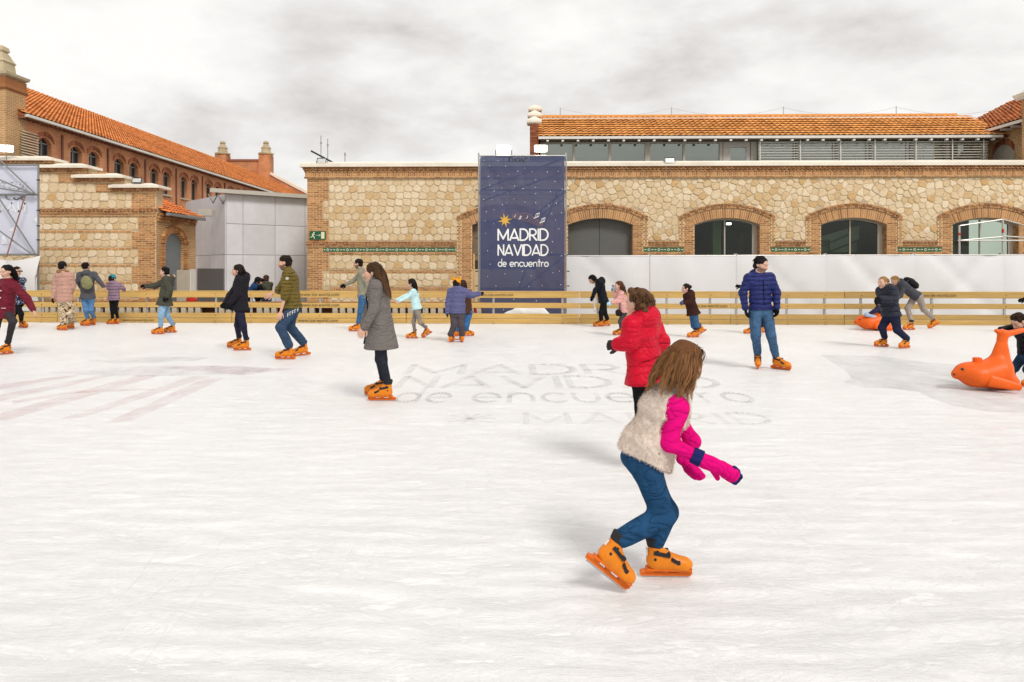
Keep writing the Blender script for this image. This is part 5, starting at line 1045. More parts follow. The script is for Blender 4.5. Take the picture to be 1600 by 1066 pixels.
# ---- skate: boot, blade holder, blade, strap, liner (toe towards +y, blade on z=0, ankle above the origin)
ORANGE, ORANGE2 = M('skate_orange', (.74, .215, .006), .42, .16, 16, .001, 60, spec=.28, coat=.05, dirt=.10), M('skate_holder', (.68, .14, .006), .42, .16, 16, spec=.28, dirt=.12)
BLADE, LINER = M('blade_steel', (.45, .45, .45), .25, .1, 20, metal=.9), M('liner_black', (.02, .02, .022), .8, .2, 30)
def skate_meshes(res):
    up = [cap((0, -.075, .115), (0, -.07, .20), .052, .046, .03), cap((0, -.06, .10), (0, .10, .088), .05, .045, .03), sph((0, .115, .088), (.05, .062, .045), None, .03), cap((0, -.03, .15), (0, .06, .115), .045, .035, .03),
          plane((0, 0, .058), (0, 0, -1)), plane((0, -.07, .228), (0, .12, 1))]
    for p in up:
        if p['t'] == 'cap' and p['b'][2] > .15: pass
    v, f = mesh_sdf(up, res); v[:, 0] *= .92; out = {'skate': (v, f)}
    hold = [dict(cap((0, -.135, .04), (0, .155, .04), .026, .026, .0)), plane((0, 0, .062), (0, 0, 1)), plane((0, 0, .012), (0, 0, -1)), plane((.017, 0, 0), (1, 0, 0)), plane((-.017, 0, 0), (-1, 0, 0))]
    v, f = mesh_sdf(hold, res*.7); out['blade_holder'] = (v, f)
    return out
def skate_parts(res):
    d = skate_meshes(res); me = {}
    for k, (v, f) in d.items():
        if k == 'blade_holder': continue
        o = np_mesh(k, v, f, ORANGE); me[k] = o.data; bpy.data.objects.remove(o)
    hb = MB()                                                            # holder with see-through gaps: sole plate, runner, towers
    def pr(pts, w):
        n = len(pts); hb.poly([(x, y, z) for x in (-w, w) for y, z in pts], [tuple(range(n))[::-1], tuple(range(n, 2*n))] + [(i, (i+1) % n, n+(i+1) % n, n+i) for i in range(n)])
    pr([(-.13, .052), (.16, .052), (.168, .066), (-.125, .066)], .036); pr([(-.165, .012), (.158, .012), (.172, .034), (-.168, .036)], .010)
    pr([(-.168, .035), (-.085, .033), (-.075, .053), (-.125, .053), (-.16, .046)], .019); pr([(-.02, .033), (.02, .033), (.012, .053), (-.03, .053)], .013); pr([(.08, .033), (.172, .033), (.168, .053), (.088, .053)], .019)
    me['blade_holder'] = hb.mesh('blade_holder'); me['blade_holder'].materials.append(ORANGE2)
    bm = MB(); bm.box(-.0022, .0022, -.15, .15, 0, .013); me['blade'] = bm.mesh('blade'); me['blade'].materials.append(BLADE)
    st = MB()
    for (y0, z0, y1, z1, w) in ((-.085, .165, .012, .147, .052), (.03, .125, .075, .098, .05)):
        for s in (-1, 1): st.poly([(s*w*1.02, y0, z0), (s*w*1.0, y1, z1), (s*w*1.0, y1+.004, z1+.022), (s*w*1.02, y0+.004, z0+.022), (s*(w-.012), y0, z0), (s*(w-.012), y1, z1), (s*(w-.012), y1+.004, z1+.022), (s*(w-.012), y0+.004, z0+.022)], [(0, 1, 2, 3), (7, 6, 5, 4), (0, 4, 5, 1), (2, 6, 7, 3), (1, 5, 6, 2), (0, 3, 7, 4)])
        st.box(-w*1.0, w*1.0, y1-.006, y1+.012, z1+.002, z1+.026)
    me['strap'] = st.mesh('strap'); me['strap'].materials.append(LINER)
    v, f = mesh_sdf([ell((0, -.068, .215), (0, -.075, .262), (.050, .054), (.054, .058), (1, 0, 0), .0, .012)], res); o = np_mesh('liner', v, f, LINER); me['liner'] = o.data; bpy.data.objects.remove(o)
    bt = MB()
    for s in (-1, 1):
        for y, z in ((-.06, .185), (-.075, .135)): bt.bar((s*.047, y, z), (s*.054, y, z), .009, 8)
    me['rivets'] = bt.mesh('rivets'); me['rivets'].materials.append(LINER)
    lb = MB(); lb.box(-.018, .018, -.128, -.12, .15, .19); me['size_label'] = lb.mesh('size_label'); me['size_label'].materials.append(WHITEPAINT)
    return me
SK_FAR, SK_NEAR = skate_parts(.011), skate_parts(.0055)
def fwd(yaw): return V(math.sin(R(yaw)), -math.cos(R(yaw)), 0)
def skate_frame(px, py, yaw, pitch=0., lift=0., roll=0., d=None):
    g = np.array(G(px, py, lift)) if d is None else np.array(P(px, py, d)); f = fwd(yaw); r = np.cross(f, V(0, 0, 1)); u = V(0, 0, 1); p = R(pitch)
    f2 = f*math.cos(p)+u*math.sin(p); u2 = -f*math.sin(p)+u*math.cos(p); q = R(roll); r3 = r*math.cos(q)+u2*math.sin(q); u3 = -r*math.sin(q)+u2*math.cos(q)
    return g, r3, f2, u3
def put_skate(parent, O, fr, s, near=False):
    g, r, f, u = fr; S = SK_NEAR if near else SK_FAR; m_ = Matrix(((r[0]*s, f[0]*s, u[0]*s, g[0]-O[0]), (r[1]*s, f[1]*s, u[1]*s, g[1]-O[1]), (r[2]*s, f[2]*s, u[2]*s, g[2]-O[2]), (0, 0, 0, 1)))
    b = link('skate', S['skate'], parent); b.matrix_local = m_
    for k in ('blade_holder', 'blade', 'strap', 'liner', 'rivets') + (('size_label',) if near else ()): link(k, S[k], b)
# ---- head, hands, hair
def head_frame(yaw, pitch, roll=0.):
    f = fwd(yaw); p = R(pitch); u = V(0, 0, 1); r = np.cross(f, u); f2 = f*math.cos(p)+u*math.sin(p); u2 = -f*math.sin(p)+u*math.cos(p); q = R(roll); r3 = r*math.cos(q)+u2*math.sin(q); u3 = -r*math.sin(q)+u2*math.cos(q); return np.stack([r3, f2, u3])
def head_prims(c, h, F):
    L = lambda x, y, z: c+(x*F[0]+y*F[1]+z*F[2])*h; e = lambda x, y, z, rx, ry, rz, k, sub=False: sph(L(x, y, z), (rx*h, ry*h, rz*h), F, k*h, sub)
    p = [e(0, -.05, .13, .345, .425, .37, .05), e(0, .10, -.13, .265, .29, .34, .12), e(0, .23, -.40, .12, .1, .09, .10), cap(L(-.15, .315, .115), L(.15, .315, .115), .055*h, .055*h, .08*h), e(.165, .24, -.1, .1, .1, .12, .1), e(-.165, .24, -.1, .1, .1, .12, .1)]
    p += [e(s*.14, .44, .03, .075, .09, .05, .05, True) for s in (-1, 1)] + [e(s*.14, .325, .03, .065, .055, .05, .02) for s in (-1, 1)]
    p += [cap(L(0, .37, .06), L(0, .47, -.115), .028*h, .055*h, .05*h), cap(L(-.055, .415, -.13), L(.055, .415, -.13), .035*h, .035*h, .03*h), cap(L(-.07, .365, -.232), L(.07, .365, -.232), .032*h, .032*h, .03*h), cap(L(-.06, .358, -.285), L(.06, .358, -.285), .034*h, .034*h, .025*h)]
    p += [e(s*.35, -.03, -.02, .035, .085, .125, .03) for s in (-1, 1)]; return p
def head_colors(v, c, h, F, skin, hairc, beard=0., scalp=False):
    q = ((v-c)@F.T)/h; x, y, z = q[:, 0], q[:, 1], q[:, 2]; C = np.tile(np.array(skin), (len(v), 1)); f = y > .15
    def mixc(mask, colr, a=1.): C[mask] = C[mask]*(1-a)+np.array(colr)*a
    mixc(f & (np.abs(np.abs(x)-.17) < .09) & (np.abs(z+.12) < .1), (skin[0]*1.02, skin[1]*.78, skin[2]*.72), .5)
    if beard: mixc((y > -.02) & (z < -.13-.10*(np.abs(x) < .05)*0) & (z > -.62) & ~((np.abs(x) < .2) & (z > -.15)) & ((z < -.3) | (np.abs(x) > .1) | (z > -.215)), hairc, beard)
    mixc((y > .3) & (np.abs(x) < .105) & (z < -.205) & (z > -.315), (skin[0]*.75, skin[1]*.42, skin[2]*.40))
    mixc((y > .3) & (np.abs(x) < .11) & (np.abs(z+.258) < .012), (skin[0]*.3, skin[1]*.2, skin[2]*.2))
    for s in (-1, 1):
        e = ((x-s*.14)/.068)**2+((z-.03)/.034)**2; mixc((e < 1) & (y > .28), (.45, .40, .36), .8); mixc((e < 1.25) & (z > .05) & (y > .28), (.08, .05, .04), .6); mixc((((x-s*.14)/.030)**2+((z-.03)/.034)**2 < 1) & (y > .28), (.04, .03, .02))
        mixc((np.abs(x-s*.15) < .10) & (np.abs(z-.115-.02*np.cos((x-s*.15)*20)) < .022) & (y > .2), hairc, .5)
    if scalp: mixc((z > .18-y*.0) & ~((y > .28) & (z < .33)), hairc)
    return C
def hand_prims(w, d, nrm, s=1., curl=.5, thick=0., spread=1., side=1):
    # w wrist, d direction of the hand, nrm palm normal (fingers curl towards it), thumb on +side
    d = unit(d); nrm = unit(nrm-d*(nrm@d)); x = np.cross(d, nrm)*side; p = [ell(w+d*.01*s, w+d*.085*s, (.026*s+thick, .015*s+thick), (.040*s+thick, .014*s+thick), x, .01, .012*s)]
    for i, (off, L) in enumerate(((.030, .078), (.010, .087), (-.010, .082), (-.029, .064))):
        b = w+d*(.088-abs(i-1.2)*.003)*s+x*off*s; a0 = curl*.5; dirs = []; dd = d+x*(off*2.2*spread)
        for k, fr in enumerate((.46, .31, .23)):
            an = a0+curl*k*.75; dv = unit(unit(dd)*math.cos(an)+nrm*math.sin(an)); e = b+dv*L*fr*s; p.append(cap(b, e, (.0098-.0008*k)*s+thick, (.0092-.001*k)*s+thick, .004)); b = e
    b = w+d*.03*s+x*.026*s
    for k, (L, an) in enumerate(((.038, .75), (.032, .45), (.026, .3))): dv = unit(d*math.cos(an)+x*math.sin(an)*(1 if k < 2 else .6)+nrm*.35); e = b+dv*L*s; p.append(cap(b, e, .0125*s+thick-.001*k, .011*s+thick-.001*k, .008)); b = e
    return p
def strands(rootp, dirs, length, c, rad, F, wind=(0, 0, 0), n=12, width=.004, curl=.0, seed=1, grav=1., avoid=None, clump=14, lenvar=.3, fringe=0.):
    r = np.random.RandomState(seed); N = len(rootp); p = rootp.copy(); d = dirs.copy(); step = (length*(1+r.uniform(-lenvar, lenvar*.6, N)))/n; pts = [p.copy()]; wind = np.array(wind, float); ph = r.uniform(0, 6.28, (N, 2)); sd = unit(np.cross(F[2], F[1]))
    for k in range(n):
        d = d+np.array([0, 0, -1.])*.34*grav+wind*.2; d /= np.linalg.norm(d, axis=1, keepdims=True)
        p = p+d*step[:, None]+curl*np.stack([np.sin(ph[:, 0]//1*1.3+k*.75), np.cos(ph[:, 1]//1*1.3+k*.75), 0*ph[:, 0]], 1)*(k/n)
        q = (p-c)@F.T; h_ = rad[1]/.443; yl = (.10+fringe)*h_; fz = (q[:, 1] > yl) & (q[:, 2] < .24*h_); q[fz, 1] = yl+(q[fz, 1]-yl)*.1; m_ = np.linalg.norm(q/rad, axis=1); ins = m_ < 1; q[ins] = q[ins]/m_[ins][:, None]; p = q@F+c
        if avoid is not None:
            for _ in range(2):
                ds = sdf_at(avoid, p); ins = ds < .008
                if ins.any():
                    g = np.stack([sdf_at(avoid, p[ins]+e)-ds[ins] for e in np.eye(3)*.004], 1); g /= np.linalg.norm(g, axis=1, keepdims=True)+1e-9; p[ins] += g*(.008-ds[ins])[:, None]
        nd = p-pts[-1]; d = nd/(np.linalg.norm(nd, axis=1, keepdims=True)+1e-9); pts.append(p.copy())
    pts = np.stack(pts, 1)                                               # N, n+1, 3
    g = np.arange(N)//clump*clump; w = (np.linspace(0, 1, n+1)**1.3*.80)[None, :, None]; pts = pts*(1-w)+pts[g]*w+(r.normal(size=(N, 1, 3))*.004)*np.linspace(0, 1, n+1)[None, :, None]
    out = pts-c; tang = np.gradient(pts, axis=1); side = np.cross(tang, out); side /= np.linalg.norm(side, axis=2, keepdims=True)+1e-9
    tw = r.uniform(-.6, .6, (N, 1, 1)); nn = np.cross(side, tang); nn /= np.linalg.norm(nn, axis=2, keepdims=True)+1e-9; side = side*np.cos(tw)+nn*np.sin(tw)
    prof = (width*np.minimum(1, np.linspace(1.25, .25, n+1))*1.)[None, :, None]; a, b = pts-side*prof, pts+side*prof
    verts = np.stack([a, b], 2).reshape(-1, 3); base = (np.arange(N)*(n+1)*2)[:, None]+np.arange(n)[None, :]*2; f = np.stack([base, base+1, base+3, base+2], -1).reshape(-1, 4)
    return verts, f, np.repeat(r.uniform(0, 1, N), (n+1)*2), np.repeat(r.uniform(0, 1, (N+clump-1)//clump), clump)[:N].repeat((n+1)*2)
def hair_mesh(parent, O, c, h, F, colr, style, res, N=700, length=.3, wind=(0, 0, 0), avoid=None, curl=0., seed=1, col2=None, width=.004, lenvar=.3, fringe=0., clump=14):
    L = lambda x, y, z: c+(x*F[0]+y*F[1]+z*F[2])*h; e = lambda x, y, z, rx, ry, rz, k=.05, sub=False: sph(L(x, y, z), (rx*h, ry*h, rz*h), F, k*h, sub)
    capp = [e(0, -.10, .17, .385, .455, .395), e(0, .50, .02, .37, .34, .43, .05, True)]
    if style == 'long': capp += [e(0, -.20, -.10, .34, .30, .42, .1), e(0, .52, -.12, .33, .30, .40, .05, True)]
    if style == 'bun': capp += [e(0, -.20, -.05, .345, .32, .30, .1), e(0, -.54, .16, .18, .16, .18, .05)]
    if style == 'short': capp += [e(0, -.20, -.10, .335, .30, .30, .1), e(.36, .06, -.16, .1, .12, .12, .02, True), e(-.36, .06, -.16, .1, .12, .12, .02, True)]
    if style == 'beanie': capp = [e(0, -.03, .20, .42, .49, .43), plane(L(0, 0, .0), -F[2]-.35*F[1])]
    r = np.random.RandomState(seed); v, f = mesh_sdf(capp, res, (lambda q: .006*noise3(q, (70, 70, 40), seed)) if style != 'beanie' else (lambda q: .003*noise3(q, (60, 60, 60), seed)))
    base = np.array(colr); C = base[None]*(.75+.35*r.uniform(0, 1, (len(v), 1)))
    if style in ('long', 'strands', 'short', 'bun'):
        M_ = N; th = r.uniform(0, 2*np.pi, M_*3); zz = r.uniform(-.25, 1, M_*3); ro = np.sqrt(1-zz*zz); q = np.stack([ro*np.cos(th), ro*np.sin(th), zz], 1); rad = np.array([.365, .43, .375])*h; cc = L(0, -.06, .155)
        keep = ~((q[:, 1] > .30) & (q[:, 2] < .6)) & ~((q[:, 2] < .2) & (q[:, 1] > .05)); q = q[keep][:M_]; q = q[np.argsort(np.round(np.arctan2(q[:, 0], q[:, 1])*4)+q[:, 2]*.3)]
        root = (q*rad)@F+cc; side = np.sign(q[:, 0])[:, None]; tang = (np.stack([q[:, 0]*.9+.25*np.sign(q[:, 0]), -.75-.8*(q[:, 1] > .1), -.45+.35*(q[:, 1] > .1)], 1))@F; tang /= np.linalg.norm(tang, axis=1, keepdims=True)
        if style == 'bun': tang = ((L(0, -.52, .2)-root)); tang /= np.linalg.norm(tang, axis=1, keepdims=True)
        ln = length if style not in ('short', 'bun') else (.045 if style == 'short' else .07)
        sv, sf, t1, t2 = strands(root, tang, ln, cc, rad*1.03, F, wind, 12 if style not in ('short', 'bun') else 4, width, curl, seed, 1. if style not in ('short', 'bun') else .3, avoid, clump, lenvar, fringe)
        k1 = (.38+1.05*(t1*.4+t2*.6))[:, None]; c2 = np.array(col2 if col2 is not None else colr); m2 = .6*(np.tile(np.repeat(np.linspace(0, 1, 13 if style not in ('short', 'bun') else 5), 2), len(root)))[:, None]
        SC = (base*(1-m2)+c2*m2)*k1; f = np.concatenate([f, sf+len(v)]); v = np.concatenate([v, sv]); C = np.concatenate([C, SC])
    return np_mesh('hair' if style != 'beanie' else 'hat', v, f, HAIRM, parent, O, C)
# ---- the figure
def figure(name, label, d, face, hd, nk, pv, arms, legs, top, bottom, hair, hs=.225, hyaw=None, hpitch=-8, hroll=0, st=1., sw=.185, hw=.095, girth=1., skin=(.52, .31, .21), res=.017, gloves=None, skates=True, near=False, beard=0., hat=None, group='skaters on the ice', armw=1., legw=1., hcurl=.45, ddn=0., ddh=0., extras=None):
    O = np.array([0., 0., 0.]); Nk, Pv = np.array(P(*nk, d+ddn)), np.array(P(*pv, d)); H = np.array(P(*hd, d+ddh)); O[:] = (Pv[0], d, 0)
    up = unit(Nk-Pv); f0 = fwd(face); r = unit(np.cross(f0, up)); f = np.cross(up, r); J = dict(Nk=Nk, Pv=Pv, H=H, up=up, r=r, f=f, T=np.linalg.norm(Nk-Pv), O=O)
    lx_ = {}
    for s, nm in ((1, 'R'), (-1, 'L')):
        J['sh'+nm] = Nk+r*s*sw-up*.045*st; J['hp'+nm] = Pv+r*s*hw-up*.02*st
        e, w = arms[nm]; J['el'+nm] = np.array(P(e[0], e[1], d+e[2])); J['wr'+nm] = np.array(P(w[0], w[1], d+w[2]))
        k, ft = legs[nm]; J['kn'+nm] = np.array(P(k[0], k[1], d+k[2])); fr = skate_frame(*ft) if not isinstance(ft, dict) else skate_frame(**ft); J['fr'+nm] = fr; J['an'+nm] = fr[0]+fr[3]*(.215*st if skates else .09*st)-fr[2]*.07*st
    T = J['T']; gi = girth; F = head_frame(face if hyaw is None else hyaw, hpitch, hroll); J['F'] = F
    neck = cap(H-F[2]*.30*hs-F[1]*.09*hs, Nk-up*.02, .052*st, .06*st, .03)
    torso = lambda o, rib=None: [ell(Pv-up*.03*st, Pv+up*T*.30, (.155*st*gi+o, .105*st*gi+o), (.14*st*gi+o, .095*st*gi+o), r, .05, None, rib), ell(Pv+up*T*.30, Pv+up*T*.78, (.14*st*gi+o, .095*st*gi+o), (.165*st*gi+o, .108*st*gi+o), r, .06, None, rib), ell(Pv+up*T*.70, Nk-up*.03*st, (.165*st*gi+o, .105*st*gi+o), (.085*st+o, .06*st+o), r, .05, .05*st)]
    arm = lambda nm, o, rib=None, end=1.: [cap(Nk-up*.03*st+r*(1 if nm == 'R' else -1)*.05, J['sh'+nm], .055*st+o, .055*st*armw+o, .05), cap(J['sh'+nm], J['el'+nm], .052*st*armw+o, .042*st*armw+o, .035, rib), cap(J['el'+nm], J['el'+nm]+(J['wr'+nm]-J['el'+nm])*end, .042*st*armw+o, .030*st*armw+o*.8, .025, rib)]
    leg = lambda nm, o, end=1.: [cap(J['hp'+nm], J['kn'+nm], .082*st*legw+o, .055*st*legw+o, .045), cap(J['kn'+nm], J['kn'+nm]+(J['an'+nm]-J['kn'+nm])*end, .055*st*legw+o, .036*st*legw+o, .03)]
    J.update(torso=torso, arm=arm, leg=leg, neck=neck, hs=hs, st=st, res=res, d=d)
    # body (skin): head + trunk + limbs, one mesh
    hv, hf = mesh_sdf(head_prims(H, hs, F)+[neck], min(res*.5, .008)); hc = head_colors(hv, H, hs, F, skin, hair.get('c', (.05, .03, .02)), beard, hair.get('scalp', False))
    bp_ = torso(-.03)+[x for nm in 'LR' for x in arm(nm, -.012)+leg(nm, -.015)]+[neck]; bv, bf = mesh_sdf(bp_, max(res, .018))
    vs_, fs_, cs_ = [hv, bv], [hf, bf+len(hv)], [hc, np.tile(np.array(skin), (len(bv), 1))]; nv = len(hv)+len(bv)
    for nm, s in (('R', 1), ('L', -1)):
        dv = unit(J['wr'+nm]-J['el'+nm]); pn = unit(-r*s*.9+f*.3-up*.2); hp = hand_prims(J['wr'+nm]-dv*.015, dv, pn, st*(.95 if hs > .215 else .82), hcurl, 0, 1., -s)
        J['hand'+nm] = (dv, pn, s)
        if not gloves or (nm not in gloves.get('only', 'LR') and not gloves.get('skip')):
            v, q = mesh_sdf(hp, .0065 if not near else .004); vs_.append(v); fs_.append(q+nv); cs_.append(np.tile(np.array(skin)*1.0, (len(v), 1))); nv += len(v)
    body = np_mesh('person', np.concatenate(vs_), np.concatenate(fs_), SKINM, None, O, np.concatenate(cs_)); body.location = O; tag(body, label, 'person', group)
    def child(nm_, prims, mat, rs=None, disp=None):
        v, q = mesh_sdf(prims, rs or res, disp); return np_mesh(nm_, v, q, mat, body, O)
    J['child'] = child; J['body'] = body
    if gloves:
        for nm in gloves.get('only', 'LR'):
            dv, pn, s = J['hand'+nm]; hp = hand_prims(J['wr'+nm]-dv*.02, dv, pn, st*(1. if hs > .215 else .86), gloves.get('curl', .5), gloves.get('thick', .004), gloves.get('spread', 1.), -s)+[cap(J['wr'+nm]-dv*.05, J['wr'+nm], .036*st, .034*st, .01)]
            child('glove', hp, gloves['m'], .007 if not near else .0045)
    # trousers
    o = bottom.get('o', .012); seed = int(abs(hd[0]*7)) % 999; fa = bottom.get('fold', .006)
    tp = [ell(Pv-up*.05*st, Pv+up*.10*st, (.15*st*gi+o, .105*st*gi+o), (.145*st*gi+o, .10*st*gi+o), r, .04, .06*st)]
    for nm in 'LR':
        kn, an = J['kn'+nm], J['an'+nm]; e = kn+(an-kn)*bottom.get('end', .97); tp += [cap(J['hp'+nm], kn, .083*st*legw+o, .058*st*legw+o, .04), cap(kn, e, .058*st*legw+o, bottom.get('ankle', .042)*st*legw+o, .03), plane(e, an-kn) if False else cap(kn, e, .02, .02, 0)]
    dz = lambda q: fa*.45*noise3(q, (10, 10, 22), seed)+fa*.5*(.35-np.abs(noise3(q, (16, 16, 44), seed+1)))
    child('trousers', tp, bottom['m'], res, dz)
    # upper garment
    o = top.get('o', .022); rib = top.get('rib'); jp = torso(o, rib)
    for nm in 'LR': jp += arm(nm, top.get('so', o), rib, top.get('end', .96))
    ln = top.get('len', .12)*st
    hip = Pv-up*ln; dn = unit(J['knL']+J['knR']-2*Pv); dn = unit(dn*top.get('hang', .3)-up*(1-top.get('hang', .3))); hem = Pv+dn*ln
    jp.insert(3, ell(Pv+up*.05*st, hem, (.15*st*gi+o, .108*st*gi+o), (top.get('hw', .165)*st*gi+o, top.get('hd', .125)*st*gi+o), r, .05, .05, rib)); jp.insert(4, plane(hem, dn)) if False else None
    n_t = 4; jp = jp[:n_t]+[plane(hem, dn)]+jp[n_t:]                    # hem cut applies to the trunk only, sleeves come after
    if top.get('collar', True): jp.append(ell(Nk-up*.03*st-f*.0, Nk+unit(H-Nk)*.075*st, (.085*st, .075*st), (.075*st, .072*st), r, .03, .012))
    if top.get('hood'): hk = top['hood']; jp += [sph(Nk-f*.085*st+up*.0*st, (.135*st*hk, .075*st*hk, .095*st*hk), np.stack([r, f, up]), .04)]
    ja = top.get('fold', .006); jd = lambda q: ja*.5*noise3(q, (10, 10, 18), seed+3)+ja*.5*(.35-np.abs(noise3(q, (18, 18, 36), seed+4)))
    child(top.get('name', 'jacket'), jp, top['m'], res, jd); J['jp'] = jp; J['tp'] = tp
    # hair / hat
    if hair.get('style'):
        av = [x for x in jp if x['t'] != 'pl'] if hair['style'] == 'long' and hair.get('avoid', True) else None
        hair_mesh(body, O, H, hs, F, hair['c'], hair['style'], hair.get('res', .009), hair.get('N', 500), hair.get('len', .3), hair.get('wind', (0, 0, 0)), av, hair.get('curl', 0.), seed+9, hair.get('c2'), hair.get('w', .004), hair.get('lenvar', .3), hair.get('fringe', 0.), hair.get('clump', 14))
    if hat: hair_mesh(body, O, H, hs, F, hat['c'], 'beanie', .009, seed=seed); hair_mesh(body, O, H, hs*.97, F, hair['c'], 'short', .009, 60, seed=seed)
    if skates:
        for nm in 'LR': put_skate(body, O, J['fr'+nm], st*bottom.get('sk', 1.), near)
    if extras: extras(J)
    return J
def surf(prims, o, dv, far=.6):                                          # march from outside onto the garment
    p = np.array(o)+np.array(dv)*far; dv = -unit(np.array(dv))
    for _ in range(60):
        s = sdf_at(prims, p[None])[0]
        if s < .001: return p
        p = p+dv*max(s*.7, .001)
        if (p-np.array(o))@dv > .05: break
    return None
def strip(J, nm, prims, pts, dirs, w, mat, off=.006):                    # a thin band lying on a garment
    mb = MB(); q = [(surf(prims, a, b), b) for a, b in zip(pts, dirs)]; q = [a+unit(np.array(b))*off for a, b in q if a is not None]
    if len(q) < 2: return None
    for a, b in zip(q[:-1], q[1:]): mb.bar(a-J['O'], b-J['O'], w, 5)
    return mb.build(nm, mat, J['body'])
# ------------------------------------------------------------------ the skaters
BLACKG = dict(m=fabric('glove_black', (.012, .012, .014)), curl=.55)
HB, HBL, HBR, HBLOND = (.018, .011, .008), (.009, .007, .007), (.085, .042, .018), (.34, .19, .07)
BLUEJ, DARKJ, LIGHTJ, NAVYT = fabric('denim_blue', '3d5f86', 'denim'), fabric('denim_dark', '2b4058', 'denim'), fabric('denim_light', '8fb0cc', 'denim'), fabric('trousers_navy', '262a40')
BLK, CHAR, GREYP = fabric('trousers_black', (.012, .012, .013)), fabric('trousers_charcoal', '3b3638'), fabric('trousers_grey', '8d847c')
def bag(name, label, c, rad, F, mat, strapmat, straps, res=.012, o=None):
    v, f = mesh_sdf([sph(c, rad, F), ell(c-F[2]*rad[2]*.45, c+F[2]*rad[2]*.25, (rad[0]*.88, rad[1]*.9), (rad[0]*.72, rad[1]*.8), F[0], .03)], res, lambda q: .006*noise3(q, (25, 25, 40), 5)); O = V(c[0], c[1], 0)
    b = np_mesh(name, v, f, mat, None, O); b.location = O; tag(b, label, 'bag')
    for st_ in straps:
        mb = MB(); mb.tube([p-O for p in st_], .012, 6); mb.build('strap', strapmat, b)
    return b
# 1 maroon coat
def x1(J):
    pts = [J['Pv']+J['up']*t for t in (-.12, .0, .15, .3, .42)]; strip(J, 'zip', J['jp'], pts, [J['f']-.25*J['r']*0]*5, .008, fabric('maroon_dark', '3a0f18'))
    mb = MB()
    for t in (-.02, .10, .23, .36): p = surf(J['jp'], J['Pv']+J['up']*t-J['r']*.05, J['f']); p = J['Pv']+J['up']*t+J['f']*.15 if p is None else p; mb.bar(p-J['O'], p+J['f']*.012-J['O'], .012, 8)
    mb.build('buttons', WHITEPAINT, J['body'])
    for s in (-1, 1): strip(J, 'pocket_edge', J['jp'], [J['Pv']+J['up']*.05+J['r']*(s*.07), J['Pv']+J['up']*.06+J['r']*(s*.14)], [J['f']+J['r']*s*.4]*2, .006, WHITEPAINT)
figure('p', 'person in maroon coat and black leggings gliding at the left edge', 12.9, -22, (10, 425), (14, 442), (6, 484), dict(L=((42, 467, -.05), (52, 484, -.1)), R=((-20, 462, .0), (-24, 484, -.1))), dict(L=((20, 502, -.18), (6, 554.5, -25)), R=((-6, 510, .1), (-14, 552, -20))),
       dict(m=fabric('coat_maroon', '6b1d2c', 'shell'), o=.03, len=.16, hw=.19, hd=.15, hood=.9, name='coat'), dict(m=CHAR, o=.004), dict(style='long', c=HBL, len=.30, N=650), hs=.235, hyaw=-16, hpitch=-12, skin=(.62, .37, .27), res=.014, girth=1.0, extras=x1)
# 2 behind her, sunglasses
def x2(J):
    mb = MB(); F, H, h = J['F'], J['H'], J['hs']
    for s in (-1, 1): c = H+(F[0]*s*.16+F[1]*.40+F[2]*.04)*h-J['O']; mb.bar(c-F[0]*.028, c+F[0]*.028, .016, 8)
    for s in (-1, 1): mb.bar(H+(F[0]*s*.30+F[1]*.34+F[2]*.05)*h-J['O'], H+(F[0]*s*.37-F[1]*.05+F[2]*.05)*h-J['O'], .006, 5)
    mb.build('sunglasses', DARK, J['body'])
figure('p', 'person with sunglasses and hair bun, half hidden behind the maroon coat', 18.4, 70, (27, 424), (25, 436), (29, 470), dict(R=((36, 451, -.1), (38, 463, -.1)), L=((22, 452, .1), (25, 466, .1))), dict(R=((33, 491, -.05), (36, 512.5, 70)), L=((22, 490, .05), (18, 514, 20))),
       dict(m=fabric('jacket_floral', '2a2c3a', 'flower'), o=.016, len=.10), dict(m=BLK, o=.008), dict(style='bun', c=HB, N=200), hyaw=85, hpitch=-5, skin=(.60, .36, .26), extras=x2)
# 3 pink-beige parka
def x3(J): 
    fur = [sph(J['Nk']-J['f']*.075+J['up']*.045+J['r']*x_*.0, (.01, .01, .01))]+[cap(J['Nk']-J['f']*.06+J['up']*.05+J['r']*(-.13), J['Nk']-J['f']*.13+J['up']*.06, .04, .045), cap(J['Nk']-J['f']*.13+J['up']*.06, J['Nk']-J['f']*.06+J['up']*.05+J['r']*.13, .045, .04)] if False else [cap(J['Nk']+J['f']*.0+J['up']*.06-J['r']*.12, J['Nk']-J['f']*.12+J['up']*.075, .042, .05, .03), cap(J['Nk']-J['f']*.12+J['up']*.075, J['Nk']+J['up']*.06+J['r']*.12, .05, .042, .03)]
    J['child']('fur_trim', fur, fabric('fur_trim', '8a6a48', 'fur'), .012, lambda q: .014*noise3(q, (95, 95, 95), 4))
figure('p', 'person in pinkish fur-hooded parka, black beanie and camouflage trousers', 17.9, 172, (97.5, 416.5), (99, 429), (101, 466), dict(L=((87, 449, .0), (83, 465, -.05)), R=((113.5, 446, .05), (110, 459, .22))), dict(L=((98, 488, .0), (97.5, 516.5, -105)), R=((109, 488, .05), (110.5, 513.5, -120))),
       dict(m=fabric('parka_pink', 'b98f80', 'puffer', pitch=.10, pd=.014), o=.035, len=.09, hood=1.15, rib=(.008, .11), name='parka'), dict(m=fabric('camo', 'cbb79a', 'camo'), o=.034, ankle=.06, fold=.012), dict(style=None, c=HBL), hat=dict(c=(.012, .011, .012)), gloves=BLACKG, extras=x3, st=1.0)
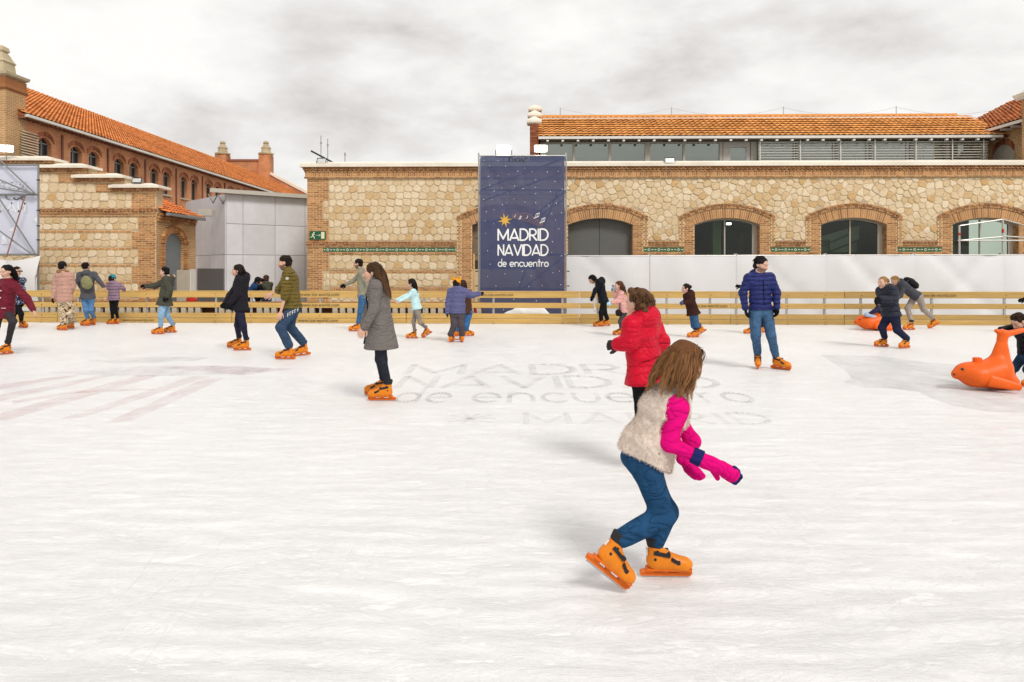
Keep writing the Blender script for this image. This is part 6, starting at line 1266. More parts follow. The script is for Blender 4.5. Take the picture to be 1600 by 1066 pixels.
# 4 grey coat and drawstring bag
J4 = figure('p', 'person in dark grey coat and jeans carrying a khaki drawstring bag', 19.2, 188, (134.5, 417), (136, 426.5), (137, 463), dict(L=((121.5, 439, .0), (126, 449, .18)), R=((154, 438, .0), (162, 448, .05))), dict(L=((134, 484, .0), (133.5, 509.5, -105)), R=((142.5, 484, .05), (144.5, 508, -125))),
       dict(m=fabric('coat_grey', '54545a'), o=.022, len=.08, hood=.8, name='coat'), dict(m=fabric('denim_mid', '5a83b0', 'denim'), o=.006), dict(style='bun', c=HBL, N=250), skin=(.5, .3, .2), hyaw=170)
bp = J4['Nk']-J4['up']*.27-J4['f']*.22+J4['r']*.08
bag('drawstring_bag', 'khaki drawstring bag on the back of the grey coat', bp, (.14, .085, .19), np.stack([unit(J4['r']+.25*J4['up']), J4['f'], unit(J4['up']-.25*J4['r'])]), fabric('bag_khaki', '87845f'), fabric('strap_dark', (.05, .05, .05)), [[bp+J4['up']*.18-J4['r']*.03, J4['Nk']-J4['r']*.12-J4['f']*.10-J4['up']*.05, J4['Nk']-J4['r']*.14+J4['f']*.05]])
# 5 child with teal hat
figure('p', 'child in mauve padded jacket with curly teal hat holding an adult hand', 19.8, 168, (175.5, 436), (177.5, 443), (178, 467), dict(L=((169, 449, .0), (164, 449.5, .0)), R=((190, 449, .05), (194, 453, .2))), dict(L=((175, 483, .0), (173, 506.8, -100)), R=((180.5, 483, .05), (182.5, 506.2, -125))),
       dict(m=fabric('jacket_mauve', '8f7688', 'puffer', pitch=0.085), o=.028, len=.05, hood=1.1, rib=(.008, .09)), dict(m=BLK, o=.004), dict(style=None, c=HB), hat=dict(c=(.02, .25, .33)), hs=.215, st=.8, sw=.14, hw=.075, skin=(.6, .36, .26), gloves=dict(m=fabric('glove_pink', 'b07a80'), only='R'))
# 6 boy olive parka
def x6(J): J['child']('fur_trim', [cap(J['Nk']-J['f']*.02+J['up']*.04-J['r']*.10, J['Nk']-J['f']*.12+J['up']*.05, .03, .036, .02), cap(J['Nk']-J['f']*.12+J['up']*.05, J['Nk']-J['f']*.02+J['up']*.04+J['r']*.10, .036, .03, .02)], fabric('fur_pale', 'b89a80', 'fur'), .011, lambda q: .010*noise3(q, (95, 95, 95), 4))
figure('p', 'boy in dark olive parka and pale jeans reaching out with one black glove', 16.9, -82, (257, 425.5), (263, 434), (257.5, 471), dict(L=((265.5, 453, -.16), (260, 463, -.2)), R=((242, 447, .15), (229, 447, .15))), dict(L=((251.5, 493, -.1), (247, 522.6, -92)), R=((261, 492, .1), (266, 520, -88))),
       dict(m=fabric('parka_olive', '4a4940'), o=.036, len=.10, hw=.19, hd=.175, hood=1.0, name='parka'), dict(m=LIGHTJ, o=.012), dict(style='short', c=HBL, N=260), hs=.23, hpitch=-10, skin=(.62, .36, .28), gloves=BLACKG, sw=.16, st=.95, extras=x6)
# 7 quilted jacket
J7 = figure('p', 'person with long dark hair in black quilted jacket gliding left', 13.6, -78, (371, 423.5), (376.5, 434), (375, 480), dict(L=((371, 460, -.2), (359, 474, -.25)), R=((360, 462, .12), (353, 472, .1))), dict(L=((380, 508, -.08), (379, 548, -82)), R=((371, 508, .1), (368, 543.8, -90))),
       dict(m=fabric('jacket_quilted', '2c2a30', 'quilt'), o=.034, len=.06, hw=.185, hd=.15, hood=1.15), dict(m=fabric('leggings_navy', '2b2a3d'), o=.004), dict(style='long', c=HB, len=.24, N=450), hs=.235, hyaw=-72, hpitch=-5, skin=(.6, .36, .27), gloves=dict(m=BLACKG['m'], curl=.7, thick=.01), res=.014)
# 8 olive padded jacket
def x8(J):
    mb = MB()
    q = lettering('N', .03, .05, .3); sh = surf(J['jp'], J['shL']-J['up']*.08, -J['r']); sh = J['shL']-J['r']*.09 if sh is None else sh
    mb.lathe([(.0, 0), (.03, 0)], n=8) if False else mb.bar(sh-J['O'], sh-J['r']*.006-J['O'], .028, 10); mb.build('badge', M('badge_grey', (.45, .42, .36), .7), J['body'])
    # printed word across the seat of the jeans
    mb = MB(); b = J['Pv']-J['up']*.05; side = -J['r']
    for k in range(5):
        p = surf(J['tp'], b-J['f']*(-.06+k*.04)+V(0, 0, -.05+k*.018), side)
        if p is None: continue
        for a0, a1 in (((0, -.03), (0, .03)), ((0, .03), (.024, .03)), ((0, 0), (.02, 0)))[: 3 if k % 2 == 0 else 2]: mb.bar(p-J['f']*a0[0]*1+V(0, 0, a0[1])-J['O']+side*.006, p-J['f']*a1[0]+V(0, 0, a1[1])-J['O']+side*.006, .006, 4)
    mb.build('printed_word', WHITEPAINT, J['body'])
figure('p', 'bearded man in olive padded jacket and jeans skating left with bent knees', 12.3, -80, (444.5, 411), (451.5, 424), (457, 482), dict(L=((446, 461, -.26), (438.5, 488, -.28)), R=((437, 453, .18), (425, 459, .16))), dict(L=((438, 512, -.14), (446, 562, -90)), R=((452.5, 510, .14), (470.5, 556.5, -72, -6, .0))),
       dict(m=fabric('jacket_olive', '6a5a26', 'puffer', pitch=0.062), o=.030, len=.0, rib=(.014, .062), end=.12, hang=.0, hw=.155, hd=.125), dict(m=fabric('denim_worn', '3a4d66', 'denim'), o=.020, ankle=.052, fold=.010, end=.9), dict(style='short', c=HB, N=350, scalp=True), hs=.245, hpitch=-10, beard=.72, skin=(.62, .36, .26), st=1.06, sw=.19, res=.014, extras=x8)
# 9 grey sweater
figure('p', 'bearded man in grey-green sweater with one arm stretched out by the barrier', 17.7, -86, (559.5, 412.5), (565, 423), (567, 462), dict(L=((575, 447, -.14), (569, 461, -.12)), R=((551, 439.5, .15), (540, 444.5, .15))), dict(L=((563, 487, -.05), (555.5, 518, -90)), R=((571, 488, .12), (577, 514.5, -80))),
       dict(m=fabric('sweater_sage', '8c8876'), o=.016, len=.06, name='sweater'), dict(m=fabric('denim_strong', '41658c', 'denim'), o=.012), dict(style='short', c=HB, N=250), beard=.7, hs=.235, gloves=BLACKG, st=1.02)
# 10 tweed coat
def x10(J):
    pts = [J['Pv']+J['up']*t-J['up']*.0 for t in (-.36, -.25, -.1, .05, .2, .35)]; strip(J, 'coat_edging', J['jp'], pts, [J['f']*1.0-J['r']*.25]*6, .009, fabric('edging_black', (.02, .02, .022)))
    J['child']('scarf', [cap(J['Nk']+J['f']*.05, J['Nk']+J['f']*.10-J['up']*.14, .035, .045, .02)], fabric('scarf_dark', (.03, .025, .025)), .012)
J10 = figure('p', 'person with long brown hair in grey tweed coat gliding left', 8.45, -86, (582, 426.5), (589.5, 441.5), (595, 502), dict(L=((584.5, 483, -.22), (569.5, 512, -.24)), R=((578, 484, .12), (568.5, 508, .06))), dict(L=((597, 563, -.06), (597, 626.8, -90)), R=((593.5, 562, .09), (590.5, 618.5, -90))),
       dict(m=fabric('coat_tweed', '7d7672', 'tweed'), o=.024, len=.33, hw=.205, hd=.19, hang=.85, fold=.004, name='coat'), dict(m=fabric('denim_black', '2d3038', 'denim'), o=.002), dict(style='long', c=(.05, .025, .012), c2=(.20, .10, .045), len=.38, N=1100, w=.0035, res=.007), hs=.235, hyaw=-84, hpitch=-4, skin=(.64, .38, .27), res=.0115, extras=x10, near=True)
# 11 girl in pale blue top
figure('p', 'girl in white and pale blue top and grey leggings pushing off with one skate', 15.8, -85, (642, 443.5), (646, 453), (651, 481), dict(L=((636, 464.5, -.15), (624, 471, -.18)), R=((631, 464, .08), (620, 468.5, .08))), dict(R=((646, 503, .06), (644, 529, -86)), L=((657, 505, -.08), (668.5, 524.2, -100, -33, .06))),
       dict(m=fabric('top_paleblue', 'c3e4e8'), o=.014, len=.05, name='top', collar=False), dict(m=GREYP, o=.0), dict(style='long', c=HB, len=.25, N=350, wind=(.12, 0, 0)), hs=.21, st=.82, sw=.135, hw=.07, skin=(.6, .36, .26))
# 12 boy purple jacket, orange fox hat
def x12(J):
    F, H, h = J['F'], J['H'], J['hs']
    for s in (-1, 1): J['child']('hat_ear', [cap(H+(F[0]*s*.28+F[2]*.45)*h, H+(F[0]*s*.36+F[2]*.72)*h, .035, .018, .01)], fabric('hat_orange', 'e8960f'), .009)
    mb = MB(); a, b = J['frL'][0], J['frR'][0]; mb.bar(a+V(0, .0, .06)-J['O'], b+V(0, 0, .06)-J['O'], .014, 6); mb.build('skate_bar', ORANGE2, J['body'])
figure('p', 'boy in violet padded jacket and orange hat with one arm out, seen from behind', 15.1, 180, (713.5, 444.5), (715, 453), (714.5, 489.5), dict(L=((701, 473, .0), (698.5, 489, -.02)), R=((736.5, 461.5, .0), (749, 459, .0))), dict(L=((709.5, 508, .0), (705.5, 534.5, 165)), R=((720.5, 508, .0), (721.5, 534.5, 195))),
       dict(m=fabric('jacket_violet', '5d5d86', 'puffer', pitch=.10, pd=.014), o=.034, len=.0, hood=1.25, rib=(.009, .10)), dict(m=fabric('trousers_fade', '544c50', 'denim'), o=.022, ankle=.055, fold=.01), dict(style=None, c=HB), hat=dict(c=(.75, .30, .012)), hs=.215, st=.84, sw=.145, hw=.075, gloves=BLACKG, extras=x12)
# 13 behind the boy
figure('p', 'person with long brown hair and flared jeans, mostly hidden by the violet-jacket boy', 16.4, 165, (723.5, 445.5), (725, 456), (727, 487), dict(R=((731, 470, .0), (731, 485, -.05)), L=((717, 470, .1), (716, 484, .1))), dict(L=((719, 508, .0), (715, 525.5, 150)), R=((729, 508, .0), (731.5, 525.5, 110))),
       dict(m=fabric('jacket_brown', '4b352e'), o=.02, len=.07), dict(m=fabric('denim_flare', '3f6b9c', 'denim'), o=.016, ankle=.075), dict(style='long', c=(.05, .025, .015), len=.22, N=250), hs=.22, st=.88, sw=.14, gloves=BLACKG)
# 14 hunched in black
def x14(J): J['child']('scarf', [cap(J['Nk']+J['f']*.08+J['r']*.03, J['Pv']+J['f']*.26-V(0, 0, .0), .03, .035, .02), cap(J['Pv']+J['f']*.26, J['Pv']+J['f']*.24-V(0, 0, .22), .035, .03, .02)], fabric('scarf_white', 'cfc6c0'), .012, lambda q: .012*noise3(q, (50, 50, 30), 2))
figure('p', 'hunched person in black with bowed head beside the barrier', 18.9, -88, (925.5, 437), (936, 440), (943, 470), dict(L=((931, 453, -.15), (927, 461, -.12)), R=((930, 454, .12), (926, 464, .1))), dict(L=((939, 489, -.06), (935.5, 510.6, -88)), R=((945, 488, .08), (945, 509.5, -90))),
       dict(m=fabric('jacket_navyblack', '14171f', 'shell'), o=.024, len=.06, hood=1.3), dict(m=BLK, o=.012, ankle=.05), dict(style='long', c=HBL, len=.2, N=300, avoid=False), hs=.225, hpitch=-45, gloves=BLACKG, st=.95, extras=x14)
# 15 pink jacket
J15 = figure('p', 'girl in pale pink jacket with long hair and pale blue glove', 16.5, -88, (966.5, 447), (970, 456.5), (974, 487), dict(L=((965, 470.5, -.15), (955.5, 473, -.18)), R=((962.5, 464.5, .1), (959.5, 454.5, .08))), dict(L=((969, 503, -.06), (966.5, 524, -82)), R=((976, 502, .08), (976, 522.5, -85))),
       dict(m=fabric('jacket_pink', 'd9a29b', 'shell'), o=.026, len=.02, hood=.7), dict(m=fabric('leggings_grey', '4a4648'), o=.0), dict(style='long', c=(.10, .04, .02), len=.3, N=350), hs=.215, st=.86, sw=.14, hw=.075, skin=(.62, .37, .28), gloves=dict(m=fabric('glove_paleblue', 'a8d4e6'), curl=.3, thick=.006))
bag('shoulder_bag', 'small dark shoulder bag hanging at the pink jacket', J15['Pv']+J15['f']*.14-J15['r']*.14, (.075, .05, .085), np.stack([J15['f'], J15['r'], J15['up']]), fabric('bag_dark', '2a2326'), DARK, [[J15['Pv']+J15['f']*.12-J15['r']*.14, J15['Nk']-J15['r']*.15+J15['f']*.06-J15['up']*.12, J15['Nk']+J15['r']*.02+J15['f']*.08]])
mb = MB(); q = np.array(P(957.5, 450.5, 16.58)); mb.box(-.035, .035, -.006, .006, -.07, .07); ph = mb.build('phone', DARK); ph.location = q; ph.rotation_euler = (0, .2, .6); tag(ph, 'black phone held up in front of the pink jacket girl', 'phone')
# 16 red jacket
def x16(J):
    F, H, h = J['F'], J['H'], J['hs']; pr = []
    for s in (-1, 1):
        for k in range(8): t = k/7; a = H+(F[0]*s*(.14+.16*math.sin(t*2.2))+F[1]*(.15-.62*t)+F[2]*(.50-.75*t*t))*h; pr.append(sph(a, (.03, .024, .026), F, .01))
    v, f = mesh_sdf(pr, .006, lambda q: .004*noise3(q, (140, 140, 140), 3)); c = np.tile(np.array((.10, .048, .022)), (len(v), 1))*np.random.RandomState(1).uniform(.6, 1.3, (len(v), 1)); np_mesh('braids', v, f, HAIRM, J['body'], J['O'], c)
    dk = fabric('red_seam', '8e0a1c', 'shell')
    for t in (-.02, .14): strip(J, 'seam', J['jp'], [J['Pv']+J['up']*(t+.02*math.sin(k))+J['r']*(.14-k*.07) for k in range(5)], [-J['f']+J['r']*(.5-k*.25) for k in range(5)], .004, dk, .002)
J16 = figure('p', 'girl in bright red hooded jacket with braided hair behind the pink-sleeved girl', 5.45, -128, (997, 476), (1001, 497), (1008, 588), dict(L=((987, 536, -.16), (965, 538, -.10)), R=((1034, 533, .10), (1030, 560, .2))), dict(L=((1004, 655, -.05), (1014, 734, -150)), R=((1018, 655, .06), (1030, 733, -150))),
       dict(m=fabric('jacket_red', 'c4082a', 'puffer', pitch=.15, pd=.011), o=.026, so=.024, len=.06, hw=.175, hd=.145, hood=1.2, rib=(.010, .15), fold=.007), dict(m=BLK, o=.004), dict(style='short', c=(.10, .048, .022), N=900, res=.006), hs=.225, hyaw=-135, hpitch=-6, skin=(.62, .37, .27), st=.86, sw=.145, hw=.075, res=.0095, gloves=dict(m=fabric('glove_greyred', '3a3236'), curl=.8), extras=x16)
# 18 brown coat
figure('p', 'child in dark brown coat and jeans leaning forward by the white hoarding', 16.2, -82, (1071.5, 451.5), (1075.5, 460), (1083, 488), dict(L=((1079, 473, -.16), (1070, 472.5, -.18)), R=((1075, 472, .1), (1067, 473, .08))), dict(R=((1083, 509, .06), (1083, 527.6, -82)), L=((1089, 509, -.06), (1097, 521, -95, -34, .06))),
       dict(m=fabric('coat_brown', '3d2622'), o=.03, len=.07, hw=.185, hd=.165, hood=1.15, hang=.1, name='coat'), dict(m=BLUEJ, o=.006), dict(style='bun', c=HB, N=250), hs=.215, hpitch=-8, st=.86, sw=.14, hw=.075, skin=(.6, .35, .27), gloves=dict(m=fabric('glove_slate', '525a72'), curl=.7))
# 19 blue puffer
def x19(J):
    strip(J, 'zip', J['jp'], [J['Pv']+J['up']*t for t in (.0, .1, .2, .3, .4, .47)], [J['f']]*6, .006, fabric('zip_dark', (.012, .012, .03)), .004)
J19 = figure('p', 'bearded man in royal blue padded jacket and jeans looking down to his left', 11.1, 6, (1189.5, 414), (1186.5, 429), (1188.5, 485), dict(R=((1160.5, 457, .02), (1164.5, 482, -.06)), L=((1213.5, 457, .0), (1214, 481, -.08))), dict(R=((1181, 525, -.08), (1184, 575.5, -18)), L=((1205, 525, -.08), (1220, 577.5, 38, 0, 0, -8))),
       dict(m=fabric('jacket_blue', '272e66', 'puffer', pitch=0.072), o=.018, so=.014, len=.0, rib=(.009, .07), hood=1.0, hw=.155, hd=.12, collar=False), dict(m=fabric('denim_man', '43607f', 'denim'), o=.016, fold=.008), dict(style='short', c=HBL, N=350, scalp=True), hs=.25, hyaw=38, hpitch=-16, beard=.6, skin=(.60, .36, .27), gloves=dict(m=BLACKG['m'], curl=.45, thick=.006), st=1.04, sw=.18, girth=.95, res=.0125, extras=x19)
# 20 hidden behind him
figure('p', 'person hidden behind the man in blue, one black glove showing', 17.0, -88, (1184, 437), (1185, 447), (1187, 476), dict(R=((1166, 449, .1), (1156, 447.5, .1)), L=((1184, 463, -.12), (1181, 474, -.1))), dict(L=((1178, 498, .0), (1171, 521.8, -92)), R=((1186, 498, .0), (1187, 520, -90))),
       dict(m=fabric('jacket_black', '16161a', 'shell'), o=.02, len=.06), dict(m=BLK, o=.008), dict(style='short', c=HB, N=120), hs=.22, st=.86, sw=.14, gloves=BLACKG)
# 21 boy in navy puffer
figure('p', 'fair-haired boy in dark navy padded jacket skating left', 14.1, -72, (1379.5, 442), (1385, 451), (1392.5, 493), dict(L=((1397, 469, -.24), (1377, 467.5, -.34)), R=((1379, 469, .1), (1371, 471, .0))), dict(R=((1378, 512, .06), (1377.5, 542, -85)), L=((1402, 516, -.08), (1413.5, 544.8, -66))),
       dict(m=fabric('jacket_navy', '2a2d38', 'puffer', pitch=0.11), o=.040, len=.02, rib=(.012, .10), hood=1.1), dict(m=NAVYT, o=.018, fold=.009, ankle=.05), dict(style='short', c=HBLOND, N=400, scalp=False), hs=.225, hpitch=-4, skin=(.66, .40, .30), st=.93, sw=.155, hw=.08, gloves=BLACKG, res=.0145)
# 22 bent over with backpack
J22 = figure('p', 'person bent forward in grey jacket and grey trousers pushing a seal', 18.4, -88, (1398, 438.5), (1405, 443), (1432, 463), dict(L=((1407, 462, -.14), (1395, 472, -.16)), R=((1405, 462, .12), (1394, 472, .12))), dict(R=((1418, 482, .05), (1420.5, 516, -86)), L=((1443, 484, -.05), (1461, 510, -98, -30, .06))),
       dict(m=fabric('jacket_slate', '4a4b52'), o=.02, len=.02, hang=.0, hood=.9), dict(m=fabric('trousers_stone', '9a8f86'), o=.014, ankle=.046), dict(style='short', c=HBLOND, N=200), hs=.22, hpitch=-28, st=.98, gloves=BLACKG)
bp = (J22['Nk']+J22['Pv'])/2-J22['f']*.20+J22['up']*.03; bag('backpack', 'black backpack on the bent-over skater', bp, (.15, .11, .22), np.stack([J22['r'], J22['f'], J22['up']]), fabric('backpack_black', '1c1d22', 'shell'), DARK, [[bp+J22['up']*.12-J22['r']*.1, J22['Nk']-J22['r']*.13, J22['Nk']-J22['r']*.12+J22['f']*.09-J22['up']*.15]])
# 23 child riding the far seal
figure('p', 'small child in navy jacket sitting on the far orange seal', 18.1, -88, (1379, 470), (1377, 479), (1374, 498), dict(L=((1365, 487, -.16), (1359, 490, -.16)), R=((1366, 487, .12), (1360, 491, .12))), dict(L=((1354, 491.5, -.18), (1353, 513, -90)), R=((1355, 491, .16), (1355, 508.5, -90))),
       dict(m=fabric('jacket_child', '23233f', 'shell'), o=.028, len=.0), dict(m=fabric('trousers_paleblue', 'a5b4cc'), o=.01), dict(style='short', c=HB, N=120), hs=.2, st=.62, sw=.11, hw=.07, gloves=dict(m=fabric('glove_blue', '2f6fb0'), curl=.6), res=.014)
# 24 boy pushing the near seal
figure('p', 'dark-haired boy in black jacket pushing the near orange seal by its tail', 9.75, -80, (1591, 503), (1602, 513), (1607, 555), dict(R=((1581, 513, .12), (1563, 515, .05)), L=((1607, 530, -.18), (1593, 521, -.16))), dict(R=((1585, 575, .1), (1578, 597, -80)), L=((1606, 578, -.1), (1607, 604, -70))),
       dict(m=fabric('jacket_blackboy', '15151a', 'shell'), o=.022, len=.0), dict(m=DARKJ, o=.014, fold=.009), dict(style='short', c=(.03, .016, .01), N=500, res=.007), hs=.215, hpitch=-38, st=.72, sw=.125, hw=.07, skin=(.62, .37, .28), gloves=dict(m=fabric('glove_navy', '1b1c2c'), curl=.7), res=.0115)
# 25 at the right edge
figure('p', 'person outside the right edge with a dark-gloved hand reaching into view', 17.0, -85, (1634, 430), (1632, 441), (1636, 478), dict(L=((1616, 461, -.1), (1601, 467, -.1)), R=((1622, 462, .15), (1612, 472, .15))), dict(L=((1632, 500, .0), (1628, 521, -85)), R=((1640, 500, .1), (1642, 520, -85))),
       dict(m=fabric('jacket_umber', '4a3a36'), o=.02, len=.08), dict(m=BLK, o=.008), dict(style='short', c=HB, N=100), gloves=BLACKG)
# spectators behind the barrier
def shoes(J):
    for nm in 'LR': J['child']('shoe', [ell(J['fr'+nm][0]+V(0, 0, .045)-J['fr'+nm][2]*.07, J['fr'+nm][0]+V(0, 0, .04)+J['fr'+nm][2]*.12, (.042, .045), (.04, .035), J['fr'+nm][1], .01)], DARK, .014)
def spect(label, dx, face, hd, nk, pv, el, m, mt, c, style='short', hp=-30):
    d = 21.9; fx = pv[0]; fy = HOR+(CAMH+.06)*FOC/d
    figure('p', label, d, face, hd, nk, pv, dict(L=((el[0], el[1], -.12), (el[2], el[3], -.15)), R=((el[0]+2, el[1], .15), (el[2]+2, el[3], .12))), dict(L=((fx-2, 483, .0), dict(px=fx-3, py=fy, d=d, yaw=face)), R=((fx+3, 483, .1), dict(px=fx+3, py=fy-.5, d=d+.05, yaw=face))),
           dict(m=m, o=.016, len=.05, name='top'), dict(m=mt, o=.012), dict(style=style, c=c, N=120, len=.15), hs=.22, st=.86, sw=.15, hpitch=hp, skates=False, group='onlookers behind the barrier', extras=shoes)
spect('onlooker in bright blue jacket bending left behind the barrier', 0, 120, (403.5, 439), (401, 445), (388, 459), (405, 452, 409, 456), fabric('jacket_cobalt', '1d3a66', 'shell'), BLK, HBL, 'long')
spect('onlooker in dark clothes between the blue and olive onlookers', 0, 100, (408, 441), (407, 447), (403, 464), (412, 455, 414, 459), fabric('top_black', '191a20'), BLK, HBL)
spect('onlooker in olive shirt seen from behind, rightmost behind the barrier', 0, 175, (416.5, 436), (416.5, 442), (416, 466), (421, 452, 411, 458), fabric('shirt_olive', '45473a'), BLUEJ, (.06, .03, .02), hp=-10)
# bags lying behind the barrier
for px, c, lab, w in ((275, 'c8301c', 'red rucksack on the walkway behind the barrier', .16), (347, '101014', 'black and white bag on the walkway behind the barrier', .2)):
    p = fpx(px); bag('rucksack', lab, V(p.x, p.y+1.0, .62), (w, .14, .13), np.eye(3), fabric('ruck'+c, c, 'shell'), DARK, [[V(p.x-.1, p.y+.9, .66), V(p.x, p.y+.88, .74), V(p.x+.1, p.y+.9, .66)]])
# ------------------------------------------------------------------ 17 the girl in the foreground
PINK, NAVYG = fabric('sweater_pink', 'd60f74'), fabric('cuff_navy', '232a5c')
def x17(J):
    up, r, f, Nk, Pv, T, st, O = J['up'], J['r'], J['f'], J['Nk'], J['Pv'], J['T'], J['st'], J['O']
    vest = J['torso'](.027)+[ell(Pv+up*.10, Pv-up*.06+f*.02, (.155, .128), (.165, .150), r, .05, .05)]
    vest += [plane(Pv+up*.005+f*.05, -up-f*.02)]
    for s, nm in ((1, 'R'), (-1, 'L')): vest += [cap(Nk-up*.03+r*s*.04, Nk+r*s*.115-up*.035, .062, .060, .04), dict(cap(J['sh'+nm]-up*.02, J['sh'+nm]-up*.13+r*s*.03, .052, .05, .015), sub=True), dict(cap(J['sh'+nm], J['sh'+nm]+r*s*.12-up*.02, .05, .06, .015), sub=True)]
    vest += [ell(Nk-up*.035, Nk+unit(J['H']-Nk)*.04, (.085, .08), (.078, .074), r, .03, .02)]
    FUR = fabric('vest_fur', 'dacabd', 'fur'); o = J['child']('fleece_vest', vest, FUR, .008, lambda q: .005*noise3(q, (24, 24, 24), 6)+.0016*noise3(q, (90, 90, 90), 7)+.001*noise3(q, (190, 190, 190), 8))
    me = o.data; n = len(me.vertices); co = np.zeros(n*3); no = np.zeros(n*3); me.vertices.foreach_get('co', co); me.vertices.foreach_get('normal', no); co, no = co.reshape(-1, 3), no.reshape(-1, 3); rr = np.random.RandomState(2)
    k = rr.randint(0, n, 26000); p = co[k]+rr.normal(size=(len(k), 3))*.003; d = no[k]+rr.normal(size=(len(k), 3))*.55+V(-.25, 0, -.55); d /= np.linalg.norm(d, axis=1, keepdims=True); s_ = np.cross(d, rr.normal(size=d.shape)); s_ /= np.linalg.norm(s_, axis=1, keepdims=True); L = rr.uniform(.006, .011, (len(k), 1))
    vv = np.stack([p-s_*.0012, p+s_*.0012, p+d*L], 1).reshape(-1, 3); fur = np_mesh('pile', vv, np.arange(len(vv)).reshape(-1, 3), FUR, o, None, None, False); tag(fur, kind='stuff')
    seam = [Pv+up*t for t in (.0, .08, .16, .24, .3)]; strip(J, 'vest_seam', vest, seam, [r-f*.05]*5, .0035, fabric('vest_seam_tan', '9c8672', 'fur'), .001)  # side seam in a darker tan than the fleece
    # navy cuff, long pink gauntlet and navy tip on the near arm
    dv = unit(J['wrR']-J['elR']); w = J['wrR']
    J['child']('cuff_band', [cap(w-dv*.035, w+dv*.008, .040, .042, .0), plane(w+dv*.012, dv), plane(w-dv*.038, -dv)], NAVYG, .004)
    tip = w+dv*.20; J['child']('ski_glove', [ell(w+dv*.0, tip-dv*.03, (.038, .036), (.046, .036), r, .02, .03), cap(w+dv*.07-up*.01-r*.03, w+dv*.13-up*.055-r*.035, .018, .015, .02)]+[cap(w+dv*.12+V(0, 0, z), tip+V(0, 0, z-.004)-dv*.012*abs(i-1), .0165, .015, .006) for i, z in enumerate((.028, .010, -.010, -.027))], PINK, .0045, lambda q: .003*noise3(q, (50, 50, 50), 3))
    J['child']('glove_tip', [cap(tip-dv*.014+V(0, 0, z)-dv*.010*abs(i-1), tip+V(0, 0, z-.004)+dv*.004-dv*.012*abs(i-1), .0175, .0155, .006) for i, z in enumerate((.028, .010, -.010, -.027))], NAVYG, .004)
    dl = unit(J['wrL']-J['elL']); w = J['wrL']; J['child']('ski_glove', hand_prims(w, V(.45, 0, -.9), V(1, .2, .3), .9, .7, .010, 1., 1)+[cap(w-V(0, 0, -.05), w, .036, .038, .01)], PINK, .005)
    # jeans details: back pocket stitch, side seam
    strip(J, 'side_seam', J['tp'], [J['hpR']+(J['knR']-J['hpR'])*t for t in (.15, .35, .55, .75, .95)], [r+f*.1]*5, .0022, fabric('seam_dark', '173658'), .0005)
    strip(J, 'waistband', J['tp'], [Pv+up*.045-f*(.09-k*.04) for k in range(5)], [r-f*(.9-k*.4) for k in range(5)], .006, fabric('seam_dark', '173658'), .001)
    st_m = fabric('stitch', '8a6a3c'); pk = [(-.02, -.02), (.045, -.015), (.04, -.075), (.01, -.09), (-.018, -.075), (-.02, -.02)]
    strip(J, 'pocket_stitch', J['tp'], [Pv-f*(.05+a)*1.0+up*b+r*.0 for a, b in pk], [r*.8-f*.7]*6, .0018, fabric('stitch_pale', '6f8fb4'), .001)
figure('p', 'girl in cream fleece vest, pink sleeves and jeans skating in the foreground', 3.62, 98, (1071, 570), (1049, 617), (1004, 716), dict(R=((1046, 693, -.16), (1093, 716, -.20)), L=((1082, 690, .10), (1067, 716, .08))), dict(R=((1036, 806, -.11), dict(px=944, py=899, d=3.46, yaw=96, pitch=-40)), L=((1042, 800, .06), (1040, 902, 88))),
       dict(m=PINK, o=.004, len=-.05, fold=.005, name='sweater', so=.008, collar=False), dict(m=fabric('denim_girl', '234668', 'denim'), o=.008, fold=.007, end=.90, ankle=.05), dict(style='long', c=(.13, .052, .018), c2=(.36, .18, .072), len=.20, N=4200, w=.0021, wind=(-.42, 0, .05), curl=.0075, res=.006, avoid=False, lenvar=.5, fringe=.22, clump=26), hs=.222, hyaw=122, hpitch=-20, skin=(.66, .40, .30), st=.80, sw=.125, hw=.066, res=.0065, near=True, extras=x17, gloves=dict(m=PINK, only='', skip=True), group='skaters on the ice')
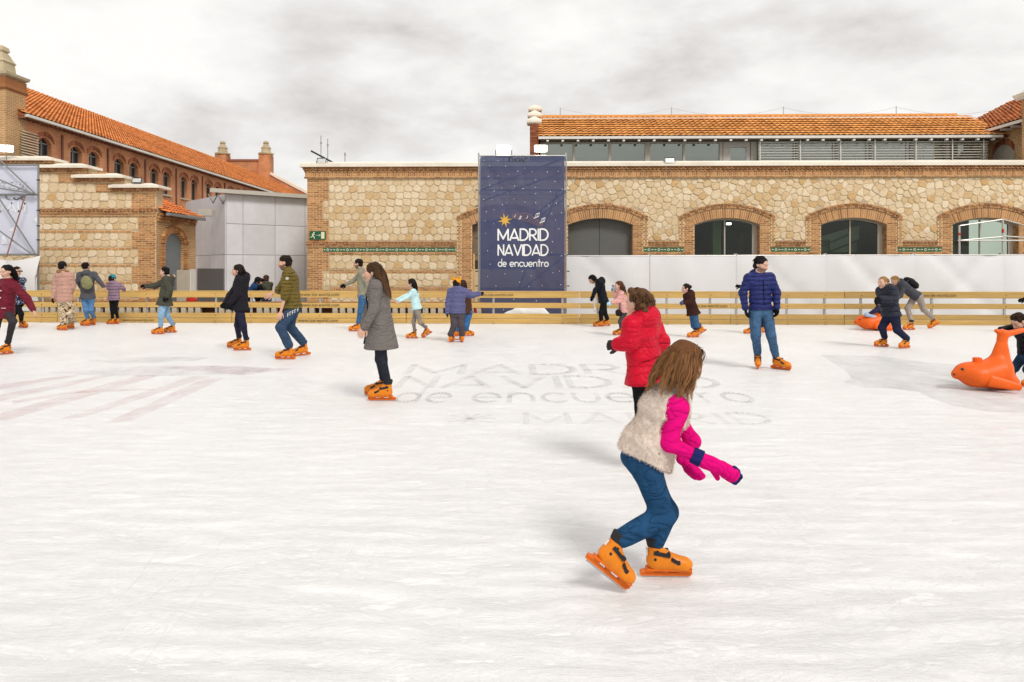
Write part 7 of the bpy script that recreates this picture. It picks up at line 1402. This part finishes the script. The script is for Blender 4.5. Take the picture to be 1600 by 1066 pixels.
# ------------------------------------------------------------------ ride-on seals
SEAL = M('seal_orange', (.78, .115, .006), .40, .10, 9, .0015, 60, spec=.28, dirt=.08)
def seal(label, d, m, res, flip=1):
    # m: (px,py) mapping of the near seal's outline points to this one
    A = lambda x, y, dz=0.: np.array(P(*m(x, y), d+dz)); s = abs(A(1600, 600)[0]-A(1500, 600)[0])/((100)/FOC*9.3); u = lambda v: v*s
    Y = V(0, 1, 0)
    pr = [sph(A(1512, 581), (u(.16), u(.145), u(.125)), None, u(.05)), cap(A(1500, 584), A(1494, 585), u(.075), u(.06), u(.06)), ell(A(1530, 582), A(1560, 580), (u(.20), u(.145)), (u(.20), u(.185)), Y, u(.08), u(.16)), ell(A(1520, 590), A(1575, 596), (u(.19), u(.12)), (u(.15), u(.10)), Y, u(.10), u(.12))]
    pr += [ell(A(1562, 572), A(1566, 528), (u(.10), u(.16)), (u(.045), u(.052)), Y, u(.07), u(.04)), ell(A(1566, 530), A(1568, 520), (u(.05), u(.055)), (u(.07), u(.06)), Y, u(.04), u(.03))]
    pr += [cap(A(1568, 522), A(1557, 517, .0), u(.05), u(.028), u(.03)), cap(A(1570, 523), A(1603, 515), u(.045), u(.03), u(.03)), cap(A(1568, 522), A(1566, 517, u(.22)), u(.045), u(.03), u(.04)), plane(V(0, 0, .004), (0, 0, -1))]
    v, f = mesh_sdf(pr, res); O = A(1545, 610); O[2] = 0; b = np_mesh('ride_on_seal', v, f, SEAL, None, O); b.location = O; tag(b, label, 'ride-on seal', 'ride-on seals')
    def ch(nm, p_, mat, rs): vv, ff = mesh_sdf(p_, rs); return np_mesh(nm, vv, ff, mat, b, O)
    for sgn in (-1, 1): ch('flipper', [ell(A(1548, 595, sgn*u(.20)), A(1592, 605, sgn*u(.32)), (u(.085), u(.045)), (u(.05), u(.022)), V(.3, 0, 1), u(.03), u(.04)), plane(V(0, 0, .003), (0, 0, -1))], SEAL, res)
    mb = MB(); c = A(1527, 563)-O; mb.lathe([(u(.060), c[2]-u(.10)), (u(.056), c[2]+u(.03)), (u(.05), c[2]+u(.035)), (u(.035), c[2]+u(.02))], (c[0], c[1]), 16, 0); mb.build('handle_peg', SEAL, b, False)
    for x, y, w in ((1503.5, 577, .020), (1491, 585, .016)): ch('eye' if x > 1500 else 'nose', [sph(A(x, y, -u(.125 if x > 1500 else .03)), u(w))], DARK, u(.008))
    return b
seal('glossy orange ride-on seal with raised tail, pushed by the boy at right', 9.3, lambda x, y: (x, y), .013)
seal('far orange ride-on seal carrying the small child', 18.1, lambda x, y: (1336+(x-1490)*.56, 516.5-(610-y)*.52), .018)
